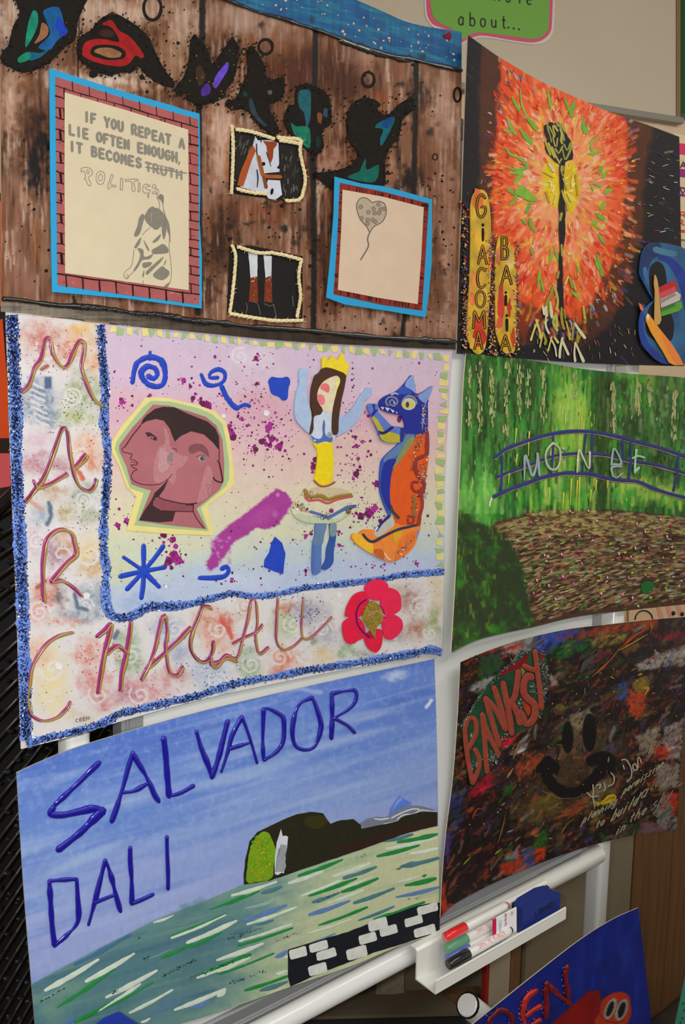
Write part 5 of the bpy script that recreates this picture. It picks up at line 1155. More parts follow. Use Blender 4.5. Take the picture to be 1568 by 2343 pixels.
# blue painted shapes
m_blue = paint_mat('blue_relief_paint', .4, .4, (120, .12), (200, .5, .001)); BL = (28, 66, 184)
def bshape(label, fn):
    p = Paint(drm, .0003); fn(p); p.build('blue_shape', m_blue, dt, label)
bshape('blue spiral', lambda p: (p.ribbon(C1([(850, 545), (858, 480), (885, 415), (960, 385), (1030, 405), (1060, 480), (1045, 555), (985, 572), (925, 535), (905, 480), (940, 445), (990, 455), (1010, 495), (985, 520), (950, 505)]), 13, BL, h=.0008, wob=.25, rag=.15), p.ribbon(C1([(962, 350), (960, 400)]), 7, BL, h=.0005)))
bshape('blue tadpole-like curl', lambda p: (p.ribbon(C1([(1290, 495), (1320, 555), (1380, 565), (1435, 535), (1440, 485), (1400, 462), (1352, 482), (1345, 515), (1395, 515)]), 10, BL, h=.0006, wob=.25), p.ribbon(C1([(1420, 570), (1450, 635), (1490, 690), (1520, 712)]), 13, BL, h=.0006, wob=.2), p.ribbon([(543, 934), (560, 926), (571, 929)], 9, BL, h=.0005)))
B2 = lambda p: T(p, 3.015, 540, 720)
bshape('blue blot', lambda p: p.poly(B2([(225, 455), (250, 430), (300, 436), (362, 430), (372, 470), (360, 520), (355, 580), (325, 590), (295, 565), (250, 545), (235, 500)]), BL, thick=.0007, jit=.8, smooth=True, step=4))
bshape('blue triangle', lambda p: p.poly(B2([(270, 1530), (320, 1575), (342, 1650), (335, 1720), (328, 1790), (280, 1775), (195, 1740), (200, 1690), (230, 1640), (245, 1580)]), BL, thick=.0007, jit=.6))
def star(p):
    ctr = (955, 455)
    for e in [(955, 285), (1085, 290), (1095, 430), (1058, 560), (940, 635), (845, 575), (800, 490), (820, 362)]:
        p.ribbon(C3([ctr, ((ctr[0] + e[0]) / 2 + rnd.uniform(-6, 6), (ctr[1] + e[1]) / 2), e]), 11 if e != (820, 362) else 8, BL, h=.0009, wob=.2)
    p.dot(*C3([ctr])[0], 14, BL, h=.0010, n=12, rag=.15)
bshape('blue eight-armed star', star)
bshape('small blue hook', lambda p: p.ribbon(C3([(1328, 500), (1420, 500), (1490, 490), (1520, 455), (1505, 425), (1475, 440)]), 11, BL, h=.0007, wob=.15))

# double-profile cutout: three layers of paper
H5 = lambda p: T(p, 4.48, 230, 880)
hy = Paint(drm, .0003); hy.poly(H5([(450, 140), (520, 128), (700, 140), (1000, 210), (1170, 270), (1290, 385), (1330, 560), (1375, 950), (1375, 1020), (1290, 1100), (1110, 1230), (1105, 1290), (1165, 1500), (1150, 1545), (700, 1530), (270, 1495), (320, 1300), (370, 1150), (270, 1050), (200, 850), (120, 700), (110, 590), (220, 420), (380, 240)]), (224, 210, 134), thick=.0007)
hd = hy.build('double_profile_cutout', m_tile, dt, 'paper cutout of two joined profiles on yellow and green mounts')
p = Paint(drm, .0011); p.poly(H5([(520, 165), (700, 170), (1000, 240), (1140, 300), (1250, 400), (1285, 560), (1320, 800), (1320, 960), (1290, 1040), (1030, 1260), (1110, 1500), (700, 1470), (350, 1440), (445, 1110), (310, 1060), (240, 880), (150, 650), (170, 580), (280, 430), (430, 240)]), (164, 186, 138), thick=.0004)
p.build('green_mount', m_tile, hd, 'green paper layer')
p = Paint(drm, .0016); p.poly(H5([(540, 205), (700, 215), (900, 270), (1080, 330), (1190, 420), (1250, 560), (1270, 800), (1265, 990), (1220, 1080), (985, 1270), (1090, 1480), (700, 1440), (395, 1395), (520, 1085), (400, 1050), (320, 1020), (270, 840), (195, 680), (195, 620), (330, 440), (430, 330)]), (170, 102, 108), thick=.0004)
p.build('pink_paper', paint_mat('pencil_tinted_paper', .75, .2, (26, .10)), hd, 'dusky pink paper with the pencil profiles')
p = Paint(drm, .0022); DK = (54, 40, 38); PL = (110, 56, 62)
p.poly(H5([(600, 640), (660, 600), (650, 430), (700, 520), (720, 640), (820, 720), (900, 740), (850, 830), (780, 880), (770, 980), (735, 1030), (700, 980), (640, 1015), (560, 1000), (540, 900), (560, 760)]), (182, 122, 126), smooth=True, step=4)
p.poly(H5([(1095, 830), (1145, 880), (1150, 960), (1140, 1060), (1110, 1150), (1060, 1195), (990, 1212), (1010, 1120), (1050, 950)]), (184, 120, 126), smooth=True, step=4); p.poly(H5([(615, 650), (690, 700), (720, 800), (650, 900), (590, 860)]), (186, 138, 142), .0023, smooth=True)
p.poly(H5([(412, 412), (440, 350), (470, 315), (560, 248), (640, 228), (760, 232), (900, 300), (1100, 380), (1180, 450), (1215, 530), (1222, 680), (1160, 600), (1060, 510), (930, 478), (820, 530), (762, 585), (735, 520), (710, 450), (650, 370), (570, 352), (480, 372)]), DK, .0023)
p.poly(H5([(560, 1105), (610, 1060), (700, 965), (650, 1080), (600, 1145), (545, 1190), (540, 1240), (620, 1290), (770, 1300), (740, 1400), (600, 1412), (395, 1390), (450, 1290), (520, 1190)]), (64, 40, 42), .0023); p.poly(H5([(560, 1150), (640, 1175), (700, 1195), (860, 1225), (950, 1230), (950, 1295), (640, 1290), (550, 1235)]), (140, 76, 82), .0023)
p.poly(H5([(460, 490), (500, 488), (580, 545), (575, 575), (520, 555), (475, 520)]), (66, 44, 46), .0023, smooth=True); p.poly(H5([(905, 680), (915, 630), (980, 605), (1050, 615), (1100, 670), (1115, 745), (1080, 720), (1020, 680), (940, 710)]), (128, 76, 80), .0023, smooth=True)
p.dot(*H5([(1042, 757)])[0], 10, (178, 140, 140), .00235, ry=8); p.dot(*H5([(1042, 757)])[0], 4.6, (74, 76, 84), .0024, ry=5.6); p.dot(*H5([(520, 545)])[0], 6, (160, 110, 112), .0024, ry=4); p.dot(*H5([(525, 548)])[0], 2, (50, 40, 40), .00245)
p.poly(H5([(710, 700), (740, 690), (745, 760), (715, 800), (690, 770)]), (140, 120, 126), .0024, smooth=True)
def hl(pts, w_=1.6, col=(72, 34, 42), **k): p.ribbon(H5(pts), w_, col, .0025, step=3, **k)
hl([(415, 415), (330, 520), (250, 640)], 2.4); hl([(250, 640), (225, 655), (235, 690), (325, 715), (305, 760), (350, 775), (384, 805), (370, 825), (312, 822), (345, 855), (380, 870), (345, 885), (315, 940), (350, 990), (450, 1025), (600, 1020), (700, 960), (730, 920)]); hl([(310, 790), (360, 800), (384, 805)], 1)
hl([(560, 1110), (620, 1165), (700, 1190), (870, 1222), (990, 1215)], 2.4); hl([(990, 1215), (1060, 1190), (1110, 1150), (1100, 1080), (1130, 1045), (1110, 1020), (1085, 1030), (1090, 1055), (1125, 1050), (1150, 980)], 1, (130, 110, 110))
hl([(1218, 680), (1215, 780), (1195, 785)], 1.8); hl([(1215, 790), (1235, 880), (1252, 980), (1235, 1002), (1175, 978), (1158, 950)], 2.8, (46, 26, 30)); hl([(630, 1293), (760, 1298), (945, 1302)], 2); hl([(955, 1225), (955, 1305), (1000, 1390), (1062, 1472)], 2); hl([(520, 1190), (540, 1240), (620, 1290)], 1.4); hl([(985, 740), (1040, 722), (1080, 750), (1060, 780)], 1.2); hl([(740, 655), (775, 660), (778, 690)], 1.2); hl([(880, 1228), (950, 1232)], 3.6, (60, 30, 34)); hl([(690, 720), (695, 800), (740, 820)], 1, (130, 96, 100))
p.build('pencil_work', m_soft, hd, 'dark pencil hair and face lines', 'stuff')

# paper dancer
D6 = lambda p: T(p, 4.238, 640, 780)
m_cut = paint_mat('painted_cut_paper', .55, .3, (130, .07), (260, .5, .0008))
dn0 = Paint(drm, .0003)
dn0.poly(D6([(330, 985), (430, 962), (502, 985), (520, 1080), (524, 1180), (505, 1372), (430, 1402), (370, 1390), (340, 1345), (355, 1250), (368, 1150), (366, 1060)]), (230, 204, 20), thick=.0022, smooth=True, step=3)
dancer = dn0.build('dancer_cutout', m_cut, dt, 'paper dancer with raised arms, yellow crown and frilled skirt')
def dpart(name, label, polys, lift=.0004, th=.0022):
    p = Paint(drm, lift)
    for k, (o, col) in enumerate(polys): p.poly(D6(o), col, lift + (th + .00018 * k if k else 0), thick=th if k == 0 else 0.0, smooth=name != 'crown', step=3)
    return p.build(name, m_cut, dancer, label)
dpart('arm', 'pale blue raised arm', [([(190, 310), (198, 275), (230, 262), (268, 266), (278, 300), (265, 380), (265, 500), (280, 600), (310, 720), (322, 900), (290, 895), (240, 860), (160, 760), (146, 640), (165, 500), (190, 420)], (166, 186, 216))])
dpart('arm', 'pale blue raised arm', [([(570, 690), (622, 728), (700, 660), (760, 565), (835, 462), (885, 452), (896, 480), (885, 530), (820, 600), (785, 730), (690, 850), (600, 905), (550, 912)], (158, 178, 212))])
dpart('bodice', 'white and blue bodice', [([(330, 740), (415, 682), (520, 682), (560, 700), (548, 905), (505, 975), (430, 985), (350, 992), (300, 915), (322, 840)], (196, 204, 220)), ([(300, 910), (340, 940), (390, 950), (418, 910), (415, 830), (430, 765), (442, 800), (442, 895), (480, 940), (518, 935), (500, 982), (440, 975), (350, 992)], (78, 104, 168)), ([(470, 885), (500, 890), (515, 920), (490, 940), (465, 920)], (150, 156, 170))])
dpart('leg', 'blue stockinged leg', [([(355, 1775), (452, 1770), (435, 1880), (408, 1990), (406, 2190), (385, 2250), (320, 2250), (322, 1990), (345, 1880)], (82, 118, 180)), ([(355, 1780), (450, 1775), (432, 1880), (412, 1970), (326, 1975), (345, 1880)], (98, 126, 158)), ([(322, 2000), (350, 2002), (352, 2120), (340, 2245), (322, 2245)], (88, 106, 168))])
dpart('leg', 'darker blue bent leg', [([(490, 1775), (548, 1778), (548, 1900), (527, 2040), (520, 2150), (470, 2210), (425, 2220), (412, 2205), (450, 2120), (460, 2020), (492, 1900)], (48, 82, 156)), ([(490, 1780), (546, 1780), (546, 1880), (494, 1890)], (120, 142, 150))])
dpart('skirt', 'cream frilled skirt with painted bands', [([(330, 1350), (400, 1400), (460, 1405), (540, 1362), (640, 1420), (730, 1500), (750, 1560), (732, 1640), (640, 1710), (540, 1762), (440, 1772), (350, 1770), (220, 1750), (140, 1690), (120, 1610), (170, 1530), (260, 1440)], (212, 204, 176)),
      ([(330, 1420), (460, 1420), (600, 1430), (700, 1480), (560, 1500), (470, 1530), (380, 1500), (260, 1470)], (200, 182, 150)), ([(150, 1680), (260, 1690), (400, 1720), (560, 1720), (700, 1650), (640, 1708), (540, 1758), (350, 1768), (220, 1748)], (186, 196, 164))])
p = Paint(drm, .0031)
p.ribbon(D6([(245, 1500), (280, 1545), (380, 1540), (465, 1572), (560, 1535), (705, 1505)]), 6, (200, 84, 84), h=.0004); p.ribbon(D6([(245, 1450), (290, 1508), (400, 1502), (470, 1535), (560, 1508), (690, 1490)]), 9, (148, 118, 36), .0033, h=.0006, wob=.2)
p.ribbon(D6([(300, 1655), (400, 1685), (470, 1710), (560, 1665), (640, 1625), (735, 1600)]), 7, (74, 100, 166), h=.0004, wob=.5); p.ribbon(D6([(150, 1570), (190, 1620), (250, 1650), (330, 1660)]), 5, (196, 150, 110), wob=.4); p.ribbon(D6([(335, 1355), (380, 1398), (430, 1410), (490, 1395), (535, 1368)]), 5, (164, 86, 50), h=.0004)
p.ribbon(D6([(420, 1722), (520, 1700), (600, 1660)]), 4, (150, 190, 190), wob=.4); p.ribbon(D6([(340, 1690), (390, 1700)]), 8, (176, 172, 170))
p.build('skirt_band', m_gloss, dancer, 'gold, coral and blue bands'); p = Paint(drm, .0034); rr = random.Random(9)
for k in range(240):
    x, y = rr.choice([(180, 1600), (700, 1610), (440, 1700), (300, 1500)]); x = rr.gauss(x, 34); y = rr.gauss(y, 20)
    if 130 < x < 735: p.flake(*D6([(x, y)])[0], rr.uniform(.5, 1.3), rr.choice([(60, 50, 40), (150, 120, 40), (200, 180, 160), (40, 50, 60)]), .0035)
p.build('skirt_glitter', m_glit, dancer, None, 'stuff')
for x, y, r, col, lb in [(268, 1630, 15, (84, 56, 34), 'brown bead'), (503, 1645, 24, (148, 16, 104), 'magenta bead'), (668, 1655, 27, (112, 96, 40), 'olive gold bead'), (343, 967, 13, (170, 196, 230), 'clear blue gem')]:
    p = Paint(drm, .003); p.dot(*D6([(x, y)])[0], r / 4.238, col, h=.0022, n=14); p.build('bead', mat('bead_gloss', rough=.08, attr=True, coat=.8), dancer, lb)
dpart('face', 'cream face with pink cheeks', [([(430, 380), (490, 350), (550, 332), (592, 380), (585, 470), (560, 580), (535, 690), (460, 690), (400, 655), (365, 585), (366, 500), (395, 430)], (222, 206, 172)), ([(560, 350), (590, 380), (575, 470), (550, 560), (535, 560), (545, 440)], (226, 220, 130)), ([(400, 430), (440, 410), (480, 430), (485, 475), (470, 502), (430, 480), (402, 465)], (222, 112, 118)), ([(372, 520), (420, 525), (440, 560), (438, 600), (415, 622), (380, 600), (366, 560)], (226, 124, 128))], .0008)
dpart('hair', 'long dark brown hair', [([(350, 335), (385, 310), (420, 265), (470, 258), (560, 285), (640, 330), (632, 440), (600, 580), (575, 760), (570, 880), (545, 912), (512, 880), (515, 700), (532, 600), (560, 480), (592, 385), (565, 338), (500, 350), (430, 390), (390, 440), (368, 500), (365, 570), (390, 620), (416, 660), (400, 710), (335, 735), (328, 860), (295, 900), (322, 720), (308, 640), (305, 560), (312, 460), (330, 390)], (72, 44, 26))], .0016)
dpart('crown', 'yellow paper crown', [([(415, 270), (413, 165), (440, 152), (475, 190), (510, 138), (555, 190), (610, 113), (640, 200), (675, 235), (655, 335), (600, 305), (540, 278), (470, 262)], (232, 206, 40))], .0012)

# paper cat
ct = Paint(drm, .0003)
ct.poly(D6([(1320, 880), (1400, 900), (1432, 1100), (1442, 1170), (1402, 1450), (1372, 1600), (1360, 1785), (1180, 1820), (1095, 1800), (1120, 1700), (1078, 1600), (1068, 1480), (1085, 1300), (1160, 1150), (1270, 1000)]), (222, 88, 24), thick=.0022, smooth=True, step=3)
cat = ct.build('cat_cutout', m_cut, dt, 'paper cat in blue, orange and red paint')
def cpart(name, label, polys, lift=.0004, th=.0022, sm=False):
    p = Paint(drm, lift)
    for k, (o, col) in enumerate(polys): p.poly(D6(o), col, lift + (th + .00018 * k if k else 0), thick=th if k == 0 else 0.0, smooth=not (name == 'head' and k == 4), step=3)
    return p.build(name, m_cut, cat, label)
cpart('tail', 'orange and yellow tail', [([(1360, 1785), (1345, 1885), (1300, 2000), (1200, 2092), (1080, 2142), (960, 2100), (800, 2010), (730, 1950), (695, 1900), (718, 1868), (760, 1868), (815, 1832), (900, 1830), (935, 1842), (1000, 1800), (1100, 1760), (1200, 1790)], (232, 134, 50)), ([(700, 1900), (720, 1870), (760, 1870), (820, 1900), (900, 1960), (900, 2060), (800, 2008), (730, 1950)], (240, 178, 44)), ([(1100, 1860), (1190, 1850), (1160, 1920), (1120, 1960)], (218, 160, 30)), ([(920, 2020), (1000, 2030), (1010, 2120), (930, 2080)], (190, 96, 36)), ([(1200, 1900), (1330, 1850), (1290, 1990), (1200, 2080), (1120, 2120)], (226, 116, 44))])
cpart('back', 'blue back', [([(1020, 1120), (1150, 1000), (1240, 900), (1325, 885), (1300, 980), (1180, 1150), (1095, 1250), (1070, 1480), (1082, 1640), (1068, 1700), (1000, 1550), (972, 1420), (982, 1200)], (54, 84, 176)), ([(1025, 1118), (1150, 1005), (1240, 905), (1315, 895), (1220, 1040), (1120, 1130), (1020, 1180)], (92, 122, 166)), ([(1240, 960), (1300, 920), (1300, 980), (1180, 1150), (1100, 1240), (1090, 1200), (1160, 1100)], (132, 140, 88)), ([(1040, 1160), (1130, 1150), (1090, 1260), (1070, 1470), (1078, 1640), (1020, 1560), (985, 1420), (1000, 1240)], (30, 44, 148))], .0005)
cpart('head', 'dark blue head with light blue ears', [([(970, 590), (1020, 540), (1130, 490), (1200, 430), (1245, 375), (1285, 333), (1315, 430), (1330, 510), (1400, 490), (1485, 440), (1442, 570), (1440, 700), (1435, 880), (1380, 902), (1230, 892), (1215, 800), (1180, 730), (1140, 715), (1040, 690), (978, 650)], (32, 42, 142)),
      ([(1215, 425), (1285, 335), (1312, 430), (1322, 505), (1270, 470)], (130, 156, 212)), ([(1340, 535), (1400, 492), (1484, 441), (1440, 570), (1400, 600)], (122, 148, 206)), ([(1130, 495), (1200, 440), (1260, 470), (1280, 510), (1200, 520)], (54, 80, 178)), ([(980, 640), (1000, 670), (1020, 640), (1045, 685), (1070, 655), (1100, 700), (1120, 672), (1138, 712), (1145, 680), (1100, 640), (1000, 630)], (196, 202, 220)), ([(985, 625), (1150, 650), (1145, 690), (1060, 650), (990, 640)], (30, 36, 130))], .0010)
cpart('foreleg', 'light blue and yellow foreleg', [([(860, 615), (945, 613), (956, 680), (1010, 742), (1090, 822), (1165, 832), (1215, 872), (1192, 985), (1140, 988), (1010, 972), (965, 905), (900, 742), (860, 670)], (88, 116, 196)), ([(895, 745), (930, 740), (985, 820), (1010, 880), (980, 900), (950, 850)], (186, 168, 40)), ([(975, 900), (1080, 885), (1180, 930), (1150, 985), (1010, 970)], (182, 170, 48)), ([(962, 870), (1010, 880), (1080, 830), (1110, 840), (1030, 900), (975, 905)], (30, 34, 90)), ([(900, 615), (925, 615), (930, 670), (960, 660), (900, 735), (890, 710), (915, 670)], (34, 42, 130)), ([(1180, 840), (1215, 875), (1195, 980), (1170, 980)], (34, 46, 130))], .0016)
cpart('hind_paw', 'white hind paw', [([(925, 1850), (985, 1770), (1090, 1715), (1115, 1780), (1050, 1840), (960, 1900), (920, 1880)], (188, 184, 172)), ([(925, 1845), (985, 1760), (1050, 1690), (1075, 1705), (1000, 1775), (945, 1850)], (34, 44, 120))], .0024, .0006)
p = Paint(drm, .0032)
p.ribbon(D6([(812, 1878), (850, 1925), (905, 1948), (1000, 1900), (1100, 1850), (1180, 1820), (1270, 1800), (1358, 1780)]), 6, (28, 28, 62), wob=.25); p.ribbon(D6([(1075, 1600), (1100, 1660), (1155, 1715)]), 7, (64, 44, 32), wob=.2)
p.ribbon(D6([(1060, 640), (1030, 590), (1060, 545), (1120, 550), (1145, 590), (1110, 630), (1075, 620), (1065, 590), (1090, 570), (1115, 590)]), 4, (120, 128, 150)); p.dot(*D6([(1112, 602)])[0], 2.2, (190, 200, 220), .0034); p.ribbon(D6([(1085, 520), (1120, 505), (1150, 515)]), 4, (170, 180, 200))
p.dot(*D6([(1252, 612)])[0], 16.5, (188, 194, 180), ry=14, n=16); p.dot(*D6([(1245, 620)])[0], 14, (216, 190, 40), .0034, ry=8, n=14); p.dot(*D6([(1240, 618)])[0], 4.2, (30, 44, 110), .0035, ry=7)
p.ribbon(D6([(1190, 590), (1220, 545), (1280, 540), (1325, 575), (1330, 610)]), 3.6, (128, 134, 146), .0035); p.ribbon(D6([(1200, 560), (1250, 525), (1310, 545)]), 2.4, (110, 118, 140), .0035)
p.dot(*D6([(1160, 760)])[0], 5, (96, 18, 80), .0005, ry=8)
p.ribbon(D6([(1425, 1000), (1420, 1100), (1340, 1140), (1315, 1200), (1340, 1300), (1400, 1380), (1390, 1450), (1350, 1500)]), 8, (142, 24, 24), wob=.3, h=.0006); p.ribbon(D6([(1430, 880), (1435, 1000), (1432, 1100)]), 9, (138, 26, 30), wob=.2, h=.0004)
p.ribbon(D6([(1340, 1370), (1290, 1370), (1290, 1430), (1330, 1465), (1380, 1430), (1395, 1480)]), 6, (150, 26, 28), h=.0006); p.ribbon(D6([(1250, 1700), (1300, 1710), (1290, 1770), (1250, 1770), (1245, 1730)]), 6, (150, 26, 28)); p.ribbon(D6([(1380, 1500), (1385, 1600), (1360, 1700), (1350, 1780)]), 8, (152, 30, 26), wob=.2)
p.ribbon(D6([(1310, 500), (1330, 520), (1310, 540), (1350, 530), (1370, 500), (1380, 530)]), 3.4, (128, 44, 84)); p.ribbon(D6([(1420, 600), (1400, 660), (1390, 740), (1385, 850)]), 3.4, (128, 130, 180), wob=.4)
p.ribbon(D6([(1180, 2030), (1220, 2040), (1260, 1990), (1290, 1930), (1330, 1900), (1345, 1840)]), 5, (124, 128, 190), wob=.4); p.ribbon(D6([(1150, 2090), (1130, 2060), (1160, 2020), (1200, 2010)]), 4, (150, 140, 170)); p.ribbon(D6([(1240, 1960), (1220, 1930), (1240, 1890), (1280, 1900)]), 3, (150, 130, 160))
p.ribbon(D6([(1300, 1500), (1310, 1580), (1300, 1640), (1320, 1700)]), 8, (138, 108, 40), wob=.4, h=.0006); p.ribbon(D6([(1020, 2060), (1050, 2110), (1075, 2120)]), 4, (216, 196, 176)); p.ribbon(D6([(930, 1840), (950, 1810)]), 4, (200, 210, 226))
p.build('painted_detail', m_gloss, cat, 'eye, teeth outline and red curls', 'stuff')
p = Paint(drm); rr = random.Random(41)
for k in range(420):
    a, b = rr.choice([((1400, 620), (1400, 880)), ((1370, 920), (1350, 1060)), ((1370, 1200), (1400, 1340)), ((1310, 1470), (1320, 1700)), ((1150, 2060), (1300, 1920)), ((1430, 1100), (1400, 1500)), ((1320, 1000), (1300, 1250))]); t_ = rr.random()
    x, y = a[0] + (b[0] - a[0]) * t_ + rr.gauss(0, 16), a[1] + (b[1] - a[1]) * t_ + rr.gauss(0, 12)
    if x < 1438: p.flake(*D6([(x, y)])[0], rr.uniform(.5, 1.6), rr.choice([(160, 124, 50), (214, 200, 190), (190, 120, 120), (180, 180, 200), (120, 90, 40)]), .0036)
for k in range(46):
    x, y = (rr.choice([1385, 1400, 1425]) + rr.gauss(0, 7), rr.uniform(620, 900)) if k < 26 else (1395 + rr.gauss(0, 22), rr.uniform(1150, 1560)); p.dot(*D6([(x, y)])[0], rr.uniform(1, 2.4), (206, 200, 214), .0036, h=.0008, n=6)
p.build('cat_glitter', m_glit, cat, None, 'stuff')

# red paper flower
fl = Paint(drm, .0010)
fl.poly(C4([(1030, 380), (1080, 425), (1088, 490), (1050, 540), (1042, 600), (1005, 545), (970, 485), (985, 415)]), (150, 128, 26), .0045, thick=.0012, jit=.8, smooth=True, step=3)
flo = fl.build('flower_cutout', paint_mat('gold_glitter_paint', .35, .6, (300, .3), (500, 1.0, .002)), dt, 'bright pink paper flower with a gold glitter centre')
for o in [[(980, 300), (1010, 265), (1052, 248), (1110, 268), (1118, 318), (1065, 375), (1005, 362)], [(1075, 345), (1100, 312), (1145, 303), (1190, 340), (1194, 430), (1130, 462), (1085, 440)], [(1085, 490), (1120, 464), (1155, 460), (1200, 490), (1204, 550), (1150, 605), (1100, 598)],
          [(980, 600), (1010, 560), (1080, 552), (1082, 640), (1048, 687), (1000, 660)], [(858, 500), (930, 472), (975, 520), (985, 590), (950, 610), (892, 638), (860, 610), (848, 545)], [(880, 400), (920, 340), (985, 325), (1005, 400), (955, 470), (870, 474), (868, 440)]]:
    p = Paint(drm, .0012); p.poly(C4(o), (224, 22, 62) if rnd.random() < .6 else (230, 34, 78), .0012 + rnd.uniform(0, .0012), thick=.0016, smooth=True, step=4); p.build('petal', m_cut, flo)
p = Paint(drm, .0042); p.ribbon(C4([(990, 370), (950, 400), (930, 450), (935, 510), (965, 560), (1010, 595)]), 3.6, (96, 14, 90), wob=.4); p.ribbon(C4([(1060, 400), (1090, 430), (1100, 480)]), 2.5, (150, 20, 90)); p.ribbon(C4([(1000, 470), (1050, 440), (1100, 470)]), 3, (220, 120, 130), .0062, wob=.4)
p.build('petal_line', m_soft, flo, 'purple line on the petals')
# ------------------------------------------------------------------ card 3: blue sky and lake with raised lettering
lake = Sheet([(38, 1768), (90, 1744), (170, 1712), (320, 1666), (500, 1618), (750, 1560), (994, 1508)], [(994, 1508), (1000, 1700), (1003, 1900), (1006, 2060), (1005, 2137)],
             [(88, 2432), (300, 2374), (500, 2316), (664, 2258), (800, 2212), (920, 2162), (1005, 2137)], [(38, 1768), (52, 2000), (66, 2180), (88, 2432)], .0056, (.008, 0, .004, 0), K=1.12)
c = Canvas(lake, 400, 330, (120, 150, 208)); X, Y = c.X, c.Y; U, V = lake.uv(X, Y)
t_ = np.clip(V / .55 + (fbm(U * 3.2 + V * .6, V * 16, 5, 5) - .5) * .8, 0, 1)
sk_ = [(0, (72, 106, 192)), (.3, (92, 126, 202)), (.6, (122, 148, 206)), (1, (140, 154, 208))]
c.C[:] = np.stack([np.interp(t_, [a for a, b in sk_], [b[k] for a, b in sk_]) for k in range(3)], -1)
s1 = fbm(U * 4 + V, V * 46, 11, 4); c.over((s1 - .5) * 1.3, (160, 180, 216)); c.over((fbm(U * 3, V * 24 + U, 15, 4) - .52) * 1.6, (80, 114, 196)); c.over(np.clip(fbm(X / 9, Y / 9, 63, 3) - .5, 0, 1) * 1.1, (146, 170, 216))
c.blob(905, 1545, 34, 14, (186, 196, 218), .8, -.3, .1, 10); c.line([(662, 1578), (690, 1574), (715, 1582), (735, 1584)], 10, (150, 166, 214), 3, .7, 3); c.line([(975, 1618), (988, 1603)], 8, (216, 218, 226), 2, .9, 2)
c.blob(760, 1700, 160, 16, (156, 174, 214), .5, -.25); c.blob(200, 1960, 120, 14, (164, 184, 214), .5, -.4); c.blob(820, 1640, 120, 14, (160, 178, 214), .5, -.2); c.blob(150, 1780, 70, 12, (130, 156, 208), .6, -.4); c.blob(560, 1770, 160, 18, (166, 184, 214), .5, -.28)
L1 = lambda p: T(p, 2.8, 0, 1600)
L2 = lambda p: T(p, 2.8, 500, 1500)
L3 = lambda p: T(p, 2.8, 500, 1850)
hor = [(40, 2266), (75, 2250), (129, 2221), (229, 2168), (357, 2104), (464, 2064), (560, 2022), (618, 2014), (714, 1980), (786, 1957), (857, 1932), (939, 1904), (1010, 1887)]
wat = hor + [(1040, 2200), (600, 2460), (40, 2500)]
c.poly(wat, (96, 138, 134), 1.4)
Hy = np.interp(X, [a for a, b in hor], [b for a, b in hor]); dpt = np.clip((Y - Hy) / 150, 0, 1); mW = np.clip((Y - Hy) / 3, 0, 1)
Rx = np.clip((X - 560 + (Y - 2050) * .5 + (fbm(X / 60, Y / 40, 7) - .5) * 160) / 200, 0, 1); Rx = Rx * Rx * (3 - 2 * Rx)
c.over(mW * np.clip(dpt * 2.5, 0, 1) * .85, (74, 120, 128)); c.over(mW * np.clip((X - 480) / 160, 0, 1) * .6 * (1 - dpt * .7), (128, 162, 142))
c.over(mW * Rx, (180, 192, 148)); c.over(mW * Rx * np.clip((X - 800) / 150, 0, 1) * .8, (196, 198, 152)); c.over(mW * np.clip((Y - Hy - 170) / 90, 0, 1) * (1 - Rx) * .6, (104, 146, 134))
nz = fbm(U * 5, V * 40 - U * 1.5, 23, 4); c.over(mW * np.clip((nz - .55) * 3, 0, 1) * (1 - Rx), (62, 104, 124)); c.over(mW * np.clip((nz - .62) * 3, 0, 1) * Rx, (214, 210, 170)); c.over(mW * np.clip((.42 - nz) * 3, 0, 1) * .6, (124, 158, 130))
for cx, cy, rx, ry, col in [(440, 2080, 60, 16, (68, 112, 120)), (440, 2220, 60, 40, (74, 116, 124)), (160, 2262, 60, 20, (116, 154, 124)), (120, 2310, 40, 40, (112, 150, 124)), (300, 2240, 60, 24, (78, 122, 134)), (380, 2300, 70, 16, (86, 116, 160))]: c.blob(cx, cy, rx, ry, col, .6, -.4, .1, 14)
c.C += (c.C.mean(-1, keepdims=True) - c.C) * .12
lt_ = thing('lake_card', lake.P(560., 2290.), 'hung art card of blue sky over a green lake with raised dark blue lettering', 'artwork')
c.build('card', paint_mat('lake_paint', .42, .4, (70, .05), (240, .3, .0006), 0, (2, 2, 1)), lt_)
# hills, tree, tower: painted shapes
p = Paint(lake, .0002)
p.poly(L2([(1088, 1035), (1100, 985), (1130, 935), (1160, 898), (1200, 925), (1245, 945), (1190, 985), (1130, 1010), (1110, 1030)]), (84, 118, 200)); p.poly(L2([(1110, 1000), (1135, 945), (1165, 905), (1180, 920), (1150, 950)]), (116, 144, 214), .00025)
p.poly(L2([(905, 1075), (950, 1045), (1010, 1032), (1070, 1035), (1150, 990), (1220, 958), (1300, 963), (1392, 990), (1395, 1010), (1250, 1020), (1170, 1055), (1100, 1085), (930, 1120)]), (112, 118, 132), .0003)
for s_ in [[(1000, 1045), (1040, 1050), (1090, 1042)], [(1110, 1040), (1180, 1005), (1250, 982), (1285, 985)], [(1060, 1080), (1130, 1065), (1165, 1048)], [(1150, 1045), (1190, 1020), (1250, 1015), (1300, 990), (1370, 1000), (1395, 996)]]: p.ribbon(L2(s_), 3, (196, 198, 208), .00035, wob=.4)
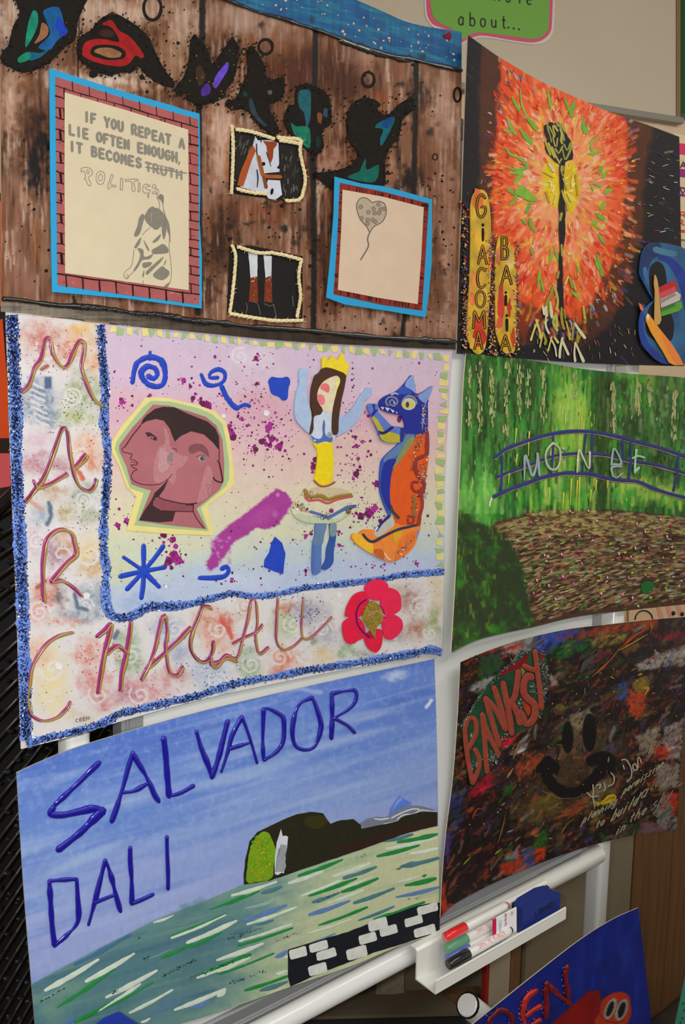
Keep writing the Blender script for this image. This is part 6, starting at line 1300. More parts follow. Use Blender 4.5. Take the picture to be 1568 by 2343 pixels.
p.poly(L3([(165, 487), (162, 420), (172, 330), (200, 210), (250, 152), (310, 122), (370, 92), (440, 62), (500, 36), (590, 20), (670, 30), (695, 70), (720, 98), (760, 80), (790, 74), (865, 66), (910, 103), (918, 130), (1000, 112), (1150, 80), (1170, 58), (1250, 32), (1330, 18), (1404, 22), (1404, 112), (1230, 152), (1000, 232), (800, 302), (600, 368), (330, 462)]), (38, 36, 22), .00045, jit=.7)
p.poly(L3([(720, 260), (900, 210), (1100, 130), (1404, 60), (1404, 108), (1230, 150), (1000, 230), (860, 280)]), (48, 30, 22), .0005); p.poly(L3([(560, 60), (660, 45), (700, 90), (640, 130), (560, 110)]), (52, 48, 18), .0005, smooth=True)
p.poly(L3([(178, 460), (185, 380), (190, 330), (200, 270), (230, 200), (280, 150), (320, 155), (345, 200), (368, 280), (355, 360), (346, 440), (300, 462), (240, 470), (195, 482)]), (110, 150, 24), .0006, smooth=True, jit=.6)
rr = random.Random(6)
for k in range(230):
    x, y = rr.gauss(270, 45), rr.uniform(180, 470); 
    if abs(x - 272) < 80 - abs(y - 330) * .22: p.dot(*L3([(x, y)])[0], rr.uniform(1.2, 3.4), rr.choice([(96, 146, 14), (128, 156, 20), (146, 138, 24), (84, 140, 20), (160, 156, 30)] if y < 380 else [(150, 150, 24), (140, 134, 20), (120, 150, 24)]), .0007 + rr.uniform(0, .0002), n=7, rag=.3)
p.poly(L3([(400, 132), (412, 178), (432, 172), (446, 182), (440, 240), (428, 300), (432, 370), (420, 415), (405, 410), (380, 425), (362, 420), (360, 330), (372, 220), (385, 180)]), (196, 200, 206), .0007, jit=.5)
for k in range(9): x = 370 + k * 7; p.ribbon(L3([(x + 16, 230 + rr.uniform(0, 30)), (x + 4, 330), (x - 4, 405)]), 1.2, (70, 74, 78), .0008)
p.build('painted_hill', m_flat, lt_, 'dark hill with a bright green tree and white tower')
# dashes on the water
p = Paint(lake, .0003); GR, WHT, TE, BU = (38, 128, 62), (196, 206, 190), (76, 118, 126), (92, 124, 172)
ds3 = [(85, 560, 370, 470, WHT, 20), (30, 620, 260, 530, GR, 16), (280, 540, 405, 500, TE, 20), (515, 430, 795, 328, GR, 20), (452, 478, 665, 405, WHT, 22), (180, 638, 370, 590, (134, 160, 158), 18), (160, 715, 435, 620, BU, 24), (185, 742, 500, 632, WHT, 18), (240, 745, 350, 715, TE, 18), (135, 850, 470, 740, WHT, 16), (130, 878, 475, 765, GR, 20),
       (530, 560, 780, 462, WHT, 18), (582, 558, 885, 448, GR, 22), (605, 600, 775, 540, TE, 20), (790, 535, 1022, 448, GR, 24), (770, 522, 985, 435, WHT, 12), (700, 605, 930, 522, WHT, 16), (870, 605, 1125, 512, TE, 22), (585, 680, 840, 592, BU, 22), (735, 435, 970, 352, WHT, 20), (805, 445, 1010, 375, TE, 24),
       (645, 748, 955, 632, GR, 18), (900, 716, 1125, 628, TE, 18), (575, 800, 850, 710, WHT, 14), (1000, 710, 1320, 600, GR, 18), (1140, 568, 1412, 505, BU, 20), (1200, 492, 1392, 448, GR, 26), (1155, 472, 1290, 430, WHT, 12), (1170, 372, 1408, 318, TE, 28), (1020, 305, 1285, 235, GR, 22), (1075, 260, 1400, 190, WHT, 20), (1230, 290, 1405, 255, (206, 214, 196), 20), (1150, 215, 1400, 165, GR, 26), (1070, 210, 1245, 165, TE, 20),
       (0, 970, 285, 865, WHT, 22), (0, 1010, 205, 935, GR, 26), (0, 1045, 200, 955, WHT, 18), (10, 1062, 355, 928, GR, 14), (370, 950, 440, 915, BU, 26), (425, 955, 445, 945, WHT, 16), (375, 1060, 440, 1040, WHT, 28), (170, 1165, 440, 1075, GR, 22), (270, 1165, 440, 1110, TE, 22), (0, 1200, 40, 1160, WHT, 34), (80, 800, 210, 760, TE, 30), (580, 865, 750, 800, BU, 12), (1310, 432, 1330, 424, GR, 16)]
for x0, y0, x1, y1, col, w_ in ds3: p.ribbon(L3([(x0, y0), ((x0 + x1) / 2, (y0 + y1) / 2 + 4), (x1, y1)]), [w_ / 2.8 * .7, w_ / 2.8 * 1.15, w_ / 2.8 * 1.2, w_ / 2.8 * 1.05, w_ / 2.8 * .65], col, h=.0002, wob=.3, rag=.06, step=5)
ds1 = [(480, 1700, 835, 1510, (66, 104, 140), 24), (1100, 1530, 1445, 1380, WHT, 20), (1100, 1515, 1450, 1372, GR, 12), (1200, 1560, 1515, 1420, WHT, 24), (1215, 1590, 1420, 1495, GR, 18), (1040, 1655, 1230, 1565, GR, 18), (985, 1430, 1110, 1385, (190, 200, 190), 14), (1350, 1345, 1568, 1255, GR, 14), (1485, 1255, 1568, 1230, WHT, 16), (290, 1865, 630, 1668, WHT, 28), (550, 1808, 860, 1630, WHT, 24), (372, 1972, 735, 1728, GR, 22), (680, 1910, 1005, 1738, WHT, 24), (480, 2068, 760, 1920, GR, 26), (590, 2020, 900, 1825, WHT, 20), (650, 1990, 980, 1815, GR, 14), (830, 2010, 1105, 1862, WHT, 18), (1120, 1990, 1440, 1858, WHT, 24), (1225, 1975, 1340, 1930, BU, 24), (400, 2100, 485, 2035, (74, 104, 180), 20), (700, 2060, 850, 1970, (30, 60, 176), 0), (1265, 1785, 1568, 1662, WHT, 18), (1290, 1760, 1568, 1640, GR, 20), (1400, 1758, 1568, 1700, GR, 14), (1390, 1672, 1568, 1600, WHT, 18), (1530, 1550, 1568, 1535, WHT, 16), (1530, 1575, 1568, 1565, GR, 14), (905, 2070, 960, 2045, WHT, 16), (240, 1945, 430, 1830, (112, 142, 140), 12), (1100, 1460, 1300, 1400, (96, 130, 132), 12), (930, 1670, 1100, 1600, (104, 136, 140), 10), (1480, 1500, 1560, 1470, TE, 18)]
for x0, y0, x1, y1, col, w_ in ds1:
    if w_: p.ribbon(L1([(x0, y0), ((x0 + x1) / 2, (y0 + y1) / 2 + 5), (x1, y1)]), [w_ / 2.8 * .7, w_ / 2.8 * 1.15, w_ / 2.8 * 1.2, w_ / 2.8 * 1.05, w_ / 2.8 * .65], col, h=.0002, wob=.3, rag=.06, step=5)
p.build('water_dash', m_flat, lt_, 'green, white and blue painted dashes', 'stuff')
p = Paint(lake); rr = random.Random(14)
for a, b, n_ in [((1030, 1785), (1250, 1665), 70), ((1230, 1780), (1500, 1680), 70), ((250, 1940), (450, 1835), 30), ((920, 1670), (960, 1650), 16), ((710, 1890), (760, 1860), 20), ((1450, 1540), (1560, 1520), 20), ((1470, 1830), (1500, 1800), 8), ((880, 1535), (895, 1525), 6)]:
    for k in range(n_): t1 = rr.random(); p.flake(*L1([(a[0] + (b[0] - a[0]) * t1 + rr.gauss(0, 5), a[1] + (b[1] - a[1]) * t1 + rr.gauss(0, 5))])[0], rr.uniform(.6, 1.3), rr.choice([(16, 40, 30), (30, 90, 60), (120, 220, 150), (40, 50, 100)]), .0008)
for a, b, n_ in [((50, 840), (270, 765), 26), ((70, 1125), (310, 1035), 34), ((340, 860), (520, 795), 20), ((850, 330), (950, 295), 8), ((1140, 395), (1170, 380), 10), ((620, 600), (770, 540), 16), ((1200, 585), (1310, 565), 8)]:
    for k in range(n_): t1 = rr.random(); p.flake(*L3([(a[0] + (b[0] - a[0]) * t1 + rr.gauss(0, 4), a[1] + (b[1] - a[1]) * t1 + rr.gauss(0, 4))])[0], rr.uniform(.6, 1.2), rr.choice([(20, 30, 50), (60, 70, 110), (40, 60, 50)]), .0008)
p.build('glitter', m_glit, lt_, 'specks of green and blue glitter', 'stuff')
# chequered wall at the lower right
p = Paint(lake, .0006); p.poly(L3([(445, 905), (560, 870), (700, 828), (830, 790), (950, 742), (1080, 690), (1270, 625), (1340, 610), (1418, 603), (1418, 795), (1380, 802), (1200, 862), (1000, 922), (830, 987), (640, 1060), (462, 1142), (446, 1075)]), (24, 28, 34), jit=.5)
pw = p.build('painted_wall', m_flat, lt_, 'black painted strip with white brick marks')
for k, (x, y, a, b) in enumerate([(510, 925, 118, 62), (643, 884, 124, 56), (692, 934, 132, 58), (636, 1030, 122, 66), (886, 924, 138, 72), (957, 832, 118, 60), (1022, 742, 128, 70), (1090, 782, 118, 58), (1251, 721, 120, 54), (1322, 785, 146, 58), (1341, 643, 138, 54)]):
    p = Paint(lake, .0008); ca, sa = math.cos(-.28), math.sin(-.28); pts = [(x + ca * u * a / 2 - sa * v * b / 2, y + sa * u * a / 2 + ca * v * b / 2) for u, v in ((-.95, -.6), (-.8, -.95), (.85, -1), (1, -.8), (.95, .75), (.8, 1), (-.85, .95), (-1, .7))]
    p.poly(L3(pts), (206, 208, 202), thick=.0004, jit=.5); p.build('brick', m_flat, pw)
# raised letters
m_puff = mat('puff_paint', rough=.16, attr=True, coat=.6, bump=(40, .1, .001)); NV = (26, 18, 142)
def puff(ch, strokes, w_=10.5):
    p = Paint(lake, .0002)
    for s_ in strokes: p.ribbon(s_, w_ * 1.22, NV, h=.0030, wob=.42, step=4)
    p.build('raised_letter', m_puff, lt_, 'raised blue letter ' + ch)
puff('S', [L1([(635, 408), (575, 465), (500, 540), (420, 615), (355, 675)]), L1([(345, 690), (325, 735), (400, 742), (500, 722), (600, 700), (655, 712)]), L1([(655, 715), (600, 770), (520, 850), (440, 915), (378, 962)])], 13)
puff('A', [L1([(718, 782), (750, 690), (790, 560), (828, 420), (852, 345)]), L1([(852, 345), (885, 405), (930, 480), (965, 550), (990, 610), (1018, 655)]), L1([(790, 597), (860, 588), (960, 532)])], 9)
puff('L', [L1([(1050, 250), (1062, 350), (1072, 480), (1084, 618)]), L1([(1084, 622), (1160, 600), (1238, 556)])], 10)
puff('V', [L1([(1260, 205), (1290, 310), (1330, 410), (1358, 498)]), L1([(1360, 498), (1400, 380), (1430, 260), (1460, 142)])], 9.5)
puff('A', [L2([(20, 745), (60, 620), (90, 510), (152, 392)]), L2([(152, 392), (182, 470), (215, 570), (248, 688)]), L2([(75, 597), (140, 577), (210, 557)])], 7.5)
puff('D', [L2([(290, 668), (285, 560), (287, 450), (290, 345)]), L2([(290, 340), (325, 342), (400, 382), (420, 420), (415, 550), (370, 620), (295, 670)])], 8)
puff('O', [L2([(600, 270), (525, 308), (488, 390), (475, 500), (497, 580), (560, 605), (622, 578), (655, 480), (655, 420), (622, 312), (600, 270)])], 8.2)
puff('R', [L2([(725, 530), (730, 400), (728, 250)]), L2([(728, 245), (800, 230), (878, 225), (880, 290), (835, 345), (745, 400)]), L2([(745, 402), (830, 450), (873, 493)])], 7.6)
puff('D', [L1([(350, 1575), (335, 1450), (325, 1300), (317, 1170)]), L1([(317, 1165), (400, 1158), (490, 1152)]), L1([(492, 1155), (498, 1260), (500, 1420), (430, 1510), (352, 1578)])], 9.5)
puff('A', [L1([(568, 1445), (600, 1330), (640, 1170), (675, 1030)]), L1([(678, 1030), (712, 1130), (742, 1250), (772, 1358)]), L1([(608, 1303), (740, 1252)])], 9)
puff('L', [L1([(835, 950), (836, 1040), (845, 1170), (846, 1308)]), L1([(848, 1310), (920, 1280), (980, 1252)])], 9)
puff('I', [L1([(1070, 882), (1073, 1000), (1078, 1120), (1078, 1215)])], 9.5)
# ------------------------------------------------------------------ card 4: orange burst round a black and yellow tree figure
bur = Sheet([(1071, 80), (1110, 108), (1150, 135), (1240, 187), (1330, 228), (1400, 258), (1480, 285), (1555, 313)], [(1555, 313), (1558, 500), (1562, 700), (1566, 838)],
            [(1045, 808), (1150, 816), (1300, 828), (1450, 835), (1566, 838)], [(1071, 80), (1064, 250), (1058, 430), (1052, 600), (1045, 808)], .0090, (.020, 0, 0, .002), K=.98)
c = Canvas(bur, 250, 330, (24, 21, 24)); X, Y = c.X, c.Y
n_ = (fbm(X / 30, Y / 30, 3, 4) - .5)
# brown flanks, then orange, peach and yellow
c.poly([(1100, 60), (1148, 120), (1142, 300), (1128, 420), (1150, 560), (1200, 700), (1220, 790), (1120, 790), (1104, 600), (1096, 420), (1098, 260)], (78, 40, 24), 5, .95, 9, 3, 26)
c.poly([(1430, 240), (1500, 260), (1478, 400), (1470, 520), (1440, 640), (1400, 740), (1330, 800), (1290, 790), (1340, 700), (1400, 560), (1428, 420)], (84, 42, 18), 7, .92, 9, 4, 26)
org = [(1140, 110), (1200, 120), (1260, 180), (1345, 225), (1432, 262), (1438, 330), (1434, 430), (1424, 520), (1396, 610), (1350, 700), (1326, 740), (1262, 715), (1222, 708), (1180, 690), (1156, 610), (1128, 520), (1124, 430), (1136, 300), (1144, 200)]
c.poly(org, (212, 74, 26), 4, 1, 10, 5, 22)
R_ = np.hypot((X - 1285) / 150, (Y - 430) / 260)
c.over(np.clip((1.05 - R_ + n_ * .5) * 2.2, 0, 1) * .8, (224, 112, 70)); c.over(np.clip((.72 - R_ + n_ * .5) * 3, 0, 1) * .85, (226, 150, 108))
c.poly([(1190, 700), (1215, 690), (1240, 720), (1250, 760), (1215, 730), (1200, 790), (1180, 740)], (150, 50, 20), 4, .8, 5, 3)
c.over(np.clip((fbm(X / 8, Y / 18, 9, 4) - .58) * 4, 0, 1) * (R_ < 1.1) * .5, (226, 176, 60))
for q, col in [([(1250, 360), (1275, 375), (1283, 440), (1280, 480), (1262, 470), (1245, 440), (1240, 400)], (214, 182, 28)), ([(1292, 372), (1315, 370), (1328, 420), (1324, 460), (1305, 498), (1294, 470), (1290, 420)], (210, 178, 24))]: c.poly(q, col, 2.5, 1, 3, 4)
c.over(np.clip((X - 1500) / 60, 0, 1) * .5, (30, 28, 38)); c.over(np.clip((Y - 700) / 100, 0, 1) * (R_ > 1.1) * .4, (18, 14, 18))
PAL_IN = [(226, 150, 112), (230, 176, 140), (222, 190, 156), (224, 166, 40), (216, 110, 70), (232, 130, 90), (200, 60, 30), (214, 186, 60)]
PAL_MID = [(210, 70, 26), (196, 40, 24), (228, 130, 96), (224, 150, 120), (216, 90, 40), (204, 62, 26), (216, 84, 40), (224, 150, 40), (234, 110, 60), (186, 30, 22), (226, 160, 130)]
PAL_OUT = [(206, 64, 22), (170, 166, 170), (60, 64, 140), (190, 150, 40), (196, 120, 100), (150, 36, 20), (160, 70, 30), (110, 50, 30)]
PAL_DK = [(46, 60, 120), (150, 150, 170), (120, 100, 40), (110, 40, 50), (60, 70, 140), (190, 180, 160), (90, 80, 30)]
rr = random.Random(78)
def burst_col(x, y):
    """what colour a dab has here; None where the card stays bare"""
    dx, dy = x - 1286, y - 430; r = math.hypot(dx / 150, dy / 260)
    if math.hypot((x - 1284) / 46, (y - 430) / 72) < 1: return (rr.choice([(224, 200, 60), (206, 160, 20), (226, 212, 130)]), r, False) if rr.random() < .25 else None
    if r > 1.02 and rr.random() < .35: return None
    dark = x < 1122 or x > 1446 or r > 1.3 or (y > 720 and not 1200 < x < 1340)
    if dark and rr.random() > .09: return None
    if x > 1462 and 560 < y < 820 and not dark: return None
    return rr.choice(PAL_DK if dark else (PAL_IN if r < .7 else (PAL_MID if r < 1.1 else PAL_OUT))), r, dark
for k in range(2600):
    x, y = rr.uniform(1055, 1556), rr.uniform(95, 820); q = burst_col(x, y)
    if not q: continue
    L = rr.uniform(8, 24); a = math.atan2((y - 430) * .8, x - 1286) + rr.gauss(0, .25)
    c.line([(x, y), (x + L * math.cos(a), y + L * math.sin(a))], rr.uniform(3, 8) * (.5 if q[2] else 1), q[0], 1.6, rr.uniform(.45, .95), 1.5, k)
bu = thing('burst_card', bur.P(1300., 828.), 'hung art card with an orange and red burst of dabs around a black tree figure', 'artwork')
m_oil = paint_mat('thick_paint', .6, .25, (60, .12), (150, .5, .0012)); c.build('card', m_oil, bu)
rr = random.Random(77)
p = Paint(bur, .0003)
for k in range(1500):
    x, y = rr.uniform(1055, 1556), rr.uniform(95, 812)
    if y < np.interp(x, [1071, 1150, 1240, 1400, 1555], [100, 150, 202, 271, 326]): continue
    q = burst_col(x, y)
    if not q: continue
    col, r, dark = q; L = rr.uniform(6, 17) * (.7 if dark else 1); a = math.atan2((y - 430) * .8, x - 1286) + rr.gauss(0, .28 + .4 * dark)
    w_ = rr.uniform(2, 5) if not dark else rr.uniform(1.2, 2.6)
    if rr.random() < .3:   # little v shapes opening outwards
        s_ = rr.uniform(.25, .55)
        for sg in (-1, 1): p.ribbon([(x, y), (x + L * .85 * math.cos(a + sg * s_), y + L * .85 * math.sin(a + sg * s_))], [w_ * .5, w_ * .9, w_ * .3], col, h=.00012, step=3)
    else: p.ribbon([(x, y), (x + L * .5 * math.cos(a) + rr.uniform(-2, 2), y + L * .5 * math.sin(a) + rr.uniform(-1, 1)), (x + L * math.cos(a), y + L * math.sin(a))], [w_ * .4, w_, w_ * .8, w_ * .2], col, h=.00014, step=3)
p.build('paint_dab', m_oil, bu, 'short dabs of red, peach, yellow, white and blue', 'stuff')
p = Paint(bur, .0007); G1 = (124, 172, 50)
G5 = lambda q: T(q, 2.914, 1030, 60)
G6 = lambda q: T(q, 2.914, 1030, 430)
for s_ in [[(655, 430), (665, 500), (672, 545)], [(765, 485), (800, 560), (820, 600)], [(830, 505), (805, 600)], [(415, 475), (460, 560)], [(470, 420), (480, 520), (510, 600)], [(515, 610), (550, 650), (575, 690)], [(385, 620), (410, 680), (440, 720)], [(470, 690), (510, 740), (540, 780)], [(360, 690), (400, 705)], [(890, 620), (890, 670), (905, 710)], [(925, 655), (905, 705)],
           [(990, 740), (940, 780), (950, 830)], [(1000, 830), (960, 850), (925, 850)], [(1015, 935), (1000, 980)], [(1045, 970), (1020, 1010)], [(960, 1050), (1010, 1065)], [(940, 1050), (955, 1095)], [(1030, 1110), (1070, 1090)], [(380, 940), (450, 960), (510, 945)], [(450, 870), (490, 900), (520, 940)], [(430, 1050), (480, 980)], [(410, 980), (470, 975)], [(380, 1080), (420, 1100)], [(370, 810), (400, 850), (440, 870)]]:
    w_ = rr.uniform(6.5, 10); p.ribbon(G5(s_), [w_ * .5, w_, w_ * .8], (G1, (118, 168, 60), (134, 160, 70), (112, 160, 50))[rr.randrange(4)], h=.0002, wob=.4)
p.poly(G5([(430, 1105), (480, 1060), (520, 1090), (560, 1130), (590, 1160), (540, 1166), (480, 1140)]), G1, .0012, smooth=True)
for s_ in [[(390, 20), (440, 50), (430, 90), (400, 110)], [(450, 30), (520, 80), (560, 60)], [(540, 90), (510, 160)], [(480, 210), (510, 240)], [(530, 200), (545, 260), (570, 290)], [(680, 430), (670, 490)], [(700, 400), (735, 520), (745, 545)], [(600, 550), (585, 660)], [(600, 580), (625, 690)], [(545, 400), (550, 440)], [(980, 440), (1000, 520), (1015, 580)], [(970, 480), (990, 540)], [(1030, 90), (1010, 140)], [(960, 250), (1000, 270)], [(990, 310), (1030, 370)], [(845, 510), (870, 570)], [(810, 690), (860, 730)], [(655, 740), (680, 870)], [(940, 240), (980, 230)], [(975, 170), (1030, 215)]]:
    w_ = rr.uniform(6, 11); p.ribbon(G6(s_), [w_ * .5, w_, w_ * .7], (G1, (110, 170, 56), (112, 160, 50))[rr.randrange(3)], h=.0002, wob=.4)
p.build('green_dab', m_oil, bu, 'fresh green dabs', 'stuff')
# figure
G7 = lambda q: T(q, 8.711, 1220, 250)
p = Paint(bur, .0013); KK = (26, 22, 24)
p.poly(G7([(290, 290), (340, 255), (395, 260), (420, 300), (480, 250), (525, 260), (540, 330), (600, 430), (640, 470), (660, 470), (700, 550), (755, 625), (770, 720), (805, 900), (790, 1000), (700, 1020), (645, 1050), (630, 1150), (615, 1300), (620, 1500), (615, 1660), (560, 1700), (540, 1600), (530, 1300), (530, 1110), (450, 1050), (360, 950), (280, 870), (245, 780), (250, 650), (290, 600), (230, 470), (215, 380), (230, 320)]), KK)
p.ribbon(G7([(575, 1650), (580, 1800), (575, 1950), (590, 2080), (585, 2170)]), [6, 12, 15, 15, 13], KK, .00132)
p.ribbon(G6([(745, 130), (748, 200), (748, 260), (748, 320), (745, 400), (738, 480), (742, 560), (735, 620), (738, 700), (742, 760), (748, 820)]), [11, 13, 16, 13, 6, 9, 8, 12, 14, 11, 10], KK, .00133)
YG = (150, 150, 62)
for s_ in [[(290, 300), (300, 400), (330, 500), (350, 560), (370, 650)], [(330, 350), (360, 420), (400, 500), (410, 540)], [(400, 330), (410, 430), (440, 500), (420, 560)], [(400, 560), (420, 660), (440, 740), (470, 740), (480, 650), (490, 580)], [(430, 330), (470, 400), (490, 430)], [(540, 300), (560, 420), (590, 500), (620, 620)], [(545, 400), (580, 500), (560, 620), (580, 680)], [(450, 790), (510, 880), (560, 800), (590, 740)], [(590, 800), (610, 900), (640, 1000), (660, 1000), (700, 920), (750, 800), (760, 680)], [(620, 700), (680, 820), (720, 740), (740, 680)], [(250, 640), (290, 760), (330, 860), (350, 910)], [(310, 680), (350, 780), (400, 900), (430, 960)], [(380, 760), (440, 900), (500, 1020), (530, 1080)], [(570, 990), (530, 1060)], [(570, 1130), (560, 1220), (600, 1330)], [(600, 1140), (590, 1230)], [(580, 1620), (620, 1760), (680, 1900), (700, 2000)], [(600, 1380), (640, 1480), (680, 1600)], [(480, 260), (500, 330)], [(560, 300), (620, 400), (640, 440)]]:
    p.ribbon(G7(s_), rr.uniform(3.4, 5.2), rr.choice([YG, (168, 160, 70), (136, 140, 66)]), .0015 + rr.uniform(0, .0002), h=.0003, wob=.35)
for s_ in [[(745, 170), (735, 215)], [(745, 380), (748, 450)], [(725, 560), (718, 600)]]: p.ribbon(G6(s_), 5, YG, .0015, wob=.3)
YV = [(176, 168, 74), (196, 186, 96), (200, 196, 160), (140, 136, 50)]
for s_ in [[(590, 880), (560, 950), (540, 1015)], [(575, 880), (600, 960), (605, 1000)], [(640, 850), (640, 920), (660, 970)], [(650, 880), (630, 900)], [(690, 640), (710, 700), (720, 760), (710, 810)], [(690, 660), (670, 720), (640, 780)], [(655, 740), (640, 800), (645, 850)], [(705, 840), (690, 900), (715, 950)], [(710, 850), (715, 920)], [(760, 810), (770, 870)], [(620, 790), (630, 840)], [(830, 890), (820, 960), (815, 1015)], [(830, 900), (870, 960), (900, 1000)], [(775, 890), (790, 950), (800, 1010)], [(850, 960), (850, 1030)], [(620, 965), (600, 1060)], [(625, 970), (640, 1020), (635, 1040)], [(680, 990), (655, 1085)], [(670, 1000), (700, 1060), (710, 1120)], [(750, 1000), (735, 1080), (732, 1130)], [(745, 1010), (790, 1110)], [(700, 1000), (720, 1030)], [(835, 1030), (830, 1100), (835, 1155)], [(840, 1040), (890, 1155)], [(800, 600), (820, 660)], [(790, 590), (770, 640)], [(820, 620), (840, 680)], [(745, 800), (745, 870), (760, 940)], [(890, 790), (900, 870)], [(670, 760), (680, 860)]]:
    p.ribbon(G6(s_), rr.uniform(4.5, 8), rr.choice(YV), .0014 + rr.uniform(0, .0003), h=.0004, wob=.3, taper=(.7, 1))
for s_, w_, col in [([(330, 1100), (390, 1180), (420, 1230)], 7, (206, 200, 150)), ([(320, 1440), (370, 1450), (355, 1530)], 4, (214, 206, 160)), ([(380, 1640), (430, 1580)], 3, (220, 214, 170)), ([(470, 1700), (420, 1880)], 4, (206, 196, 100)), ([(800, 1320), (770, 1500)], 3.4, (220, 210, 130)), ([(830, 1480), (780, 1540)], 4.4, (224, 216, 160)), ([(700, 1680), (770, 1820)], 6, (204, 192, 100)), ([(230, 1250), (420, 1350)], 4, (200, 180, 50)), ([(860, 1300), (900, 1700)], 5, (188, 150, 20)), ([(270, 1650), (330, 1850)], 5, (190, 150, 20))]:
    p.ribbon(G7(s_), w_, col, .0012, h=.0002)
p.build('tree_figure', m_oil, bu, 'thin black trunk and crown with yellow-green leaf strokes')
for s_, col in [([(345, 1095), (350, 1180)], 0)]: pass
p = Paint(bur, .0009)
for k in range(90):
    x, y = (rr.uniform(1440, 1550), rr.uniform(340, 560)) if rr.random() < .45 else (rr.uniform(1190, 1460), rr.uniform(740, 820))
    a = rr.uniform(.8, 1.7) if y > 600 else rr.uniform(-.4, .7); L = rr.uniform(5, 14)
    if y < np.interp(x, [1400, 1555], [270, 330]): continue
    p.ribbon([(x, y), (x + L * math.cos(a), y + L * math.sin(a))], rr.uniform(1, 2), rr.choice([(120, 110, 60), (150, 150, 150), (160, 40, 110), (50, 60, 120), (120, 50, 50), (180, 150, 60), (190, 190, 190)]), h=.0002)
p.build('spark_line', m_oil, bu, 'thin coloured sparks on the black', 'stuff')
# lettered strips and beads
m_strip = paint_mat('strip_paint', .6, .3, (50, .3), (200, .4, .001))
def strip(pts, label, blots, text):
    p = Paint(bur, .0007); p.poly(G6(pts), (196, 156, 42), thick=.0014, smooth=True, step=5)
    o = p.build('name_strip', m_strip, bu, label)
    q = Paint(bur, .0023)
    for x, y, rx, ry, col in blots: q.dot(*G6([(x, y)])[0], rx / 2.914, col, ry=ry / 2.914, n=12, rag=.3)
    for k in range(60):
        x, y = rr.uniform(pts[-1][0] - 10, 270), 0
    q.build('colour_blot', m_strip, o, 'orange and red blots', 'stuff')
    t2 = Paint(bur, .0026)
    for ch, x0, y0, x1, y1 in text:
        for st in FONT[ch]:
            e = [(x0 + (x1 - x0) * a, y0 + (y1 - y0) * b) for a, b in st]
            t2.ribbon(G6(e), 6.2, (28, 24, 16), smooth=len(e) > 5, step=3, wob=.15)
    for ch, x0, y0, x1, y1 in text:
        if ch in 'il': continue
        for st in FONT[ch]:
            e = [(x0 + (x1 - x0) * a, y0 + (y1 - y0) * b) for a, b in st]
            t2.ribbon(G6(e), 2.0, (190, 130, 40), .0028, smooth=len(e) > 5, step=3)
    t2.build('lettering', m_flat, o, 'black outlined capital letters')
strip([(168, 25), (230, 18), (262, 100), (275, 300), (272, 600), (245, 1000), (215, 1098), (165, 1098), (118, 1000), (115, 900), (132, 600), (138, 300), (138, 120)], 'tall yellow strip lettered down its length',
      [(190, 80, 34, 70, (206, 104, 40)), (170, 250, 24, 60, (190, 160, 50)), (250, 480, 22, 100, (206, 84, 40)), (160, 620, 24, 60, (214, 130, 60)), (150, 740, 22, 50, (206, 110, 60)), (220, 700, 26, 50, (214, 170, 60)), (190, 900, 40, 50, (190, 50, 24)), (200, 1000, 40, 70, (184, 44, 22)), (200, 320, 40, 40, (200, 110, 50)), (225, 420, 30, 60, (200, 90, 44)), (150, 1040, 20, 40, (216, 160, 60))],
      [('G', 178, 45, 238, 195), ('i', 200, 225, 240, 350), ('A', 190, 380, 245, 505), ('C', 182, 535, 238, 665), ('O', 172, 685, 235, 795), ('M', 155, 820, 235, 935), ('A', 165, 960, 215, 1072)])
strip([(345, 312), (380, 330), (430, 450), (442, 600), (440, 1040), (402, 1100), (360, 1096), (318, 1000), (305, 900), (303, 500), (320, 350)], 'shorter yellow and red strip lettered down its length',
      [(325, 450, 18, 60, (196, 110, 60)), (340, 760, 22, 130, (190, 56, 40)), (395, 800, 16, 60, (176, 50, 30)), (395, 500, 30, 60, (204, 170, 90)), (420, 700, 16, 60, (206, 140, 60)), (330, 900, 22, 40, (200, 80, 50)), (420, 1000, 18, 60, (190, 70, 30))],
      [('B', 345, 325, 388, 475), ('A', 345, 520, 410, 640), ('i', 360, 680, 385, 780), ('i', 368, 830, 392, 950), ('A', 338, 980, 402, 1085)])
p = Paint(bur, .0005)
for k in range(520):
    e = rr.random()
    if e < .4: x, y = rr.gauss(100, 11), rr.uniform(90, 1090)
    elif e < .72: x, y = rr.gauss(287 - (18 if rr.random() < .5 else 0), 12), rr.uniform(330, 1110)
    elif e < .95: x, y = rr.gauss(447, 9), rr.uniform(350, 1100)
    else: x, y = rr.uniform(290, 440), rr.gauss(1108, 6)
    if x < 62 + y * -.004: continue
    p.dot(*G6([(x, y)])[0], rr.uniform(1.6, 3.6), rr.choice([(150, 20, 24), (196, 160, 30), (24, 44, 110), (140, 24, 24), (24, 40, 96), (120, 116, 110), (186, 150, 36), (120, 16, 20)]), .0005 + rr.uniform(0, .001), h=.0022, n=7)
p.build('bead_cluster', mat('bead_gloss'), bu, 'red, yellow and blue beads round the strips', 'stuff')
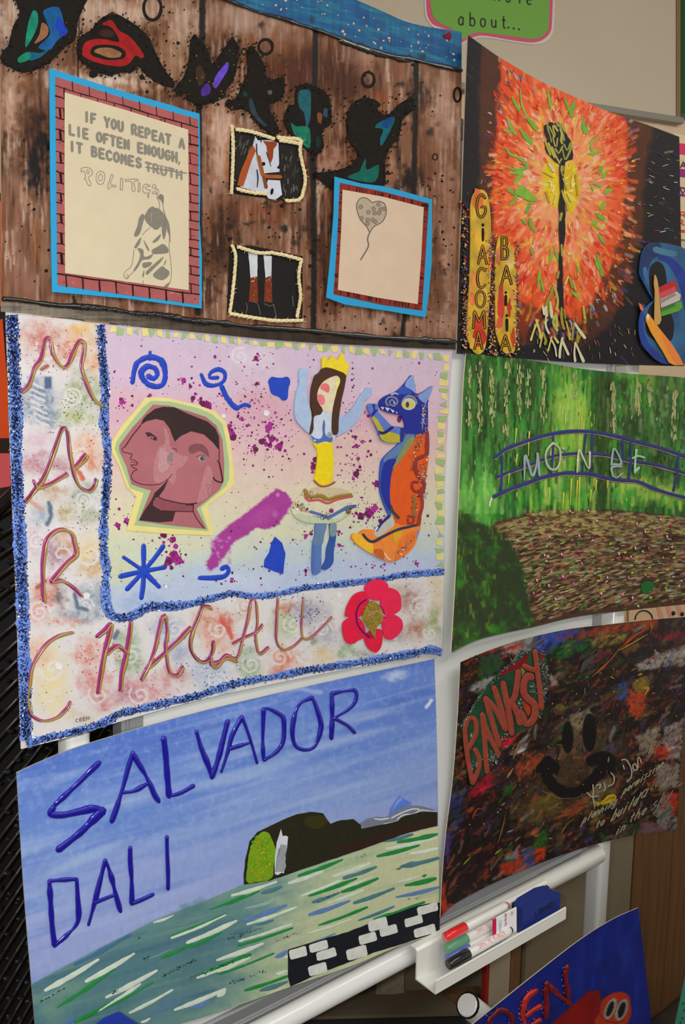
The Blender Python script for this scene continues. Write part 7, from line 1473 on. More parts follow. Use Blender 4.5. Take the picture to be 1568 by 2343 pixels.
# palette cutout hanging over the corner
pl_ = Paint(bur, .0020)
pl_.poly(G6([(1268, 560), (1285, 430), (1330, 372), (1400, 364), (1480, 380), (1568, 408), (1640, 520), (1680, 760), (1660, 1000), (1600, 1150), (1540, 1185), (1460, 1175), (1390, 1150), (1290, 1050), (1263, 930), (1280, 830), (1340, 765), (1362, 750), (1330, 700), (1288, 620)]), (40, 88, 130), thick=.0022, smooth=True)
po = pl_.build('palette_cutout', paint_mat('washy_blue', .5, .3, (22, .35)), bu, 'blue paper palette overhanging the lower right corner')
p = Paint(bur, .0044)
p.poly(G6([(1270, 560), (1288, 430), (1332, 375), (1400, 368), (1400, 440), (1350, 480), (1320, 560), (1330, 640), (1300, 620)]), (24, 46, 88), smooth=True); p.ribbon(G6([(1400, 460), (1470, 490), (1530, 560), (1568, 640), (1600, 800), (1600, 1000)]), [10, 20, 26, 26, 22, 16], (26, 46, 130), .0045); p.ribbon(G6([(1290, 780), (1275, 900), (1300, 1030), (1400, 1140), (1480, 1165)]), [6, 10, 14, 16, 10], (30, 56, 140), .0045)
p.ribbon(G6([(1370, 410), (1440, 430), (1500, 440)]), 14, (66, 120, 150), .0045); p.ribbon(G6([(1300, 540), (1310, 600), (1350, 680)]), 10, (50, 100, 150), .0045)
for q in [[(1330, 590), (1340, 520), (1385, 490), (1428, 525), (1445, 610), (1440, 700), (1400, 745), (1368, 750), (1335, 680)], [(1368, 760), (1430, 765), (1480, 850), (1495, 930), (1480, 1010), (1430, 1032), (1370, 1020), (1312, 965), (1308, 880), (1330, 800)]]: p.poly(G6(q), (12, 11, 13), .0047, smooth=True)
p.build('palette_paint', paint_mat('washy_blue'), po, 'dark blue edges and black openings')
p = Paint(bur, .0050)
for q, col in [([(1390, 665), (1490, 615), (1515, 640), (1512, 690), (1400, 742)], (178, 34, 38)), ([(1395, 705), (1500, 655), (1512, 690), (1400, 740)], (196, 74, 76)), ([(1402, 742), (1512, 690), (1540, 712), (1535, 750), (1410, 800)], (188, 176, 170)), ([(1405, 745), (1500, 700), (1510, 715), (1410, 770)], (140, 132, 128)), ([(1408, 800), (1510, 765), (1545, 755), (1550, 795), (1530, 820), (1410, 857)], (86, 152, 44)), ([(1408, 800), (1500, 768), (1505, 790), (1410, 825)], (56, 112, 50))]: p.poly(G6(q), col, .0050 + .0002 * (len(p.v)), jit=.3)
p.build('paper_flag', m_cut, po, 'little red, white and green flag'); p = Paint(bur, .0062)
p.poly(G6([(1368, 578), (1385, 620), (1395, 700), (1410, 880), (1400, 905), (1380, 916), (1365, 890), (1368, 700), (1362, 640)]), (192, 148, 82), thick=.0012, smooth=True); p.build('flag_stick', m_cut, po, 'tan pointed stick')
p = Paint(bur, .0058); p.poly(G6([(1258, 765), (1275, 775), (1292, 805), (1285, 825), (1270, 810)]), (226, 110, 44)); p.poly(G6([(1308, 860), (1318, 835), (1330, 845), (1400, 940), (1480, 1040), (1530, 1120), (1560, 1182), (1500, 1182), (1462, 1165), (1420, 1090), (1340, 960), (1308, 885)]), (228, 146, 40), thick=.0012)
p.poly(G6([(1400, 950), (1480, 1045), (1530, 1125), (1558, 1180), (1510, 1178), (1440, 1060)]), (226, 124, 58), .0072); p.poly(G6([(1308, 860), (1318, 836), (1332, 850), (1322, 890)]), (222, 206, 176), .0073); p.build('paper_brush', m_cut, po, 'orange paper paintbrush')

# ------------------------------------------------------------------ card 5: green garden with a curved railing
gdn = Sheet([(1067, 808), (1200, 822), (1320, 842), (1420, 853), (1568, 864), (1700, 880)], [(1700, 880), (1720, 1120), (1735, 1368)],
            [(1033, 1492), (1090, 1465), (1156, 1448), (1223, 1434), (1300, 1415), (1369, 1404), (1446, 1396), (1568, 1383), (1735, 1368)], [(1067, 808), (1060, 900), (1055, 1040), (1050, 1150), (1043, 1320), (1033, 1492)], .0056, (.004, 0, .024, 0), K=1.35)
c = Canvas(gdn, 300, 300, (34, 84, 26)); X, Y = c.X, c.Y
vs = fbm(X / 7, Y / 60, 3, 4); vb = fbm(X / 28, Y / 110, 9, 3)
c.over((vs - .5) * 4, (52, 132, 34)); c.over((vb - .5) * 5, (30, 60, 20)); c.over((fbm(X / 5, Y / 30, 19, 3) - .58) * 4, (124, 136, 84)); c.over((.4 - vs) * 4, (40, 42, 18))
for cx, cy, rx, ry, col, a in [(1345, 890, 40, 70, (24, 136, 34), .85), (1290, 950, 44, 110, (120, 164, 50), .85), (1300, 900, 20, 60, (150, 170, 84), .5), (1318, 1000, 70, 80, (146, 176, 46), .95), (1310, 920, 30, 90, (120, 168, 52), .8), (1380, 930, 22, 90, (36, 52, 16), .95), (1240, 1090, 60, 40, (60, 150, 40), .8), (1108, 1110, 34, 120, (88, 156, 64), .95), (1070, 1050, 20, 80, (60, 120, 44), .7), (1420, 1104, 130, 32, (152, 170, 62), 1), (1250, 1110, 70, 34, (70, 156, 44), .8), (1400, 1130, 120, 26, (60, 140, 46), .8), (1520, 1130, 60, 22, (158, 164, 84), .9),
        (1250, 1140, 100, 24, (30, 120, 34), .8), (1140, 1160, 30, 30, (22, 96, 26), .9), (1480, 870, 40, 30, (80, 120, 30), .8), (1540, 900, 40, 60, (56, 84, 48), .8), (1450, 980, 50, 50, (30, 58, 22), .9), (1560, 1030, 30, 60, (70, 130, 70), .6), (1130, 960, 50, 70, (34, 60, 24), .7), (1090, 860, 40, 60, (44, 70, 30), .6), (1200, 900, 30, 70, (36, 84, 30), .6), (1420, 1060, 60, 40, (52, 50, 18), .6), (1510, 1070, 40, 26, (56, 60, 24), .7), (1440, 860, 36, 16, (70, 150, 36), .7), (1090, 1100, 14, 60, (40, 96, 34), .6)]:
    c.blob(cx, cy, rx, ry, col, a, 0, .1, 16, int(cx + cy))
fld = [(1121, 1209), (1135, 1193), (1188, 1182), (1216, 1168), (1335, 1163), (1439, 1168), (1568, 1182), (1760, 1200), (1760, 1420), (1369, 1404), (1223, 1434), (1209, 1354), (1195, 1298), (1184, 1256), (1160, 1228)]
c.poly(fld, (62, 40, 26), 2, 1, 3, 5); mf = np.clip((Y - 1180) / 10, 0, 1)
c.poly([(1030, 1210), (1090, 1195), (1150, 1215), (1184, 1256), (1195, 1298), (1209, 1354), (1224, 1440), (1030, 1500)], (36, 48, 24), 4, 1, 5, 3)
bm = (X < 1224) & (Y > 1205)
c.over(bm * np.clip((fbm(X / 24, Y / 30, 33, 4) - .52) * 4, 0, 1), (34, 84, 24)); c.over(bm * np.clip((fbm(X / 7, Y / 22, 36, 3) - .66) * 6, 0, 1) * .7, (104, 118, 30)); c.over(bm * np.clip((fbm(X / 14, Y / 20, 39, 3) - .6) * 6, 0, 1) * .5, (54, 120, 26))
rr = random.Random(56)
def leaf_col(x, y):
    x += rr.gauss(0, 13); y += rr.gauss(0, 10)
    if x < 1140 and y > 1060: return rr.choice([(86, 150, 60), (60, 120, 44), (120, 170, 80)])
    if 1262 < x < 1345 and y < 1080: return rr.choice([(140, 164, 60), (104, 150, 52), (50, 132, 40), (156, 166, 96), (120, 156, 46), (40, 110, 34)])
    if 1355 < x < 1400: return rr.choice([(36, 56, 20), (44, 70, 24), (30, 44, 16)])
    if x > 1400 and y < 1000: return rr.choice([(60, 84, 60), (120, 130, 96), (52, 90, 30), (90, 110, 40), (130, 136, 100), (40, 60, 26), (60, 120, 40)])
    if y > 1095: return rr.choice([(130, 164, 50), (84, 150, 44), (160, 170, 74), (50, 130, 40)])
    return rr.choice([(40, 100, 34), (96, 116, 70), (34, 64, 26), (50, 130, 44), (30, 50, 20), (26, 44, 18), (60, 120, 44)])
for k in range(1300):
    x, y = rr.uniform(1050, 1620), rr.uniform(812, 1160)
    if y > 1150 and x > 1150: continue
    L = rr.uniform(20, 80) if x < 1400 else rr.uniform(8, 26)
    if y + L > 1172: L = max(4, 1172 - y)
    c.line([(x, y), (x + rr.uniform(-3, 1), y + L)], rr.uniform(3, 9), leaf_col(x, y), 2, rr.uniform(.25, .7), 2.5, k)
PK = [(156, 110, 86), (140, 92, 70), (120, 112, 62), (100, 84, 50), (92, 106, 54), (150, 140, 90), (74, 48, 32), (110, 76, 54), (58, 40, 26), (44, 28, 20), (50, 34, 24), (36, 24, 18), (40, 28, 20), (130, 140, 110)]
def pond(x, y):
    if x < np.interp(y, [1193, 1228, 1256, 1298, 1354, 1430], [1135, 1162, 1186, 1198, 1212, 1226]) or y > np.interp(x, [1223, 1300, 1369, 1446, 1568, 1620], [1428, 1408, 1397, 1389, 1376, 1372]) - 4 or y < np.interp(x, [1122, 1188, 1216, 1335, 1439, 1568], [1206, 1185, 1172, 1167, 1172, 1186]): return None
    return rr.choice([(150, 140, 90), (128, 120, 60), (146, 134, 70), (90, 60, 40), (70, 46, 30), (120, 110, 80)] if y < 1225 else PK), -.05 - (y - 1180) / 260 * .45 + rr.gauss(0, .12) + (x - 1300) * .0006
for k in range(3200):
    x, y = rr.uniform(1122, 1640), rr.uniform(1170, 1425); q = pond(x, y)
    if q: L = rr.uniform(8, 22); c.line([(x - L / 2 * math.cos(q[1]), y - L / 2 * math.sin(q[1])), (x + L / 2 * math.cos(q[1]), y + L / 2 * math.sin(q[1]))], rr.uniform(2.5, 6), q[0], 1.4, rr.uniform(.5, .95), 1.5, k)
gd = thing('garden_card', gdn.P(1300., 1416.), 'hung art card of a green garden with a curved blue railing and brown pond', 'artwork')
c.build('card', m_oil, gd)
rr = random.Random(55); p = Paint(gdn, .0003)
for k in range(300):    # vertical foliage strokes
    x, y = rr.uniform(1068, 1600), rr.uniform(838, 1140)
    if y < 878 and x > 1300: y += 20
    L = rr.uniform(8, 34) if x < 1400 else rr.uniform(5, 14); w_ = rr.uniform(2, 5)
    p.ribbon([(x, y), (x + rr.uniform(-2, 2), y + L * .5), (x + rr.uniform(-3, 3) - L * .04, y + L)], [w_ * .4, w_, w_ * .9, w_ * .2], leaf_col(x, y), h=.0001, wob=.3)
G8 = lambda q: T(q, 2.861, 1020, 820)
for x, y0, y1, n_ in [(155, 20, 440, 30), (225, 20, 470, 36), (300, 30, 420, 36), (400, 20, 480, 44), (480, 30, 380, 30), (540, 40, 300, 20), (640, 60, 410, 40), (850, 70, 240, 14), (1100, 150, 480, 40), (1260, 120, 330, 40), (1340, 150, 290, 20), (1500, 200, 520, 40)]:
    for k in range(n_):
        xx, yy = x + rr.gauss(0, 9), rr.uniform(y0, y1); p.ribbon(G8([(xx, yy), (xx + rr.uniform(-3, 3), yy + rr.uniform(16, 46))]), rr.uniform(2.2, 4.6), rr.choice([(134, 140, 92), (116, 128, 80), (150, 150, 104), (128, 132, 70)]), .0006, h=.0003, taper=(.6, 1))
for x, y0, y1 in [(875, 780, 1000), (415, 740, 820), (820, 790, 960), (770, 880, 990), (890, 390, 460), (460, 460, 560), (545, 480, 640), (1060, 800, 850), (985, 800, 860), (465, 630, 700), (860, 800, 930), (950, 860, 940)]: p.ribbon(G8([(x + 4, y0), (x, (y0 + y1) / 2), (x - 3, y1)]), 3.4, (186, 178, 56), .0007, h=.0003, taper=(1, .4))
p.ribbon(G8([(308, 905), (292, 940), (288, 965)]), 4, (196, 184, 150), .0007)
p.build('foliage_stroke', m_oil, gd, 'hanging green and olive strokes', 'stuff')
p = Paint(gdn, .0004)
for k in range(1500):
    x, y = rr.uniform(1122, 1620), rr.uniform(1170, 1425); q = pond(x, y)
    if not q: continue
    L = rr.uniform(5, 13) + (y - 1170) * .03; a = q[1]; w_ = rr.uniform(1.6, 4.4)
    p.ribbon([(x - L / 2 * math.cos(a), y - L / 2 * math.sin(a)), (x, y + rr.uniform(-.8, .8)), (x + L / 2 * math.cos(a), y + L / 2 * math.sin(a))], [w_ * .5, w_, w_ * .9, w_ * .3], q[0], h=.00015, step=3)
G9 = lambda q: T(q, 2.861, 1020, 1130)
for k in range(80):
    x, y = rr.uniform(500, 1560), rr.uniform(300, 790)
    if x < 460 + (y - 300) * .3: continue
    p.dot(*G9([(x, y)])[0], rr.uniform(2.4, 5), rr.choice([(60, 116, 34), (150, 150, 40), (44, 96, 32), (150, 156, 130)]), .0012, ry=rr.uniform(1.4, 2.6), rot=-.3, n=8, rag=.3, h=.0003)
p.build('pond_dab', m_oil, gd, 'brown, pinkish and green dabs on the pond', 'stuff')
p = Paint(gdn, .0016)
for x, y in [(565, 335), (685, 290), (725, 208), (792, 252), (850, 232), (878, 282), (963, 288), (1033, 298), (650, 408), (762, 402), (882, 398), (892, 455), (950, 490), (695, 500), (600, 570), (770, 548), (838, 588), (913, 580), (678, 605), (577, 650), (757, 658), (722, 695), (1062, 555), (1022, 662), (1200, 550), (1138, 402), (1167, 430), (1245, 360), (1332, 355), (1325, 415), (1216, 418), (1485, 355), (1162, 665), (1226, 685), (1160, 185), (1255, 200), (1088, 165), (560, 185), (995, 185), (1388, 245), (1452, 285), (1478, 210), (1410, 175), (938, 118), (818, 120), (1310, 255)]:
    X0_, Y0_ = G9([(x, y)])[0]; p.dot(X0_, Y0_, 2.6, rr.choice([(176, 44, 86), (150, 24, 60), (190, 80, 120)]), ry=3.6, h=.0006, n=8)
    if rr.random() < .6: p.dot(X0_ - .6, Y0_ - 2.6, 2, (206, 176, 190), .0018, ry=2.6, h=.0006, n=7)
p.poly(G9([(1280, 590), (1320, 570), (1365, 585), (1350, 640), (1310, 655), (1285, 640)]), (18, 84, 36), .0014, smooth=True)
p.build('lily_bud', m_oil, gd, 'small pink and white painted buds', 'stuff')
p = Paint(gdn, .0010); RB = (40, 48, 98)
for s_, w_ in [([(325, 645), (400, 590), (500, 552), (620, 512), (740, 486), (850, 476), (960, 480), (1100, 505), (1250, 545), (1400, 585), (1500, 618), (1620, 660)], 8), ([(315, 905), (400, 865), (520, 820), (650, 775), (780, 750), (870, 752), (960, 758), (1080, 790), (1250, 805), (1350, 845), (1450, 880), (1620, 925)], 8), ([(340, 775), (430, 738), (560, 692), (700, 640), (800, 626), (870, 620)], 6), ([(930, 624), (1050, 630), (1200, 668), (1350, 690), (1500, 730), (1620, 765)], 6)]:
    p.ribbon(G8(s_), w_, RB, h=.0007, wob=.15); p.ribbon(G8([(x, y + 14) for x, y in s_]), 3, (120, 104, 92), .0009, wob=.5)
for s_ in [[(372, 640), (368, 750), (362, 865)], [(705, 505), (702, 640), (692, 755)], [(918, 495), (905, 620), (895, 740)], [(960, 495), (958, 620), (950, 740)], [(1160, 540), (1165, 660)], [(1213, 550), (1212, 680), (1198, 790)], [(1525, 635), (1515, 750), (1495, 865)]]: p.ribbon(G8(s_), 5.4, RB, .0011, h=.0006, wob=.2)
p.build('painted_railing', m_oil, gd, 'curved dark blue painted railing')
for ch, sts, col in [('M', [[(515, 800), (522, 640), (545, 700), (570, 772), (595, 700), (602, 620), (615, 768)]], (130, 140, 150)), ('O', [[(703, 555), (665, 600), (655, 650), (670, 705), (700, 730), (735, 715), (752, 660), (745, 590), (703, 555)]], (150, 166, 130)), ('N', [[(862, 745), (868, 670), (875, 600), (905, 660), (940, 722), (945, 615)]], (170, 176, 130)), ('E', [[(1085, 700), (1100, 595), (1125, 620), (1150, 690), (1100, 695)], [(1095, 770), (1090, 715), (1152, 708)], [(1095, 770), (1120, 782), (1160, 752)]], (128, 146, 150)), ('T', [[(1240, 750), (1242, 680), (1250, 600)], [(1225, 655), (1260, 640), (1300, 650)], [(1240, 745), (1268, 715)]], (140, 170, 140))]:
    p = Paint(gdn, .0016); [p.ribbon(G8(s_), 5.5, col, h=.0022, wob=.4, step=3) for s_ in sts]
    if ch == 'O': p.dot(*G8([(775, 592)])[0], 4.5, (130, 150, 150), h=.0016)
    p.build('raised_letter', mat('clear_puff', rough=.12, attr=True, coat=.8), gd, 'pale glossy raised letter ' + ch)
# ------------------------------------------------------------------ card 6: dark graffiti collage
gr = Sheet([(1054, 1515), (1120, 1488), (1200, 1462), (1300, 1440), (1400, 1428), (1500, 1417), (1588, 1410)], [(1588, 1410), (1574, 1560), (1568, 1642), (1556, 1772), (1550, 1897)],
           [(1008, 2100), (1040, 2069), (1110, 2030), (1190, 1994), (1270, 1962), (1355, 1934), (1450, 1912), (1550, 1897)], [(1054, 1515), (1047, 1650), (1037, 1780), (1022, 1900), (1013, 2000), (1008, 2100)], .0056, (.018, 0, .006, 0), K=1.25)
c = Canvas(gr, 300, 320, (28, 18, 16)); X, Y = c.X, c.Y
n1 = fbm(X / 14 + Y / 30, Y / 12, 3, 5); n2 = fbm(X / 40, Y / 22 + X / 60, 9, 4)
c.over((n1 - .58) * 4, (110, 50, 26)); c.over((n2 - .60) * 5, (92, 78, 40)); c.over((fbm(X / 9, Y / 9, 15, 3) - .68) * 5, (150, 56, 30)); c.over((fbm(X / 22, Y / 30, 21) - .66) * 4, (34, 46, 90)); c.over((fbm(X / 26, Y / 20, 27) - .68) * 5, (30, 74, 34))
B4 = lambda q: T(q, 2.667, 980, 1380)
B5 = lambda q: T(q, 2.667, 980, 1750)
B6 = lambda q: T(q, 6.008, 1040, 1440)
B7 = lambda q: T(q, 5.851, 1300, 1640)
for q, col, wp in [(B4([(650, 200), (880, 150), (940, 150), (900, 190), (780, 260), (720, 330), (650, 290)]), (44, 62, 150), 2), (B4([(430, 270), (650, 200), (650, 300), (560, 320), (480, 310), (400, 300)]), (122, 128, 122), 4), (B4([(345, 290), (600, 230), (520, 290), (380, 310)]), (150, 34, 40), 5), (B4([(320, 320), (430, 300), (470, 380), (380, 450), (300, 450)]), (34, 66, 30), 5),
        (B4([(260, 510), (330, 460), (440, 440), (370, 520), (290, 550), (250, 540)]), (128, 134, 130), 4), (B4([(730, 330), (780, 250), (880, 225), (1010, 230), (960, 290), (800, 345)]), (22, 82, 26), 4), (B4([(940, 170), (1120, 130), (1420, 90), (1400, 160), (1200, 170), (1000, 200), (880, 260)]), (140, 52, 22), 5), (B4([(990, 230), (1100, 190), (1220, 185), (1160, 240), (1010, 285)]), (128, 112, 26), 4),
        (B4([(1360, 190), (1560, 170), (1568, 230), (1400, 215)]), (126, 22, 36), 4), (B4([(1270, 380), (1400, 300), (1520, 290), (1568, 260), (1568, 390), (1450, 410), (1290, 420)]), (142, 132, 122), 7), (B4([(1400, 90), (1450, 90), (1440, 210), (1410, 180)]), (22, 16, 14), 2), (B4([(740, 420), (800, 500), (780, 510), (740, 510)]), (140, 120, 110), 4), (B4([(1160, 490), (1210, 480), (1230, 520), (1210, 590), (1150, 590)]), (50, 66, 130), 3),
        (B4([(1230, 530), (1340, 540), (1330, 650), (1270, 720), (1200, 640)]), (164, 58, 24), 8), (B4([(1240, 480), (1330, 430), (1350, 520), (1300, 560)]), (124, 100, 30), 8), (B4([(870, 690), (990, 640), (1000, 720), (940, 780), (860, 750)]), (130, 116, 86), 6), (B4([(1240, 800), (1400, 760), (1410, 920), (1330, 960), (1280, 860)]), (124, 112, 94), 8), (B4([(1440, 770), (1550, 710), (1545, 950), (1420, 960)]), (140, 126, 122), 6),
        (B4([(1380, 870), (1460, 880), (1470, 960), (1400, 960)]), (186, 46, 20), 8), (B4([(1400, 1000), (1540, 980), (1535, 1120), (1380, 1120)]), (132, 116, 108), 8), (B4([(650, 920), (780, 920), (770, 960), (560, 1080), (500, 1020)]), (140, 56, 30), 8), (B4([(500, 920), (600, 800), (610, 860), (540, 950)]), (128, 122, 124), 4), (B5([(245, 180), (330, 80), (420, 50), (340, 170), (260, 250)]), (140, 14, 36), 3),
        (B5([(455, 140), (530, 100), (535, 200), (460, 180)]), (24, 70, 22), 3), (B5([(640, 500), (650, 430), (730, 380), (725, 470), (700, 500)]), (22, 82, 26), 3), (B5([(570, 510), (640, 500), (650, 600), (570, 640)]), (44, 62, 108), 3), (B5([(650, 500), (720, 505), (715, 575), (640, 605)]), (176, 52, 20), 4), (B5([(440, 600), (560, 500), (570, 560), (540, 650), (430, 700)]), (150, 44, 24), 6), (B5([(470, 560), (560, 490), (540, 570), (480, 600)]), (108, 104, 110), 5),
        (B5([(80, 740), (110, 700), (120, 830), (180, 860), (80, 930)]), (156, 46, 28), 6), (B5([(790, 300), (900, 240), (1000, 220), (900, 300)]), (150, 60, 24), 6), (B5([(630, 200), (800, 180), (820, 320), (600, 360)]), (84, 70, 26), 12), (B5([(1040, 460), (1300, 350), (1520, 380), (1500, 420), (1100, 470)]), (104, 70, 76), 8), (B5([(1180, 400), (1290, 340), (1280, 430), (1190, 450)]), (24, 56, 26), 5), (B5([(1420, 180), (1530, 170), (1520, 300), (1430, 280)]), (182, 44, 18), 6), (B5([(1370, 240), (1460, 220), (1520, 320), (1500, 390), (1400, 370)]), (120, 110, 104), 8),
        (B5([(900, 250), (1100, 60), (1120, 130), (1000, 250)]), (112, 92, 62), 8), (B5([(1010, 230), (1130, 190), (1130, 230), (1040, 250)]), (190, 160, 30), 4), (B5([(120, 200), (220, 170), (200, 330), (120, 360)]), (34, 38, 80), 8), (B5([(90, 450), (140, 420), (120, 600), (90, 640)]), (60, 50, 110), 8), (B5([(270, 200), (480, 220), (520, 420), (200, 800), (110, 840), (130, 480)]), (26, 16, 13), 6)]:
    c.poly(q, col, 2.8, .93, wp * 1.5, 7, 12)
for cx, cy, rx, ry, col, a in [(1300, 1760, 130, 60, (84, 66, 34), .6), (1320, 1690, 80, 50, (96, 84, 58), .7), (1230, 1850, 80, 50, (80, 62, 28), .6), (1400, 1700, 50, 60, (74, 58, 34), .6), (1300, 1860, 60, 26, (96, 60, 26), .6)]: c.blob(cx, cy, rx, ry, col, a, -.3, .1, 24, int(cx))
c.over(np.clip((fbm(X / 6, Y / 6, 71, 3) - .55) * 5, 0, 1) * .35, (22, 15, 13))
# mortar-like black bars
for q, w_ in [([(730, 580), (900, 540), (1050, 500), (1350, 420), (1568, 400)], 14), ([(750, 610), (1000, 570)], 10), ([(1180, 320), (1240, 420)], 14), ([(1020, 520), (1000, 640)], 12), ([(480, 960), (700, 870), (860, 840)], 12), ([(1100, 840), (1300, 720), (1560, 640)], 12), ([(790, 880), (790, 1050)], 5)]: c.line(B4(q), w_, (20, 13, 12), 2, .95, 4, 5)
rr = random.Random(67)
EYES = ((1299, 16, 1687, 40), (1349, 19, 1676, 47), (1310, 75, 1805, 26), (1255, 22, 1790, 24))
for k in range(1700):
    x, y = rr.uniform(1015, 1570), rr.uniform(1430, 2080)
    if any(math.hypot((x - a_) / b_, (y - c_) / d_) < 1.1 for a_, b_, c_, d_ in EYES): continue
    L = rr.uniform(8, 34); a = rr.gauss(-.75, .35); i_ = np.unravel_index(np.argmin((c.X[::8, ::8] - x) ** 2 + (c.Y[::8, ::8] - y) ** 2), c.X[::8, ::8].shape)
    near = c.C[::8, ::8][i_]; k2 = rr.uniform(.55, 1.5)
    col = tuple(np.clip(near * k2 + rr.uniform(-8, 8), 8, 200)) if rr.random() < .6 else rr.choice([(30, 20, 18), (24, 16, 14), (24, 16, 14), (130, 44, 24), (84, 66, 28), (40, 44, 88), (30, 66, 30), (110, 100, 92), (76, 30, 34), (140, 60, 30)])
    c.line([(x, y), (x + L * math.cos(a), y + L * math.sin(a))], rr.uniform(2, 8), col, 2, rr.uniform(.4, .85), 3, k)
# oval eyes and grin
for x, y, rx, ry in [(852, 820, 36, 98), (985, 790, 44, 118)]: c.poly([(B4([(x + rx * math.cos(a), y + ry * math.sin(a))])[0]) for a in np.linspace(0, 6.28, 20)[:-1]], (13, 10, 11), 1.5, 1)
c.line(B5([(720, 60), (760, 130), (840, 180), (930, 165), (1000, 100), (1070, 20), (1090, -50)]), 26, (14, 10, 10), 1.6, 1, 3)
c.line(B5([(690, 30), (730, -20), (770, 20)]), 26, (14, 10, 10), 1.6); c.line(B4([(1000, 960), (1060, 940), (1110, 960), (1100, 1010)]), 28, (14, 10, 10), 1.6)
c.line(B5([(700, 160), (800, 205), (900, 205), (980, 170)]), 2, (120, 104, 44), 1, .8)
c.C *= .97
gf = thing('graffiti_card', gr.P(1270., 1962.), 'hung dark multicoloured graffiti card with terracotta capitals and a black smiling face', 'artwork')
c.build('card', paint_mat('lacquered_paint', .5, .25, (90, .2), (120, .5, .001), .04), gf)
rr = random.Random(66); p = Paint(gr, .0004)
for k in range(330):
    x, y = rr.uniform(1015, 1560), rr.uniform(1450, 2060); yl = np.interp(x, [1008, 1040, 1110, 1190, 1270, 1355, 1450, 1550], [2095, 2064, 2025, 1989, 1957, 1929, 1907, 1892]); yt = np.interp(x, [1054, 1120, 1200, 1300, 1400, 1560], [1525, 1498, 1472, 1450, 1438, 1424])
    xl_ = np.interp(y, [1515, 1780, 1900, 2000, 2100], [1058, 1042, 1028, 1018, 1012])
    if not (yt < y < yl - 6 and x > xl_): continue
    if any(math.hypot((x - a_) / b_, (y - c_) / d_) < 1 for a_, b_, c_, d_ in ((1299, 16, 1687, 40), (1349, 19, 1676, 47), (1310, 75, 1805, 26), (1255, 22, 1790, 24))): continue
    L = rr.uniform(4, 20); a = rr.gauss(-.75, .45); w_ = rr.uniform(1.5, 5)
    col = rr.choice([(130, 44, 24), (100, 78, 26), (40, 46, 90), (36, 24, 20), (44, 30, 24), (70, 44, 26), (34, 80, 34), (110, 102, 90), (160, 60, 28), (24, 16, 14), (24, 16, 14), (20, 14, 13), (90, 34, 50), (80, 60, 40), (60, 30, 20)])
    p.ribbon([(x, y), (x + L * .5 * math.cos(a), y + L * .5 * math.sin(a) + rr.uniform(-1, 1)), (x + L * math.cos(a), y + L * math.sin(a))], [w_ * .3, w_, w_ * .8, w_ * .2], col, h=.00015, wob=.4, step=3)
for k in range(260):
    x, y = rr.uniform(1060, 1555), rr.uniform(1500, 1890); yl = np.interp(x, [1060, 1190, 1355, 1550], [2040, 1989, 1929, 1892])
    if y < yl - 4: p.dot(x, y, rr.uniform(.8, 2.2), rr.choice([(140, 44, 22), (150, 120, 30), (60, 30, 26), (30, 20, 18), (110, 100, 90)]), .0008, h=.0004, n=6)
for q, w_, col in [(B4([(1155, 290), (1200, 270), (1340, 190)]), 5, (170, 134, 34)), (B4([(1180, 270), (1260, 200), (1330, 160)]), 8, (170, 70, 26)), (B4([(1000, 450), (1100, 360), (1180, 260)]), 4, (160, 80, 30)), (B4([(520, 950), (560, 840), (575, 830)]), 7, (140, 100, 36)), (B4([(1355, 120), (1365, 160), (1350, 190)]), 2.4, (160, 130, 40)), (B4([(930, 420), (980, 350), (1060, 290)]), 12, (70, 64, 66)), (B5([(430, 470), (460, 360), (475, 280)]), 3, (120, 88, 30)), (B5([(215, 610), (260, 560)]), 5, (120, 112, 24)), (B5([(810, 420), (850, 360), (890, 330)]), 6, (140, 90, 36)), (B5([(780, 320), (880, 300)]), 4, (170, 80, 30)), (B5([(1050, 240), (1110, 190), (1145, 195), (1120, 225), (1060, 240)]), 8, (196, 160, 26)), (B5([(270, 330), (300, 270), (350, 280)]), 6, (150, 40, 20)), (B5([(480, 80), (520, 20)]), 8, (160, 110, 70)), (B5([(410, 545), (450, 510)]), 10, (120, 116, 24)), (B4([(1280, 440), (1310, 430)]), 9, (168, 130, 30)), (B4([(845, 490), (865, 485)]), 8, (160, 128, 30)), (B4([(1115, 450), (1135, 460)]), 9, (160, 128, 34)), (B4([(1300, 520), (1345, 520), (1320, 560)]), 8, (170, 130, 36)), (B5([(740, 448), (756, 450)]), 8, (170, 140, 30))]:
    p.ribbon(q, [w_ * .3, w_, w_ * .6, w_ * .2], tuple(v * .86 for v in col), .0010, h=.0002, wob=.5)
p.build('paint_stroke', m_oil, gf, 'scattered bright strokes and flecks', 'stuff')
# handwriting scratched in pale paint
p = Paint(gr, .0014); HW = (134, 128, 102)
def hand(text, x0, y0, x1, y1, hh, w_=2.2, cw=.78, col=HW):
    a, b = B7([(x0, y0)])[0]; c2, d2 = B7([(x1, y1)])[0]; write(p, text, a, b, c2, d2, (hh * .08, -hh / 5.851), w_, col, cw=cw)
for s_ in [[(720, 580), (770, 570), (830, 650), (855, 740), (840, 820), (790, 870)], [(740, 650), (755, 700)], [(900, 630), (870, 650), (880, 710), (930, 700), (910, 640)], [(940, 680), (935, 560), (955, 540), (985, 620)],
           [(575, 750), (615, 800), (610, 890), (540, 930)], [(335, 910), (340, 1000), (335, 1080), (360, 1200)], [(255, 1015), (320, 1070), (400, 1060)], [(380, 920), (440, 900), (420, 960)], [(480, 880), (500, 970), (470, 990)]]: p.ribbon(B7(s_), 3, (150, 146, 128), step=3)
hand('planning', 180, 1435, 640, 1170, 120, 2.5); hand('permission', 720, 1050, 1270, 660, 120, 2.5)
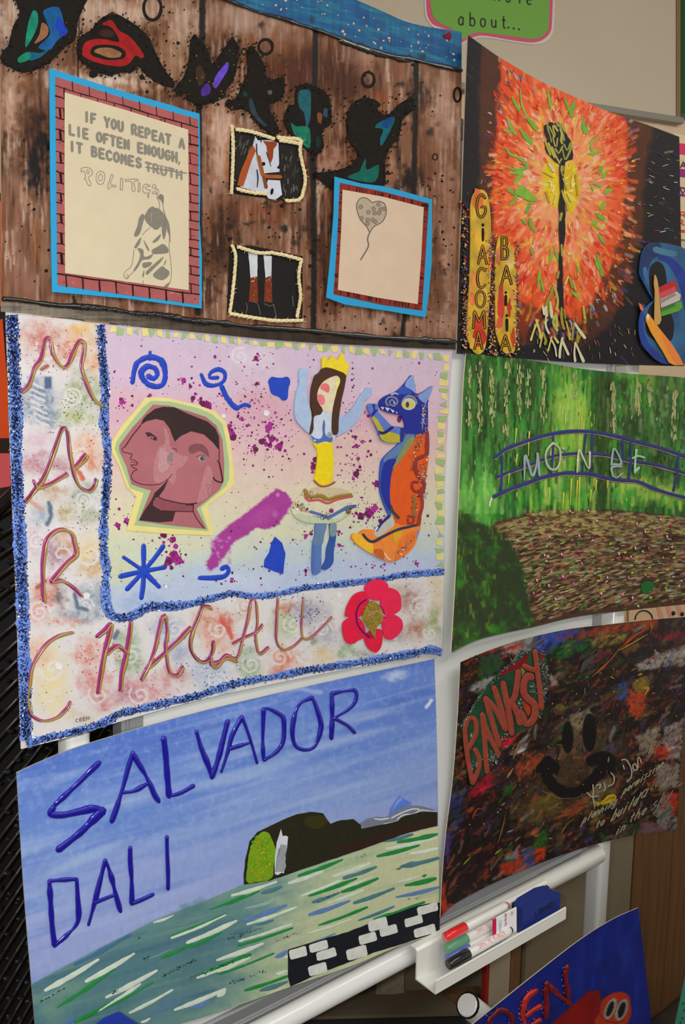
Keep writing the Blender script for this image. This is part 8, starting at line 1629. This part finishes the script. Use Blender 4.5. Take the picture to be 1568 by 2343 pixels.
hand('to', 345, 1510, 480, 1440, 120, 2.6); hand('build', 560, 1410, 920, 1170, 170, 2.8); hand('a', 945, 1110, 1050, 1060, 190, 2.8); hand('castle', 1080, 1010, 1460, 740, 150, 2.5, col=(104, 102, 76))
hand('in', 610, 1600, 760, 1510, 130, 2.8); hand('the', 790, 1440, 1040, 1290, 150, 2.6); hand('sky', 1080, 1280, 1370, 1090, 190, 2.6, col=(112, 106, 92)); hand('need', 1160, 440, 1450, 230, 150, 2.4, col=(112, 106, 88)); hand('t', 1050, 520, 1100, 480, 130, 2.4)
p.build('handwriting', m_flat, gf, 'pale scratchy handwriting', 'stuff')
# name cutout: glossy green and red backing, silver edging, six terracotta letters
p = Paint(gr, .0006)
p.poly(B6([(95, 1370), (110, 1280), (160, 1200), (240, 1110), (290, 1000), (350, 890), (450, 780), (560, 670), (640, 570), (730, 500), (830, 400), (950, 340), (1080, 280), (1130, 275), (1180, 330), (1240, 320), (1280, 500), (1285, 700), (1250, 900), (1240, 1060), (1160, 1240), (1010, 1370), (900, 1440), (780, 1600), (660, 1660), (640, 1740), (560, 1800), (480, 1920), (400, 2010), (300, 2080), (240, 2150), (200, 2050), (160, 1800), (120, 1560)]), (20, 62, 38), thick=.0016, smooth=True, step=6)
nb = p.build('name_cutout', mat('deep_gloss', rough=.15, attr=True, coat=.8, noise=(60, .3)), gf, 'glossy green and red backing with terracotta capitals')
p = Paint(gr, .0024)
for q, col in [([(650, 560), (760, 500), (900, 420), (1020, 350), (980, 520), (880, 540), (800, 640), (700, 700), (640, 680)], (110, 16, 20)), ([(640, 1440), (760, 1500), (900, 1420), (1000, 1370), (880, 1450), (760, 1600), (660, 1650)], (170, 24, 34)), ([(1180, 340), (1235, 330), (1230, 420), (1190, 430)], (120, 20, 24)), ([(900, 560), (960, 520), (960, 700), (920, 860), (890, 800)], (112, 104, 36)), ([(930, 1000), (1000, 1000), (1060, 1100), (1010, 1180)], (150, 50, 18)), ([(640, 1160), (700, 1300), (640, 1380), (560, 1200)], (130, 30, 24))]: p.poly(B6(q), col, smooth=True, step=5)
p.build('backing_colour', mat('deep_gloss'), nb, 'red patches'); rr = random.Random(3)
p = Paint(gr)
for a, b, n_, s_ in [((100, 1340), (230, 1120), 50, 9), ((230, 1120), (440, 800), 60, 9), ((800, 450), (860, 360), 50, 26), ((860, 360), (1080, 290), 60, 18), ((1180, 320), (1240, 320), 30, 20), ((1200, 430), (1270, 600), 90, 26), ((1270, 600), (1230, 940), 90, 26), ((1040, 740), (1120, 880), 60, 24), ((890, 960), (910, 1090), 50, 16), ((480, 1760), (600, 1800), 90, 40), ((230, 1440), (240, 1470), 20, 12), ((260, 1900), (290, 1850), 40, 26), ((680, 1440), (720, 1620), 40, 30), ((1160, 1140), (1180, 1220), 20, 10), ((500, 760), (740, 500), 40, 12)]:
    for k in range(n_):
        t_ = rr.random(); x, y = a[0] + (b[0] - a[0]) * t_ + rr.gauss(0, s_), a[1] + (b[1] - a[1]) * t_ + rr.gauss(0, s_)
        p.dot(*B6([(x, y)])[0], rr.uniform(1, 2.3), rr.choice([(190, 190, 196), (150, 150, 160), (210, 206, 190), (110, 60, 60), (120, 120, 126)]), .0022, h=.0016, n=6, rag=.2)
p.build('silver_edging', mat('foil', rough=.12, metal=.9, attr=True), nb, 'lumpy silver edging', 'stuff')
TC = (132, 56, 40); m_tc = paint_mat('terracotta_paint', .55, .3, (140, .14), (500, .5, .0006))
def tl(ch, strokes, w_=9.5):
    w_ *= 1.3
    p = Paint(gr, .0027)
    for s_ in strokes: p.ribbon(B6(s_), w_ * 1.25, (34, 18, 16), step=4)
    for s_ in strokes: p.ribbon(B6(s_), w_, TC, .0029, h=.0008, step=4)
    p.build('letter', m_tc, nb, 'terracotta letter ' + ch)
tl('B', [[(145, 1370), (160, 1560), (190, 1800), (225, 1980), (250, 2110)], [(145, 1370), (190, 1240), (250, 1215), (295, 1270), (300, 1420), (250, 1540), (195, 1640)], [(280, 1650), (330, 1740), (345, 1850), (320, 1960), (255, 2110)]], 8.5)
tl('A', [[(450, 1960), (430, 1700), (410, 1450), (385, 1170)], [(385, 1170), (430, 1330), (500, 1500), (570, 1640), (610, 1720)], [(420, 1480), (480, 1500)]], 9)
tl('N', [[(430, 960), (480, 1130), (560, 1400), (620, 1590)], [(430, 950), (550, 1080), (620, 1200), (700, 1370)], [(545, 800), (600, 960), (660, 1150), (700, 1370)]], 10)
tl('K', [[(670, 740), (710, 940), (760, 1200), (790, 1430)], [(880, 580), (860, 760), (830, 920), (780, 1010)], [(790, 1000), (860, 1140), (900, 1290)]], 10.5)
tl('S', [[(1060, 660), (1010, 640), (960, 740), (960, 880), (1020, 960), (1100, 1030), (1110, 1170), (1050, 1280), (980, 1290), (940, 1200), (900, 1140)]], 12.5)
tl('Y', [[(960, 500), (1040, 540), (1120, 560)], [(1110, 300), (1130, 450), (1150, 620), (1180, 850), (1200, 1080)]], 9.5)

# ------------------------------------------------------------------ card 7: blue card leaning below the tray
blu = Sheet([(962, 2436), (1084, 2342), (1200, 2249), (1320, 2156), (1400, 2105), (1461, 2077)], [(1461, 2077), (1478, 2220), (1492, 2345), (1503, 2470)],
            [(975, 2860), (1250, 2640), (1503, 2470)], [(962, 2436), (968, 2650), (975, 2860)], .100, K=.92)
c = Canvas(blu, 170, 190, (14, 32, 124)); X, Y = c.X, c.Y
c.over((fbm(X / 14, Y / 70, 5, 4) - .5) * 2.2, (24, 50, 150)); c.over((fbm(X / 60, Y / 60, 8, 3) - .5) * 3, (12, 24, 100)); c.blob(1430, 2190, 16, 60, (40, 66, 160), .5, 0, .1, 12)
K3 = lambda q: T(q, 3.213, 1080, 2060)
c.poly(K3([(560, 930), (640, 860), (720, 790), (800, 720), (870, 662), (890, 672), (938, 652), (950, 740), (930, 830), (900, 1100), (560, 1100)]), (128, 10, 12), 1.5, 1, 1.5); c.blob(1325, 2330, 30, 40, (150, 20, 14), .5, -.5, .1, 12)
c.poly(K3([(950, 745), (985, 712), (1040, 680), (1100, 672), (1150, 695), (1172, 760), (1170, 850), (1130, 930), (1130, 1100), (900, 1100), (905, 880), (940, 820)]), (178, 48, 16), 1.5, 1, 1)
for x, y, rx, ry, an in [(1018, 798, 36, 84, .42), (1102, 806, 40, 84, .36)]:
    for s_, col in ((1, (150, 150, 142)), (.66, (14, 12, 18))):
        q = [(x + rx * (s_ if s_ == 1 else .6) * math.cos(a) * math.cos(an) + ry * s_ * math.sin(a) * math.sin(an), y + rx * s_ * math.cos(a) * math.sin(an) - ry * (s_ if s_ == 1 else .74) * math.sin(a) * math.cos(an)) for a in np.linspace(0, 6.28, 22)[:-1]]
        c.poly(K3(q), col, 1.1, 1)
c.line(K3([(940, 840), (1000, 890), (1060, 900), (1120, 880)]), 1.6, (60, 14, 10), 1, .8)
bl = thing('blue_card', blu.P(1230., 2656.), 'royal blue card leaning below the pen tray with raised red letters', 'artwork')
c.build('card', paint_mat('blue_card_paint', .45, .4, (30, .12), (100, .4, .001)), bl)
m_rl = mat('red_relief', rough=.2, attr=True, coat=.5, bump=(160, .5, .002), noise=(70, .35))
for ch, sts, col in [('P', [[(140, 1000), (130, 880), (160, 850), (215, 805), (280, 840), (300, 890), (270, 960), (200, 1000)]], (104, 8, 16)), ('E', [[(470, 665), (420, 700), (390, 750), (375, 830), (385, 890), (410, 1000)], [(400, 850), (450, 810), (505, 778)], [(410, 940), (500, 880)]], (196, 44, 20)), ('N', [[(545, 860), (550, 760), (545, 680), (552, 610)], [(552, 610), (610, 670), (670, 720), (718, 758)], [(712, 755), (705, 660), (690, 560), (700, 490)]], (120, 8, 18))]:
    p = Paint(blu, .0004); [p.ribbon(K3(s_), 12.5, col, h=.0050, wob=.35, rag=.12, step=4) for s_ in sts]; 
    o = p.build('raised_letter', m_rl, bl, 'raised red letter ' + ch)
    r = random.Random(ord(ch)); g_ = Paint(blu)
    for s_ in sts:
        for x, y in cr(s_, step=9):
            for k in range(2):
                if r.random() < .5: g_.dot(*K3([(x - 22 + r.gauss(0, 6), y - 6 + r.gauss(0, 8))])[0], r.uniform(.8, 2.2), (126, 140, 190), .0005, h=.0006, n=6, rag=.4)
    g_.build('glue_bit', m_rl, o, 'pale glue flecks', 'stuff')
# small blue sheet poking up at the bottom, in front of the lake card
p = [(238, 2330), (272, 2315), (330, 2352), (420, 2480), (160, 2480), (200, 2360)]
f = [at(x, y, .028) for x, y in p]; g_ = [q + np.array([0, .0012, 0]) for q in f]; n = len(f)
o = mesh('blue_sheet', f + g_, [tuple(range(n)), tuple(range(2 * n - 1, n - 1, -1))] + [(i, n + i, n + (i + 1) % n, (i + 1) % n) for i in range(n)], plain('sheet_blue', (30, 54, 150), 1.2, rough=.4, noise=(30, .1)))
tag(o, 'deep blue sheet whose corner pokes up in front of the lake card', 'sheet'); rebase(o, f[3])
# teal patterned card at the very corner
q = [(1580, 2188), (1780, 2070), (1770, 2520), (1508, 2620), (1547, 2343)]
f = [at(x, y, .06) for x, y in q]; g_ = [a + np.array([0, .002, 0]) for a in f]; n = len(f)
tc_ = thing('teal_card', f[4], 'teal card with black specks entering at the bottom right corner', 'artwork')
mesh('card', f + g_, [tuple(range(n)), tuple(range(2 * n - 1, n - 1, -1))] + [(i, n + i, n + (i + 1) % n, (i + 1) % n) for i in range(n)], plain('teal_paint', (44, 112, 92), 1.7, rough=.5, noise=(30, .15)), tc_)
b = MB()
for x, y in [(1562, 2330), (1558, 2340), (1566, 2312), (1572, 2322), (1564, 2296), (1570, 2345)]: b.ball(at(x, y, .061), .0016, 6, 4)
b.build('speck', m_dk, tc_, 'black specks', 'stuff')
